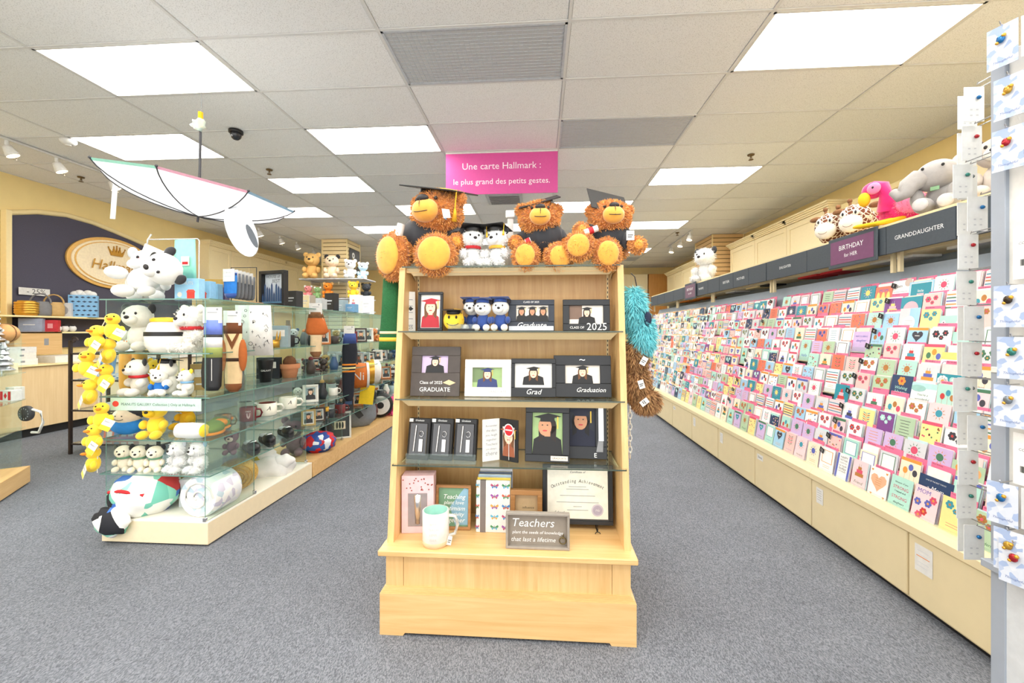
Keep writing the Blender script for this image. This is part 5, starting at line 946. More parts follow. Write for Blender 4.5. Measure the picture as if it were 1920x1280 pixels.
# aisle-side goods on the shelves
def side(u, z, x=-2.45, rz=.45): p = AX(u, 700, x); p.z = z; return TR(*p) @ RZ(rz)
CRMK = mat((246, 242, 228), .25); crest = lambda b, r, h: (wraptext(b, 'CREST', r, h*.75, .014, TEXTW, .2), b.add([((r+.0007)*math.sin(a), -(r+.0007)*math.cos(a), z_) for a, z_ in ((.0, .62*h), (.45, .62*h), (.42, .35*h), (.22, .2*h), (.02, .35*h))], [(0, 1, 2, 3, 4)][:1], mat((200, 170, 170))))
mug('clear gold-tinted glass mug near the case corner', side(418, SZ[1]), .055, .11, glass((214, 196, 130), .12, 'gold_glass'), None, None)
mug('dark red mug with pale crest on the aisle side of case', side(465, SZ[1]), .062, .115, mat((110, 24, 34), .3), mat((110, 24, 34), .3), crest)
mug('wide cream mug with dark inside, middle of the aisle side', side(501, SZ[1]), .078, .11, CRMK, mat((120, 60, 50)), lambda b, r, h: wraptext(b, 'A', r, h*.6, .05, BLACK, .3, .3))
mug('wide cream mug at right of the first cream mug', side(540, SZ[1]), .078, .11, CRMK, None, lambda b, r, h: wraptext(b, 'A', r, h*.6, .05, BLACK, .3, .3))
mug('white mug behind the dark red mug', side(460, SZ[1], -2.72), .06, .1, WHITE, BLACK)
def tumbler(label, M, r0, r1, h, m, cat='cup'):
    o = thing('tumbler', label, cat, M); b = MB(); b.lathe([(0, 0), (r0, 0), (r1, h)], 20, (0, 0, 0), m); b.build('body', o); b = MB(); b.lathe([(r1*1.05, h), (r1*1.05, h+.015), (0, h+.02)], 20, (0, 0, 0), m); b.build('lid', o); b = MB(); b.lathe([(r0+(r1-r0)*.35+.001, h*.35), (r0+(r1-r0)*.65+.001, h*.65)], 12, (0, 0, 0), mat((200, 206, 210))); b.v = b.v; b.build('band', o) if False else None; b = MB(); wraptext(b, 'GALAXY', (r0+r1)/2+.004, h*.55, .022, TEXTW, .2); b.build('lettering', o); return o
tumbler('tall black travel cup beside the clay pot', side(498, SZ[2]), .045, .062, .19, BLACK)
o = thing('clay_pot', 'terracotta pot holding a brown knitted cactus', 'plant pot', side(543, SZ[2])); TC = mat((196, 130, 90), .8); b = MB(); b.lathe([(0, 0), (.062, 0), (.08, .09)], 22, (0, 0, 0), TC); b.lathe([(.092, .09), (.095, .135), (.085, .135), (.08, .11), (0, .11)], 22, (0, 0, 0), TC); b.build('pot', o); b = MB(); b.sph((0, 0, .15), (.06, .06, .06), mat((120, 76, 48), .9, bump=.6, scale=60), 16, 10, None, lambda d: 1+.08*math.sin(10*math.atan2(d.y, d.x))); b.build('cactus', o)
o = thing('gold_crown_cup', 'small gold crown-shaped pot on the upper aisle side shelf', 'ornament', side(513, SZ[3])); b = MB(); b.lathe([(0, 0), (.05, 0), (.052, .07), (.044, .07), (.044, .01)], 18, (0, 0, 0), GOLD); b.build('cup', o)
for i in range(7): a = 2*PI*i/7; b = MB(); b.cyl((.048*math.cos(a), .048*math.sin(a), .07), (.055*math.cos(a), .055*math.sin(a), .15), .012, .002, 6, GOLD); b.build('point', o)
mug('black mug with white disc on the upper aisle side shelf', side(540, SZ[3]), .06, .11, BLACK, None, lambda b, r, h: b.add([((r+.0008)*math.sin(a*.45+0), -(r+.0008)*math.cos(a*.45), h*.5+.035*q) for a, q in [(math.cos(t), math.sin(t)) for t in [i*PI/8 for i in range(16)]]], [tuple(range(16))], WHITE))
o = thing('bronze_tree', 'small bronze cone tree ornament behind the black mug', 'ornament', side(540, SZ[3], -2.62)); b = MB(); [b.lathe([(.06-.01*i, .03*i+.08), (.02, .03*i+.14)], 14, (0, 0, 0), mat((130, 96, 60), .4, .6)) for i in range(5)]; b.build('tiers', o); b = MB(); b.cyl((0, 0, 0), (0, 0, .1), .012, .012, 8, BRN); b.build('trunk', o)
SHOE = mat((24, 24, 28), .35, var=.2, scale=60)
for i, (u, x, l) in enumerate(((470, -2.42, 'black sparkly slipper shoe, nearest of three'), (500, -2.45, 'black sparkly slipper shoe, middle of three'), (535, -2.45, 'black sparkly slipper shoe, farthest of three'))):
    o = thing('slip_on_shoe', l, 'shoe', side(u, SZ[0], x, .9), 'black slip-on shoes'); b = MB(); b.sph((0, -.06, .035), (.05, .09, .045), SHOE, 16, 10); b.build('toe', o); b = MB(); b.tube([(0, -.14, .012), (0, -.1, .012), (0, .0, .012), (0, .1, .012), (0, .13, .012)], [.02, .045, .04, .04, .02], 12, mat((40, 40, 44))); b.build('sole', o); b = MB(); b.sph((0, .05, .05), (.04, .06, .016), GRYP, 12, 8); b.build('insole', o); b = MB(); b.sph((0, -.06, .075), (.03, .02, .015), CHROME, 10, 6); b.build('trim', o)
o = thing('round_basket', 'round gold woven handbag lying in the case base', 'handbag', side(445, CB, -2.5, .6)); GWV = mat((214, 172, 84), .45, .3, var=.25, scale=90, bump=.5); b = MB(); b.sph((0, 0, .13), (.15, .1, .13), GWV, 24, 14); b.build('body', o); b = MB(); [b.tube([(.11*math.cos(a)*(1-.25*k), -.1-.006*k, .13+.1*math.sin(a)*(1-.25*k)) for a in [i*PI/9 for i in range(19)]], .006, 6, GOLD) for k in range(3)]; b.build('rings', o)
o = thing('white_garment', 'crumpled white fleece lying in the case base', 'clothing', side(510, CB, -2.46, .5)); b = MB(); b.sph((0, 0, .06), (.2, .13, .11), PLW, 26, 16, None, lambda d: 1+.12*math.sin(6*d.x+2*d.z)+.08*math.sin(9*d.y+4*d.x)); b.build('body', o); b = MB(); b.sph((.1, -.06, .12), (.09, .06, .06), PLW, 18, 12, None, lambda d: 1+.1*math.sin(7*d.x)); b.build('sleeve', o); b = MB(); b.sph((-.05, .04, .16), (.08, .07, .1), PLW, 18, 12, None, lambda d: 1+.1*math.sin(8*d.z)); b.build('hood', o)
OLV = mat((176, 160, 60), .7); carton('gold_book', 'olive gold boxed book leaning behind the white fleece', side(470, CB, -2.58, .6) @ RX(-.3), .2, .03, .26, OLV, None, 'book')
PUR = mat((130, 96, 110), .9, var=.15)
for i, (u, z, x, s_, l) in enumerate(((435, SZ[0], -2.5, .2, 'mauve plush with pale paws near the case corner'), (552, CB, -2.62, .42, 'large mauve plush in the far end of the near case'), (556, SZ[0]+.01, -2.7, .2, 'grey plush with pale face above the shoes'))): plush(l, side(u, z, x, .3), s_, [PUR, PUR, mat((150, 140, 136), .9)][i], [PUR, PUR, GRYP][i], muz=mat((226, 206, 190), .9))
# far case base and shelves
o = thing('folded_blanket', 'red, blue and white knitted blanket on the far case base', 'blanket', side(597, CB, -2.42, .5)); RB = voro([(200, 34, 44), (40, 70, 150), (200, 34, 44), (230, 236, 244), (40, 90, 170)], 20, 'red_blue'); b = MB(); b.sph((0, 0, .1), (.18, .15, .12), RB, 24, 14, None, lambda d: 1+.06*math.sin(12*d.z)); b.build('bundle', o)
picture_frame('white framed dark print leaning on the far case base', side(632, CB, -2.46, .55) @ RX(-.1), .32, .32, WHITE, .02, mat((60, 66, 70)), .0, None, (), easel=False, deco=lambda b, w, h, y: (b.rect(-w*.1, w*.3, h*.35, h*.65, y+.01, mat((230, 216, 190))), [b.disc(w*(.0+.1*i), h*.5, .012, .04, y+.0095, BLACK) for i in range(3)], b.rect(-w*.35, w*.3, h*.78, h*.82, y+.01, GREY)), cat='picture')
o = thing('dark_bottle', 'tall dark bottle with narrow neck on far case base', 'bottle', side(612, CB, -2.42)); b = MB(); b.lathe([(0, 0), (.07, 0), (.075, .05), (.075, .22), (.03, .3), (.025, .42), (0, .42)], 20, (0, 0, 0), mat((24, 34, 36), .15)); b.build('body', o); b = MB(); b.lathe([(.027, .4), (.027, .45), (0, .45)], 12, (0, 0, 0), GOLD); b.build('cap', o)
o = thing('throw_pillow', 'grey and black throw pillow on the far case base', 'pillow', side(672, CB, -2.48, .55)); b = MB(); b.T = RX(-.25); b.sph((0, 0, .19), (.24, .09, .19), mat((120, 124, 130), .9), 24, 14, None, lambda d: 1+.12*(abs(d.x)*abs(d.z))**.5); b.build('cushion', o); b = MB(); b.T = RX(-.25); b.poly([(-.16, -.095, .3), (-.04, -.1, .3), (.06, -.1, .14), (.0, -.1, .1)], BLACK); b.poly([(.0, -.1, .3), (.14, -.09, .28), (.1, -.1, .22)], BLACK); b.build('print', o)
o = thing('dark_vase', 'dark red rounded vase behind the grey pillow', 'vase', side(693, CB, -2.5)); b = MB(); b.lathe([(0, 0), (.08, 0), (.12, .12), (.1, .25), (.05, .3), (.0, .3)], 20, (0, 0, 0), mat((90, 40, 40), .4)); b.build('body', o); b = MB(); b.lathe([(.05, .3), (.06, .33), (.05, .33)], 16, (0, 0, 0), mat((70, 30, 30), .4)); b.build('rim', o)
o = thing('round_cushion', 'black round cushion with white face on far case base', 'cushion', side(713, CB, -2.42, .4)); b = MB(); b.lathe([(0, -.07), (.17, -.06), (.19, 0), (.17, .06), (0, .07)], 28, (0, 0, 0), BLACK); b.T = Matrix.Identity(4); c = b.build('cushion', o, TR(0, 0, .19) @ RX(PI/2)); b = MB(); b.lathe([(0, .074), (.14, .064)], 24, (0, 0, 0), WHITE); b.lathe([(0, .078), (.05, .074)], 20, (0, 0, 0), BLACK); b.build('face', o, TR(0, 0, .19) @ RX(PI/2))
plush('pink plush half hidden behind the display stand', side(729, CB, -2.36, .4), .34, mat((226, 84, 140), .9), FLP)
o = thing('barrel_cushion', 'orange barrel-shaped cushion with white block lettering', 'cushion', side(668, SZ[1], -2.4, .5)); b = MB(); b.tube([(-.16, 0, .17), (-.13, 0, .17), (0, 0, .17), (.13, 0, .17), (.16, 0, .17)], [.1, .155, .17, .155, .1], 24, mat((206, 110, 40), .8)); b.build('body', o); b = MB(); [b.tube([(.12*k-.0, 0, .17), (.12*k+.03, 0, .17)], .166, 24, WHITE) for k in (-1, 1)]; b.build('rings', o); b = MB(); b.fit('iNi', .16, 0, .17, -.172, WHITE); b.build('lettering', o)
o = thing('barrel_cushion', 'white and gold barrel-shaped cushion right of the orange one', 'cushion', side(693, SZ[1], -2.4, .5)); b = MB(); b.tube([(-.14, 0, .18), (-.12, 0, .18), (0, 0, .18), (.12, 0, .18), (.15, 0, .18)], [.1, .155, .175, .16, .1], 24, OFFW); b.build('body', o); b = MB(); b.tube([(-.05, 0, .18), (.05, 0, .18)], .178, 24, GOLD); b.build('gold_band', o)
o = thing('yellow_card', 'plain yellow card clipped below the barrel cushions', 'card', TR(*AX(690, 722, -2.255)) @ RZ(.3)); b = MB(); b.T = RY(.12); b.box(-.09, .09, 0, .002, -.25, 0, mat((236, 200, 20))); b.build('card', o); b = MB(); b.box(-.02, .02, -.004, .006, -.01, .02, CHROME, .002); b.build('clip', o)
# assorted small goods filling the shelves of the far case
rs = random.Random(21); GM = [mat(c, .45) for c in ((40, 44, 50), (210, 214, 216), (120, 40, 44), (60, 90, 130), (180, 150, 90), (90, 96, 100), (236, 232, 224), (150, 170, 176), (60, 50, 46), (200, 120, 60))]
NMC = ['charcoal', 'pale grey', 'dark red', 'blue', 'tan', 'grey', 'white', 'blue-grey', 'dark brown', 'orange']; used = set(); LV = ['lowest', 'second', 'third', 'fourth']
for li, z in enumerate(SZ[:4]):
    for x, side_n in ((-2.42, 'front'), (-2.58, 'rear')):
        y = 4.2+rs.uniform(0, .1); n = 0
        while y < 7.15:
            n += 1; k = rs.randrange(5); c = rs.randrange(10); s_ = rs.uniform(.85, 1.15)
            if li == 1 and 5.2 < y < 6.2 and x > -2.5: y += .3; continue
            where = 'on %s far-case shelf, %s row, %s along' % (LV[li], side_n, 'first' if n == 1 else ORD[n-1]); M = TR(x, y, z) @ RZ(.6)
            if k == 0: mug('%s mug %s' % (NMC[c], where), M, .055*s_, .1*s_, GM[c], GM[(c+1) % 10], grp='goods in the far case')
            elif k == 1: carton('gift_box', '%s gift box %s' % (NMC[c], where), M, .12*s_, .08, .14*s_, GM[c], lambda b, w, h, y_: (b.rect(-w*.35, w*.35, h*.5, h*.8, y_, GM[(c+3) % 10]), b.rect(-w*.3, w*.1, h*.2, h*.26, y_, WHITE)), grp='goods in the far case')
            elif k == 2: o = thing('ornament', '%s vase ornament %s' % (NMC[c], where), 'ornament', M, 'goods in the far case'); b = MB(); b.lathe([(0, 0), (.04, 0), (.055*s_, .06), (.03, .12), (.022, .16*s_), (0, .16*s_)], 14, (0, 0, 0), GM[c]); b.build('body', o); b = MB(); b.sph((0, 0, .17*s_), .025, GM[(c+4) % 10], 10, 7); b.build('stopper', o)
            elif k == 3: picture_frame('%s frame %s' % (NMC[c], where), M @ RX(-.15), .14*s_, .17*s_, GM[c], .018, GM[6], .01, dict(bgc=GM[7], gown=GM[0], skin=c % 4, hair=c % 3), easel=False, grp='goods in the far case')
            else: plush('small %s plush %s' % (NMC[c], where), M, .18*s_, GM[c], GM[(c+2) % 10], grp='goods in the far case')
            y += .19+rs.uniform(0, .09)
# a few goods in the middle of the near case
for i, (x, y, z, c, k, l) in enumerate(((-2.45, 3.75, SZ[3], 7, 1, 'blue-grey box on the upper shelf of the near case'), (-2.75, 3.3, SZ[2], 0, 1, 'charcoal box at the middle of the near case'), (-2.8, 3.6, SZ[2], 3, 1, 'blue box at the middle of the near case'), (-2.6, 3.1, SZ[2], 4, 1, 'tan box at the middle of the near case'), (-2.5, 3.3, SZ[2], 5, 2, 'grey ornament beside the hanging socks'), (-2.6, 3.85, SZ[2], 0, 1, 'dark slate plaque behind the clay pot'), (-2.8, 3.4, SZ[3], 1, 1, 'pale grey box behind the fluffy plush'), (-2.85, 3.1, CB, 4, 1, 'tan paper bag behind the rolled blanket'), (-2.6, 3.0, CB, 1, 1, 'pale grey board behind the rolled blanket'))):
    if k == 1: carton('gift_box', l, TR(x, y, z) @ RZ(.3), .2, .08, .2, GM[c], lambda b, w, h, y_: (b.rect(-w*.35, w*.35, h*.5, h*.8, y_, GM[6]), b.rect(-w*.3, w*.1, h*.2, h*.26, y_, WHITE)))
    else: o = thing('ornament', l, 'ornament', TR(x, y, z)); b = MB(); b.lathe([(0, 0), (.04, 0), (.05, .06), (.03, .12)], 14, (0, 0, 0), GM[c]); b.build('body', o); b = MB(); b.sph((0, 0, .14), .035, OFFW, 10, 7); b.build('top', o)
# ------------------------------------------------------------------ left wall, counter, shelving
CRW = mat((246, 226, 170), .5, var=.02); FACER = RZ(PI/2)      # local -y looks to +x
def arch(t): # t 0..1 along the board, y and z of its upper edge
    P = [(5.65, 3.19), (6.0, 3.30), (6.4, 3.36), (6.8, 3.34), (7.2, 3.27), (7.7, 3.17), (8.2, 3.05), (8.6, 2.9), (8.9, 2.76)]; i = min(int(t*8), 7); f = t*8-i; return P[i][0]+(P[i+1][0]-P[i][0])*f, P[i][1]+(P[i+1][1]-P[i][1])*f
up = [arch(i/32) for i in range(33)]
o = thing('feature_wall_board', 'dark navy wall board with arched cream trim behind the counter', 'wall panel', TR(-7.87, 7.2, 0)); b = MB(); b.T = TR(7.87, -7.2, 0)
vs_ = [(-7.83, y, z) for y, z in up]+[(-7.83, y, 1.2) for y, z in up]; b.add(vs_, [(i, i+1, i+34, i+33) for i in range(32)], NAVY); vt = [(-7.875, y, z) for y, z in up]; b.add(vt+[(-7.83, y, z) for y, z in up], [(i, i+1, i+34, i+33) for i in range(32)], NAVY); b.build('board', o)
b = MB(); b.T = TR(7.87, -7.2, 0); b.tube([(-7.83, y, z+.03) for y, z in up], .04, 8, CRW); b.build('arch_trim', o); b = MB(); b.T = TR(7.87, -7.2, 0); b.box(-7.87, -7.77, 5.58, 5.65, 1.0, 3.25, CRW, .005); b.build('side_trim', o)
o = thing('oval_sign', 'oval cream and gold sign with crown and raised script', 'sign', TR(-7.82, 7.15, 2.70) @ FACER @ RY(-.0)); OG = mat((226, 178, 96), .45, .2); OC = mat((250, 232, 196), .5)
for i, (rx, rz, y, m, n) in enumerate(((.78, .46, -.03, OG, 'rim'), (.72, .41, -.05, OC, 'ring'), (.68, .38, -.058, OG, 'inner_ring'), (.66, .365, -.064, OC, 'face'))):
    b = MB(); b.prism([(rx*math.cos(2*PI*k/48), rz*math.sin(2*PI*k/48)) for k in range(48)], y, 0, m); b.build(n, o)
b = MB(); GL = mat((190, 140, 50), .35, .5); vs2, fs2 = text_geo('Hallmark', .25); k = .25; b.add([(x*k, -.085, z*k-.06) for x, z, _ in vs2], fs2, GL); b.build('lettering', o)
b = MB(); b.prism([(-.1, .14), (.1, .14), (.15, .27), (.08, .19), (.055, .29), (.02, .19), (0, .31), (-.02, .19), (-.055, .29), (-.08, .19), (-.15, .27)], -.085, -.06, GL); [b.sph((x, -.075, z), .013, GL, 8, 6) for x, z in ((-.15, .28), (-.055, .3), (0, .32), (.055, .3), (.15, .28))]; b.build('crown', o)
for z_, l in ((1.70, 'upper shelf on the dark wall behind the counter'), (1.46, 'lower shelf on the dark wall behind the counter')):
    o = thing('wall_shelf', l, 'shelf', TR(-7.83, 6.5, z_)); b = MB(); b.box(0, .36, -1.6, 1.5, -.025, 0, CRW, .003); b.build('board', o)
    for y in (-1.2, 1.2): b = MB(); b.box(0, .2, y-.01, y+.01, -.1, -.025, CRW); b.build('bracket', o)
def wl(u, z, x=-7.62, rz=PI/2-.4): p = AX(u, 600, x); p.z = z; return TR(*p) @ RZ(rz-.0)
def lantern(l, u, m, kind):
    o = thing('decor_basket', l, 'basket', wl(u, 1.70, -7.6, .7)); b = MB(); b.lathe([(0, 0), (.11, 0), (.12, .03), (.12, .16), (.09, .22)], 16, (0, 0, 0), m); b.build('body', o); b = MB()
    if kind == 0: [b.lathe([(.125, .03+.035*i), (.13, .045+.035*i), (.125, .06+.035*i)], 16, (0, 0, 0), m) for i in range(5)]; b.build('bands', o)
    else: b.tube([(.11*math.cos(a), 0, .2+.14*math.sin(a)) for a in [i*PI/8 for i in range(9)]], .012, 6, m); b.build('handle', o)
lantern('ribbed gold pot on the upper wall shelf', 50, GOLD, 0); lantern('grey lantern basket on the upper wall shelf', 76, mat((120, 120, 122)), 1); lantern('tan basket with arched handle on the upper wall shelf', 101, mat((196, 160, 100)), 1)
carton('ornament_box', 'pale grey arched ornament box next to the blue gift bag', wl(122, 1.70, -7.6, .7), .16, .12, .22, mat((200, 202, 204)), lambda b, w, h, y: b.disc(0, h*.45, w*.3, h*.3, y, mat((150, 150, 156))))
def _bag(b, w, h, y):
    for i in range(5):
        for j in range(5): x, z_ = -w*.4+w*.2*i+(j % 2)*.02, h*(.1+.2*j); b.poly([(x-.028, y, z_), (x, y, z_-.014), (x+.028, y, z_), (x, y, z_+.016)], mat((44, 60, 90)))
o = carton('gift_bag', 'light blue gift bag printed with dark caps', wl(157, 1.70, -7.55, .7), .34, .14, .36, mat((130, 184, 226)), _bag, 'gift bag'); b = MB(); [b.sph((.05*i-.1, 0, .38+.02*(i % 2)), (.06, .05, .05), PLW, 8, 6) for i in range(5)]; b.build('tissue_paper', o)
carton('storage_box', 'grey-blue box on the lower wall shelf', wl(60, 1.46, -7.6, .7), .24, .16, .2, mat((150, 160, 180)), lambda b, w, h, y: b.rect(-w*.3, w*.2, h*.5, h*.56, y, WHITE)); carton('storage_box', 'red box on the lower wall shelf', wl(87, 1.46, -7.6, .7), .28, .16, .18, mat((196, 40, 50)), lambda b, w, h, y: (b.rect(-w*.3, w*.0, h*.3, h*.7, y, WHITE), b.rect(w*.1, w*.3, h*.3, h*.7, y, mat((230, 150, 150)))))
for i, u in enumerate((108, 122, 136)): o = thing('small_figurine', 'small black and white figurine on lower wall shelf, %s of three' % ['left', 'middle', 'right'][i], 'figurine', wl(u, 1.46, -7.55), 'small figurines on the wall shelf'); b = MB(); b.sph((0, 0, .05), (.05, .04, .05), WHITE, 10, 8); b.build('body', o); b = MB(); b.sph((0, 0, .1), (.03, .03, .02), BLACK, 8, 6); b.build('cap', o)
o = thing('discount_sign', 'white paper strip reading minus 25% on the dark wall', 'sign', TR(*AX(65, 547, -7.8)) @ FACER); b = MB(); b.box(-.2, .2, -.002, 0, -.055, .055, WHITE); b.build('paper', o); b = MB(); b.fit('- 25%', .24, .02, 0, -.0028, DGREY); b.build('lettering', o)
# counter
CTR = mat((238, 222, 186), .45, var=.02); o = thing('sales_counter', 'long cream counter with black kick plate along the left wall', 'counter', TR(-7.4, 7.0, 0)); Q = TR(7.4, -7.0, 0)
for n, x0, x1, y0, y1, z0, z1, m in (('kick', -7.85, -7.1, 4.6, 9.6, 0, .12, BLACK), ('front_panel', -7.85, -7.04, 4.6, 6.2, .12, .98, wood((222, 190, 140), (232, 204, 158), 4, 2)), ('front_panel', -7.85, -7.06, 6.21, 9.6, .12, .94, CTR), ('counter_top', -7.85, -7.0, 6.2, 9.62, .95, .99, OFFW), ('counter_top', -7.85, -7.0, 4.58, 6.19, .98, 1.0, CRW), ('door_edge', -7.06, -7.045, 6.25, 6.27, .14, .92, GREY)):
    b = MB(); b.T = Q; b.box(x0, x1, y0, y1, z0, z1, m, .004); b.build(n, o)
for i, (y, w_, d_, h_, z_, m, l) in enumerate(((5.2, .5, .5, .09, 1.0, WHITE, 'lowest white flat box stacked on the counter'), (5.2, .48, .48, .08, 1.09, OFFW, 'second white flat box stacked on the counter'), (5.22, .46, .46, .08, 1.17, WHITE, 'topmost white flat box stacked on the counter'), (5.95, .5, .4, .1, 1.0, WHITE, 'long white flat box right of the stack on counter'), (6.9, .3, .3, .2, .99, mat((226, 210, 180)), 'cream carton standing farther along the counter'), (5.75, .6, .3, .34, 1.12, wood((206, 166, 110), (220, 184, 130), 6, 0), 'wooden back box above the counter'))):
    carton('flat_box', l, TR(-7.35 if i < 5 else -7.62, y, z_) @ FACER, w_, d_, h_, m, lambda b, w, h, y_: b.rect(w*.1, w*.2, h*.4, h*.7, y_, GREY))
# metal rack
o = thing('metal_rack', 'slim black metal rack with scroll top near the counter', 'rack', TR(-5.05, 4.85, 0)); IR = mat((52, 40, 36), .5, .4)
for x in (-.56, .56):
    for y in (-.22, .22): b = MB(); b.box(x-.014, x+.014, y-.014, y+.014, 0, 1.36, IR); b.build('post', o)
for z_ in (.12, .52, .88, 1.2): b = MB(); b.box(-.56, .56, -.22, .22, z_, z_+.012, glass((230, 236, 238), .12, 'shelf_glass')); b.tube([(-.56, -.22, z_), (.56, -.22, z_), (.56, .22, z_), (-.56, .22, z_), (-.56, -.22, z_)], .01, 6, IR); b.build('shelf', o)
b = MB(); b.tube([(-.56+.05*(1-i/14)*math.cos(i*.6)+.05, -.22, 1.36+.05*(1-i/14)*math.sin(i*.6)) for i in range(14)], .007, 6, IR); b.build('scroll', o)
for i, (x, y, z_, w_, h_, m, l) in enumerate(((-.1, -.05, .892, .16, .3, mat((120, 170, 214)), 'blue and white book standing on the black rack'), (.12, .0, .892, .2, .06, mat((190, 200, 220)), 'pale folded tray on the black rack'), (.1, .02, 1.212, .2, .2, mat((220, 234, 240)), 'pale blue box with orange carrots on the rack top'), (.0, 0, .532, .3, .05, mat((210, 214, 220)), 'flat magazine on the rack, lower shelf'), (.05, 0, .132, .36, .3, mat((206, 120, 100)), 'coral patterned board at the rack bottom'))):
    o2 = carton('book', l, TR(-5.25+x, 4.85+y, z_) @ RZ(.2) @ RX(-.15 if h_ > .1 else 0), w_, .05 if h_ > .1 else .2, h_, m, (lambda b, w, h, y_: [b.poly([(w*(-.15+.15*k), y_, h*.7), (w*(-.05+.15*k), y_, h*.7), (w*(-.1+.15*k), y_, h*.25)], ORS) for k in range(3)]) if i == 2 else (lambda b, w, h, y_: [b.rect(-w*.4+w*.22*(k % 4), -w*.24+w*.22*(k % 4), h*(.1+.3*(k//4)), h*(.32+.3*(k//4)), y_, [WHITE, mat((90, 130, 180)), OFFW][k % 3]) for k in range(12)]), 'book')
carton('photo_board', 'pale board of small blue-grey pictures behind the chicks', TR(-4.8, 4.86, .533) @ RZ(.3), .42, .02, .62, mat((226, 232, 238)), lambda b, w, h, y_: [b.rect(-w*.45+w*.19*(k % 5), -w*.3+w*.19*(k % 5), h*(.04+.16*(k//5)), h*(.16+.16*(k//5)), y_, [mat((120, 140, 170)), GREY, mat((190, 200, 214))][(k*7) % 3]) for k in range(30)], 'board')
# far-left display unit, turned towards the room
FU = TR(-4.94, 3.73, 0) @ RZ(-.96); o = thing('wood_base_display', 'glass shelf display on wooden base at the left edge', 'display case', FU)
for n, a in (('base', (0, 1.0, -1.0, 0, .015, .17)), ('kick', (.02, .98, -.98, -.02, 0, .015))): b = MB(); b.box(*a, MAPLEH if n == 'base' else BLACK, .003); b.build(n, o)
for z_ in (.55, .82, 1.08, 1.36): b = MB(); b.box(.0, 1.0, -.95, -.03, z_-.008, z_, GLASS); b.build('glass_shelf', o)
for x in (.02, .5, .97): b = MB(); b.box(x, x+.006, -.95, -.05, .17, 1.5, GLASS); b.build('glass_panel', o)
SIL = mat((206, 208, 212), .25, .6, var=.2, scale=40)
def fu(x, y, z): return FU @ TR(x, y, z) @ RZ(.9)
plush('grey plush lying on the wood base at left edge', fu(.25, -.2, .17), .28, GRYP, GRYP, fluffy=200); plush('brown plush on the lowest glass shelf at left edge', fu(.35, -.3, .55), .26, mat((150, 120, 100), .9), BRN); plush('mauve plush on the left edge display', fu(.12, -.2, .55), .2, PUR, PUR)
for i, (x, y, z_, m, l) in enumerate(((.1, -.15, 1.08, SIL, 'silver tree ornament on left edge shelf, front'), (.3, -.25, 1.08, SIL, 'silver tree ornament on left edge shelf, behind'), (.12, -.2, 1.36, SIL, 'silver tree ornament on top shelf at left edge'), (.35, -.3, 1.36, SIL, 'tall silver tree ornament on top shelf at left edge'))):
    q = thing('silver_ornament', l, 'ornament', fu(x, y, z_), 'silver ornaments'); b = MB(); [b.lathe([(.09-.013*k, .05*k+.03), (.02, .05*k+.09)], 10, (0, 0, 0), m, False) for k in range(5)]; b.build('tiers', q); b = MB(); b.cyl((0, 0, 0), (0, 0, .1), .012, .012, 8, m); b.build('stem', q); b = MB(); [b.sph((.07*math.cos(a*2.4)*(1-a*.05), .07*math.sin(a*2.4)*(1-a*.05), .05+.022*a), .016, WHITE if a % 2 else m, 7, 5) for a in range(12)]; b.build('baubles', q)
o = thing('round_cushion', 'tan rounded cushion beside the silver ornaments', 'cushion', fu(.02, -.16, 1.362)); b = MB(); b.sph((0, 0, .09), (.13, .08, .09), mat((200, 150, 96), .85), 18, 12); b.build('cushion', o); b = MB(); b.tube([(.13*math.cos(a), 0, .09+.09*math.sin(a)) for a in [i*PI/10 for i in range(21)]], .005, 5, BRN); b.build('piping', o)
carton('flag_box', 'small white box with red maple flag at left edge', fu(.08, -.1, .82), .13, .08, .1, WHITE, lambda b, w, h, y_: (b.rect(-w*.45, -w*.22, h*.1, h*.9, y_, RED), b.rect(w*.22, w*.45, h*.1, h*.9, y_, RED), b.poly([(0, y_, h*.2), (w*.14, y_, h*.5), (0, y_, h*.8), (-w*.14, y_, h*.5)], RED)))
carton('jewel_box', 'small yellow and white box stack at left edge', fu(.04, -.15, 1.08), .14, .1, .09, mat((236, 226, 190)), None); carton('gift_box', 'small white box at the end of left edge shelf', fu(.0, -.1, .82), .1, .08, .12, OFFW, None)
o = thing('wall_clock', 'small round dark clock with white strap hanging at left edge', 'clock', fu(.02, -.02, .6)); b = MB(); b.lathe([(0, -.02), (.07, -.02), (.075, 0), (.07, .02), (0, .02)], 20, (0, 0, 0), DGREY); b.build('case', o, TR(0, 0, .08) @ RX(PI/2)); b = MB(); b.tube([(.07, 0, .12), (.16, 0, .1), (.19, 0, 0), (.14, 0, -.1), (.06, 0, -.1)], .012, 6, WHITE); b.build('strap', o); b = MB(); [b.rect(.05*math.cos(a)-.003, .05*math.cos(a)+.003, .08+.05*math.sin(a)-.006, .08+.05*math.sin(a)+.006, -.021, LGREY) for a in [i*PI/6 for i in range(12)]]; b.build('dial', o)
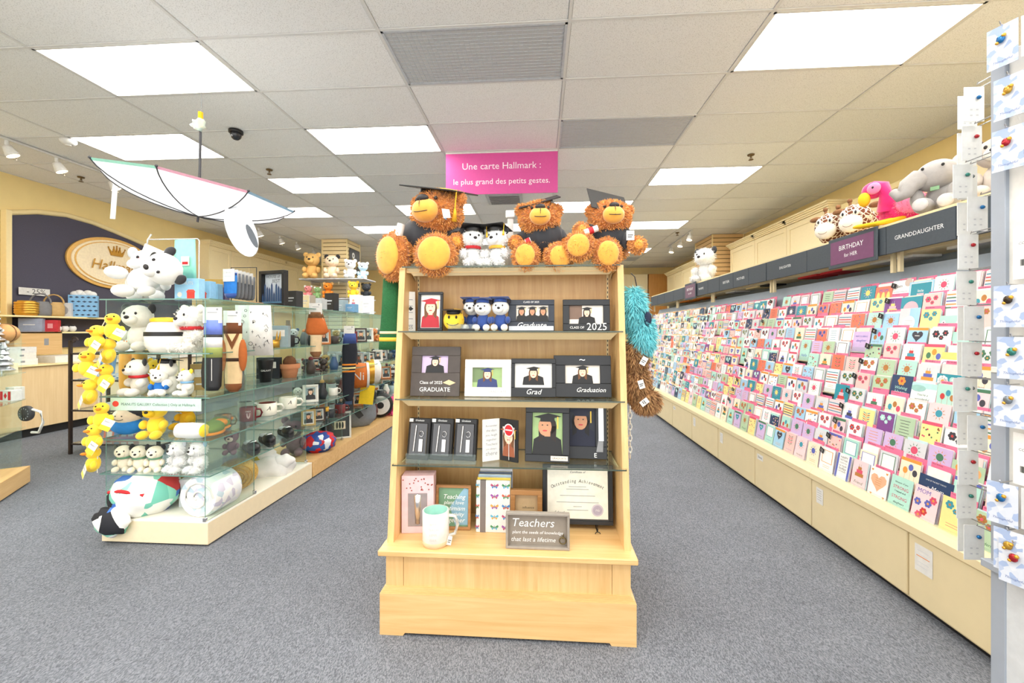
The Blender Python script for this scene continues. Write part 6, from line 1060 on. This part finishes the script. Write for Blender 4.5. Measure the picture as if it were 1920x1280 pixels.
# red display and shelves at far left
o = thing('card_tower', 'tall red card display with cream shelves at left edge', 'display stand', TR(-7.0, 4.55, 0)); REDM = mat((206, 66, 44), .6); b = MB(); b.box(-.5, .1, -.05, .0, 0, 2.6, REDM); b.build('back', o); b = MB(); b.box(.1, .13, -.06, .0, 0, 3.0, CRW); b.build('side_post', o)
for z_ in (.9, 1.45, 1.95, 2.42): b = MB(); b.box(-.5, .3, -.35, -.05, z_-.03, z_, CRW, .004); b.build('shelf', o)
for i, (x, z_, w_, h_, l) in enumerate(((.08, 2.42, .3, .3, 'large white box on the red display top'), (-.1, 1.95, .26, .2, 'white box on the red display, upper shelf'), (.02, 1.45, .24, .22, 'patterned black and white box on the red display'), (-.22, 1.45, .2, .16, 'small silver box on the red display'))):
    carton('gift_box', l, TR(-7.0+x, 4.33, z_) @ RZ(.1), w_, .22, h_, [WHITE, OFFW, DGREY, CHROME][i], lambda b, w, h, y_: [b.disc(-w*.35+w*.14*(k % 6), h*(.2+.3*(k//6)), .018, .018, y_, WHITE if i == 2 else RED) for k in range(12 if i == 2 else 1)])
# upper cabinets
def shaker(par, M, w, h, m, knob=False):
    b = MB(); b.box(-w/2, w/2, -.02, 0, 0, .09, m, .002); b.box(-w/2, w/2, -.02, 0, h-.09, h, m, .002); b.box(-w/2, -w/2+.09, -.02, 0, .09, h-.09, m, .002); b.box(w/2-.09, w/2, -.02, 0, .09, h-.09, m, .002); d = b.build('door', par, M); b = MB(); b.box(-w/2+.085, w/2-.085, -.008, 0, .085, h-.085, m); b.build('panel', d); return d
CABM = mat((246, 228, 182), .45, var=.02)
def cabinet(label, M, w, d, h, n, m=CABM, crown=True):
    o = thing('wall_cabinet', label, 'cabinet', M); b = MB(); b.box(-w/2, w/2, 0, d, 0, h, m); b.build('body', o)
    for i in range(n): shaker(o, TR(-w/2+w*(i+.5)/n, -.001, .01), w/n-.012, h-.02, m)
    if crown: b = MB(); [b.box(-w/2-.02*k, w/2+.02*k, -.03-.022*k, d, h+.028*k, h+.028*(k+1), m) for k in range(4)]; b.build('crown_molding', o)
    return o
for i in range(4): cabinet('cream panelled upper cabinet on left wall, %s from the navy board' % ['first', 'second', 'third', 'fourth'][i], TR(-7.46, 9.62+1.4*i, 2.05) @ FACER, 1.4, .4, 1.35, 2)
for i in range(3): cabinet('cream panelled upper cabinet on right wall, %s from near end' % ['first', 'second', 'third'][i], TR(4.49, 7.35+1.13*i, 2.1) @ FACEL, 1.13, .4, 1.28, 1)
o = thing('wall_board', 'flat cream board on the right wall behind the flamingo', 'board', TR(4.6, 5.2, 2.0)); b = MB(); b.box(-.0, .25, -1.6, 1.5, 0, 1.32, CABM, .004); b.build('board', o); b = MB(); b.box(-.02, .25, -1.6, 1.5, 1.32, 1.40, CRW, .004); b.build('cap_rail', o)
for i in range(2): cabinet('pale cabinet beyond the right slatted column, %s' % ['nearer', 'farther'][i], TR(4.3, 12.2+1.5*i, 2.0) @ FACEL, 1.5, .4, 1.3, 2)
cabinet('cream cabinet on the back wall', TR(3.1, 15.3, 1.9), 1.5, .4, 1.6, 2, CABM, False)
OAK = wood((200, 140, 70), (216, 158, 86), 6, 2); cabinet('tall oak door cabinet on the back wall beside the cream one', TR(4.25, 15.25, 1.4), .75, .4, 2.1, 1, OAK, False); cabinet('cream cabinet at left of the back wall', TR(-3.2, 15.3, 1.9), 3.0, .4, 1.5, 4, CABM, False)
# slatted columns
SLM = mat((244, 222, 172), .5, var=.03)
def slat_column(label, x0, x1, y0, y1, z0=0., m=SLM):
    o = thing('slatwall_column', label, 'column', TR((x0+x1)/2, (y0+y1)/2, 0)); Q = TR(-(x0+x1)/2, -(y0+y1)/2, 0); b = MB(); b.T = Q; b.box(x0+.02, x1-.02, y0+.02, y1-.02, z0, CEIL-.002, mat((120, 96, 60))); b.build('core', o)
    z = CEIL-.003
    while z > 1.6: b = MB(); b.T = Q; b.box(x0, x1, y0, y1, z-.085, z, m, .006); b.build('slat', o); z -= .1
    b = MB(); b.T = Q; [b.box(x-.012, x+.012, y-.012, y+.012, z0, CEIL-.002, CRW) for x in (x0, x1) for y in (y0, y1)]; b.build('corner_trim', o)
    return o
slat_column('slatted cream column on the left with toys on its shelves', -5.55, -4.9, 10.3, 11.05); slat_column('slatted tan column at the right wall near track lights', 4.15, 4.88, 10.4, 11.5, m=mat((232, 194, 136), .5, var=.03))
o = thing('poster', 'black poster with gold sketch on the left column', 'poster', TR(-4.885, 10.7, 2.75) @ FACER); b = MB(); b.box(-.3, .3, -.012, 0, -.1, .85, BLACK, .003); b.build('frame', o); b = MB(); rr = random.Random(4); [b.disc(rr.uniform(-.2, .2), rr.uniform(0, .6), .05, .07, -.0128-.0002*i, mat((150, 126, 60)), 6) for i in range(14)]; b.disc(-.1, .68, .08, .08, -.017, WHITE); b.disc(-.1, .68, .03, .03, -.0174, BLACK); b.build('print', o)
for k, (z_, l) in enumerate(((2.72, 'upper shelf on the left slatted column'), (2.25, 'lower shelf on the left slatted column'), (1.95, 'lowest shelf on the left slatted column'))): o = thing('column_shelf', l, 'shelf', TR(-5.0, 9.95, z_)); b = MB(); b.box(-.75, .85, -.35, .35, -.025, 0, LGREY, .004); b.build('board', o); b = MB(); b.box(-.6, -.58, -.1, .34, -.12, -.025, CHROME); b.box(.1, .12, -.1, .34, -.12, -.025, CHROME); b.build('bracket', o)
for i, (x, y, z_, s_, m1, m2, l) in enumerate(((-5.5, 9.75, 2.72, .68, mat((230, 184, 110), .9), mat((230, 184, 110), .9), 'tan plush on the upper column shelf, left'), (-5.0, 9.75, 2.72, .62, mat((244, 220, 190), .9), PLB, 'pale plush with dark ears on the upper column shelf'), (-4.55, 9.75, 2.72, .5, PLW, PLW, 'white plush on the upper column shelf'), (-4.3, 9.9, 2.72, .45, mat((200, 226, 240), .9), WHITE, 'pale blue plush at right of the upper column shelf'), (-5.1, 9.75, 2.25, .42, ORS, mat((240, 190, 120), .9), 'orange plush on the lower column shelf'), (-5.6, 9.75, 2.25, .34, mat((240, 150, 150), .9), PLW, 'pink plush on the lower column shelf'), (-4.45, 9.7, 2.25, .44, PLY, PLY, 'yellow plush on the lower column shelf'), (-4.2, 9.85, 2.25, .4, mat((50, 54, 60), .9), BLACK, 'dark plush at right of the lower column shelf'), (-4.9, 9.75, 1.95, .26, mat((150, 70, 50), .9), BLACK, 'small brown plush on the lowest column shelf'), (-5.35, 9.72, 2.25, .3, mat((150, 190, 130), .9), PLW, 'small green plush on the lower column shelf'))):
    plush(l, TR(x, y, z_) @ RZ(.2), s_, m1, m2, grp='toys on the left column')
# stock behind the card rack header
for i, (y, w_, h_, m, l) in enumerate(((4.05, .3, .3, mat((206, 40, 50)), 'red gift box behind the header near the birthday sign'), (4.4, .3, .28, mat((206, 46, 50)), 'second red gift box behind the header'), (3.75, .32, .3, CRW, 'cream gift bag behind the header'), (3.4, .4, .34, WHITE, 'white bag with gold script behind the header'), (5.2, .2, .36, BLACK, 'black patterned box behind the header'), (5.5, .3, .3, CRW, 'cream box behind the header near the patterned box'), (6.1, .3, .3, WHITE, 'white box behind the header, middle'), (7.3, .5, .3, ORS, 'orange gift bag behind the far header'), (8.0, .5, .3, ORS, 'second orange gift bag behind the far header'), (2.7, .5, .3, WHITE, 'white carton behind the nearest header board'))):
    carton('gift_bag', l, TR(2.78, y, 2.032-.02) @ FACEL, w_, .2, min(h_, .2), m, (lambda b, w, h, y_: b.fit('fan', w*.4, 0, h*.5, y_, GOLD, .4)) if i == 3 else (lambda b, w, h, y_: b.rect(-w*.3, w*.3, h*.3, h*.4, y_, GOLD)))
# ------------------------------------------------------------------ things on the ceiling
bx0, bx1, by, bz = -1.235, .225, 5.405, 3.255
o = thing('hanging_banner', 'pink banner with French card slogan hanging from the ceiling', 'banner', TR((bx0+bx1)/2, by, bz)); hw = (bx1-bx0)/2; b = MB(); b.box(-hw, hw, -.004, .004, 0, CEIL-bz-.02, MAGENTA); b.build('panel', o)
b = MB(); b.fit('Une carte Hallmark :', hw*1.4, 0, .36, -.0048, mat((250, 236, 244))); b.fit('le plus grand des petits gestes.', hw*1.72, 0, .16, -.0048, mat((250, 236, 244))); b.build('lettering', o); b = MB(); b.box(-hw, hw, -.008, .008, CEIL-bz-.022, CEIL-bz, WHITE); b.build('top_rail', o)
o = thing('air_vent', 'small square ceiling vent below the pink banner', 'air vent', TR(-.62, 7.3, CEIL)); b = MB(); b.box(-.32, .32, -.3, .3, -.03, 0, LGREY, .006); b.build('frame', o)
for i in range(6): b = MB(); b.box(-.26, .26, -.24+.09*i, -.2+.09*i, -.045, -.03, GREY); b.build('louvre', o)
def track(label, p0, p1, heads, tilt):
    o = thing('track_light', label, 'track light', TR(p0[0], p0[1], CEIL)); d = Vector((p1[0]-p0[0], p1[1]-p0[1], 0)); b = MB(); b.T = RZ(math.atan2(d.y, d.x)); b.box(0, d.length, -.018, .018, -.03, 0, WHITE, .003); b.build('track', o)
    for t in heads:
        p = d*t; q = MB(); q.cyl((0, 0, -.03), (0, 0, -.09), .022, .022, 10, WHITE); h = q.build('lamp_head', o, TR(p.x, p.y, 0)); R = TR(0, 0, -.1) @ RZ(-.9) @ RX(tilt)
        q = MB(); q.lathe([(0, 0), (.045, 0), (.05, -.03), (.062, -.09), (.066, -.12), (.06, -.12)], 18, (0, 0, 0), WHITE); q.lathe([(.06, -.118), (0, -.105)], 16, (0, 0, 0), BULB); q.build('shade', h, R)
        q = MB(); q.tube([(-.05, 0, -.02), (-.085, 0, -.06), (-.085, 0, -.13), (-.06, 0, -.15)], .006, 5, WHITE); q.build('yoke', h, R)
BULB = emit((255, 226, 180), 6., 'spot_lamp')
track('track of white spotlights at upper left above the navy wall', (-6.45, 4.35), (-6.4, 6.1), (.16, .45, .85), .45)
track('farther track of white spotlights on the left above the cabinets', (-6.3, 8.0), (-6.35, 12.4), (.05, .22, .40, .56, .74, .95), .4)
track('short track of three lit spotlights beside the right column', (3.5, 9.9), (3.58, 11.9), (.08, .45, .85), -.3)
o = thing('security_camera', 'small black dome camera on the ceiling', 'security camera', TR(-3.54, 4.64, CEIL)); b = MB(); b.lathe([(0, 0), (.075, 0), (.075, -.03), (.06, -.035)], 20, (0, 0, 0), BLACK); b.build('base', o); b = MB(); b.sph((0, 0, -.05), (.06, .06, .06), mat((40, 42, 46), .15), 16, 12); b.build('dome', o); b = MB(); b.sph((-.01, -.05, -.075), .014, GREY, 8, 6); b.build('lens', o)
o = thing('smoke_detector', 'white round detector on the ceiling at upper left', 'smoke detector', TR(*AZ(128, 262, CEIL))); b = MB(); b.lathe([(0, 0), (.08, 0), (.08, -.03), (.055, -.06), (0, -.065)], 20, (0, 0, 0), WHITE); b.build('body', o); b = MB(); b.lathe([(.03, -.064), (.03, -.075), (0, -.075)], 14, (0, 0, 0), OFFW); b.build('sensor', o)
for u, v, l in ((505, 318, 'sprinkler head on the ceiling right of the umbrella'), (152, 332, 'sprinkler head on the ceiling above the navy wall'), (1408, 290, 'sprinkler head on the ceiling above the right aisle'), (1270, 436, 'small far sprinkler head beside the right track lights')):
    o = thing('sprinkler', l, 'sprinkler', TR(*AZ(u, v, CEIL)), 'ceiling sprinklers'); BZ = mat((120, 100, 70), .4, .7); b = MB(); b.lathe([(0, 0), (.045, 0), (.04, -.012), (0, -.015)], 16, (0, 0, 0), BZ); b.build('escutcheon', o); b = MB(); b.cyl((0, 0, 0), (0, 0, -.05), .01, .008, 8, BZ); b.tube([(-.018, 0, -.03), (-.02, 0, -.05), (0, 0, -.065), (.02, 0, -.05), (.018, 0, -.03)], .003, 5, BZ); b.build('frame', o); b = MB(); b.lathe([(0, -.068), (.03, -.066), (.03, -.07), (0, -.072)], 12, (0, 0, 0), BZ); b.build('deflector', o)
# umbrella hung upside down
UY = 3.25; hk = AZ(375, 82, CEIL); hub = AY(372, 405, UY)
UMB = mat((238, 241, 246), .5, var=.021); nt_ = UMB.node_tree; tl = nt_.nodes.new('ShaderNodeBsdfTranslucent'); tl.inputs[0].default_value = (.8, .82, .86, 1); mx_ = nt_.nodes.new('ShaderNodeMixShader'); mx_.inputs[0].default_value = .55
nt_.links.new(nt_.nodes['Principled BSDF'].outputs[0], mx_.inputs[1]); nt_.links.new(tl.outputs[0], mx_.inputs[2]); nt_.links.new(mx_.outputs[0], nt_.nodes['Material Output'].inputs[0])
o = thing('umbrella', 'white umbrella with pastel edge hanging upside down from the ceiling', 'umbrella', TR(hub.x, UY, hub.z)); B0 = Vector((hub.x, UY, hub.z))
T0 = RY(.17) @ RX(.0); R_, Dp = .71, .2; K = 8; PAS = [mat(c, .6) for c in ((120, 200, 210), (190, 180, 220), (110, 190, 220), (244, 180, 130), (244, 200, 120), (150, 210, 190), (230, 170, 190), (160, 200, 230))]
def upt(a, t): # rib angle, 0 hub .. 1 tip
    r = R_*math.sin(t*1.25)/math.sin(1.25); return Vector((r*math.cos(a), r*math.sin(a)*.92, Dp*t**1.7))
def between(i, f, t):
    a0, a1 = 2*PI*i/K+.3, 2*PI*(i+1)/K+.3; p = upt(a0, t).lerp(upt(a1, t), f); sag = 1+.05*math.sin(PI*f)*(1-t); return Vector((p.x*sag, p.y*sag, p.z))
for i in range(K):
    b = MB(); b.T = T0; n, m_ = 8, 4; vs_ = [between(i, f/m_, t/n*.95) for t in range(n+1) for f in range(m_+1)]; b.add(vs_, [(t*(m_+1)+f, t*(m_+1)+f+1, (t+1)*(m_+1)+f+1, (t+1)*(m_+1)+f) for t in range(n) for f in range(m_)], UMB, True); pn = b.build('canopy_panel', o)
    b = MB(); b.T = T0; vs_ = [between(i, f/m_, t) for t in (.95, 1.0) for f in range(m_+1)]; b.add(vs_, [(f, f+1, m_+2+f, m_+1+f) for f in range(m_)], PAS[i], True); b.build('pastel_edge', pn)
    b = MB(); b.T = T0; a = 2*PI*i/K+.3; b.tube([upt(a, t/8)*1.004-Vector((0, 0, .004)) for t in range(9)], .0045, 5, DGREY); b.sph(upt(a, 1.0), .01, DGREY, 6, 5); b.build('rib', o)
b = MB(); b.T = T0; b.tube([(0, 0, -.05), (0, 0, .3)], .009, 8, DGREY); b.build('lower_shaft', o); sh0 = AY(375, 305, UY)-B0; sh1 = AY(376, 240, UY)-B0
b = MB(); b.tube([(0, 0, .0), tuple(sh0*.5), tuple(sh0), tuple(sh1)], .01, 8, DGREY); b.build('shaft', o); b = MB(); b.tube([tuple(sh1), tuple(sh1+Vector((0, 0, .1))), tuple(sh1+Vector((.0, 0, .13)))], .018, 8, YELP); b.build('handle', o)
b = MB(); b.sph(sh1+Vector((-.01, -.01, .02)), (.06, .03, .05), glass((250, 250, 246), .55, 'plastic_bag'), 12, 8, None, lambda d: 1+.2*math.sin(5*d.x+7*d.z)); b.build('plastic_wrap', o)
b = MB(); b.tube([tuple(sh1+Vector((0, 0, .12))), tuple(sh1+Vector((.01, 0, .17))), (hk.x-B0.x, hk.y-B0.y, CEIL-B0.z)], .0025, 5, GREY); b.build('hanging_string', o)
p = AY(217, 335, UY-.15)-B0; b = MB(); b.T = TR(*p) @ RY(.08); b.box(-.022, .022, -.002, .002, -.32, 0, WHITE); b.build('tie_strap', o)
p = AY(432, 388, UY-.2)-B0; b = MB(); b.T = TR(*p) @ RY(-.45); b.prism([(.11*math.cos(a), -.2+.22*math.sin(a)) for a in [2*PI*i/24 for i in range(24)]], -.004, .004, mat((226, 230, 236), .6)); b.build('loose_flap', o); b = MB(); b.T = TR(*p) @ RY(-.45); b.prism([(.06+.025*math.cos(a), -.28+.1*math.sin(a)) for a in [2*PI*i/16 for i in range(16)]], -.006, -.004, mat((84, 90, 98))); b.build('flap_print', o)
# ------------------------------------------------------------------ jewellery tower at the right edge
TWM = mat((158, 166, 178), .4, var=.02); o = thing('jewellery_tower', 'white and grey earring display tower at the right edge', 'display tower', TR(1.72, 1.27, 0)); Q = TR(-1.72, -1.27, 0); X0, X1, Y0, Y1 = 1.50, 1.94, 1.04, 1.50
def tb(n, *a, m=TWM, bev=.002): b = MB(); b.T = Q; b.box(*a, m, bev); return b.build(n, o)
for (x, y) in ((X0, Y1-.045), (X0, Y0), (X1-.045, Y1-.045), (X1-.045, Y0)): tb('post', x, x+.045, y, y+.045, .0, 2.40)
tb('core_panel', X0+.012, X1-.012, Y0+.012, Y1-.012, .72, 2.38, m=WHITE); tb('base_cabinet', X0+.004, X1-.004, Y0+.004, Y1-.004, .02, .69, m=mat((206, 210, 214), .35)); tb('base_ledge', X0-.02, X1+.02, Y0-.02, Y1+.012, .69, .715)
tb('name_plate', X0-.004, X0, Y1-.041, Y1-.004, 1.34, 1.36, m=WHITE)
JEW = [mat(c, .25, .5) for c in ((40, 110, 170), (190, 150, 60), (170, 40, 50), (60, 50, 40), (60, 130, 120), (120, 130, 140))]; SKYC = voro([(206, 212, 224), (176, 190, 216), (214, 218, 226), (160, 178, 212), (208, 214, 226)], 60, 'pale_blue_clouds')
for i in range(13):       # cards on the far face, seen from behind
    z = 2.36-.132*i
    for j, (x, yy) in enumerate(((1.565, 1.62+.02*(i % 3)), (1.60, 1.68+.015*(i % 2)))):
        M = TR(x-.0+(.012 if i % 2 else 0), yy, z); c = thing('earring_card', 'white earring card beyond the tower post, %s row from top, %s' % (['first', 'second', 'third', 'fourth', 'fifth', 'sixth', 'seventh', 'eighth', 'ninth', 'tenth', 'eleventh', 'twelfth', 'thirteenth'][i], ['nearer', 'farther'][j]), 'earring card', M, 'earring cards on the tower'); b = MB(); b.box(-.034, .034, -.001, .001, -.125, .0, mat((226, 229, 230)), 0); b.build('card', c)
        b = MB(); [b.rect(q*.01-.004, q*.01+.004, -.105+.02*s, -.1+.02*s, -.0016, LGREY) for q in (-1, 1) for s in (0, 1)]; b.build('print', c); b = MB(); b.sph((.012, -.006, -.04), (.008, .006, .007), JEW[(i*2+j) % 6], 8, 6); b.build('earring', c); b = MB(); b.tube([(0, Y1-yy-.0, .004), (0, -.01, .004), (0, -.014, .012)], .002, 5, CHROME); b.build('peg', c)
for i, (dy, z) in enumerate(((.0, 2.44), (.02, 2.27), (.015, 2.11), (.02, 1.62), (.03, 1.46), (.02, 1.31), (.0, 1.0), (.02, .86), (.035, .73+.1))):
    y = 1.415-dy; M = TR(X0-.05, y, z) @ RZ(-PI/2+.35); c = thing('charm_card', 'blue-clouded charm card on tower face, %s from top' % ['first', 'second', 'third', 'fourth', 'fifth', 'sixth', 'seventh', 'eighth', 'ninth'][i], 'earring card', M, 'charm cards on the tower'); b = MB(); b.box(-.035, .035, -.001, .001, -.13, 0, SKYC); b.build('card', c)
    b = MB(); b.T = TR(.04, .002, 0) @ RZ(.5); b.box(0, .07, -.0008, .0008, -.125, 0, mat((200, 201, 200))); [b.rect(.006, .06-.008*(k % 3), -.02-.009*k, -.017-.009*k, -.0014, GREY) for k in range(10)]; b.build('text_leaf', c)
    b = MB(); b.sph((0, -.008, -.045), (.011, .007, .013), JEW[i % 6], 8, 6); b.sph((.008, -.01, -.038), .006, GOLD, 7, 5); b.sph((-.007, -.01, -.055), .005, GOLD, 7, 5); b.build('charm', c); b = MB(); b.fit('Thoughtful', .045, 0, -.112, -.0016, mat((110, 130, 180)), .3); b.build('lettering', c); b = MB(); b.tube([(0, .05, .002), (0, -.008, .002), (0, -.012, .01)], .002, 5, CHROME); b.build('peg', c)
for i, (z, t) in enumerate(((1.80, 'COMMUNITY'), (1.16, 'COMMUNITY'))):
    c = thing('info_card', '%s white information card on the tower face' % ['upper', 'lower'][i], 'card', TR(X0-.012, 1.34, z) @ RZ(-PI/2)); b = MB(); b.box(-.08, .08, -.001, .001, -.16, 0, mat((244, 244, 242))); b.build('card', c); b = MB(); b.fit(t, .07, -.03, -.05, -.0016, DGREY, .15); [b.rect(-.06+.003*k, -.0585+.003*k+(.0008 if k % 3 else 0), -.12, -.1, -.0016, BLACK) for k in range(14)]; b.build('print', c)
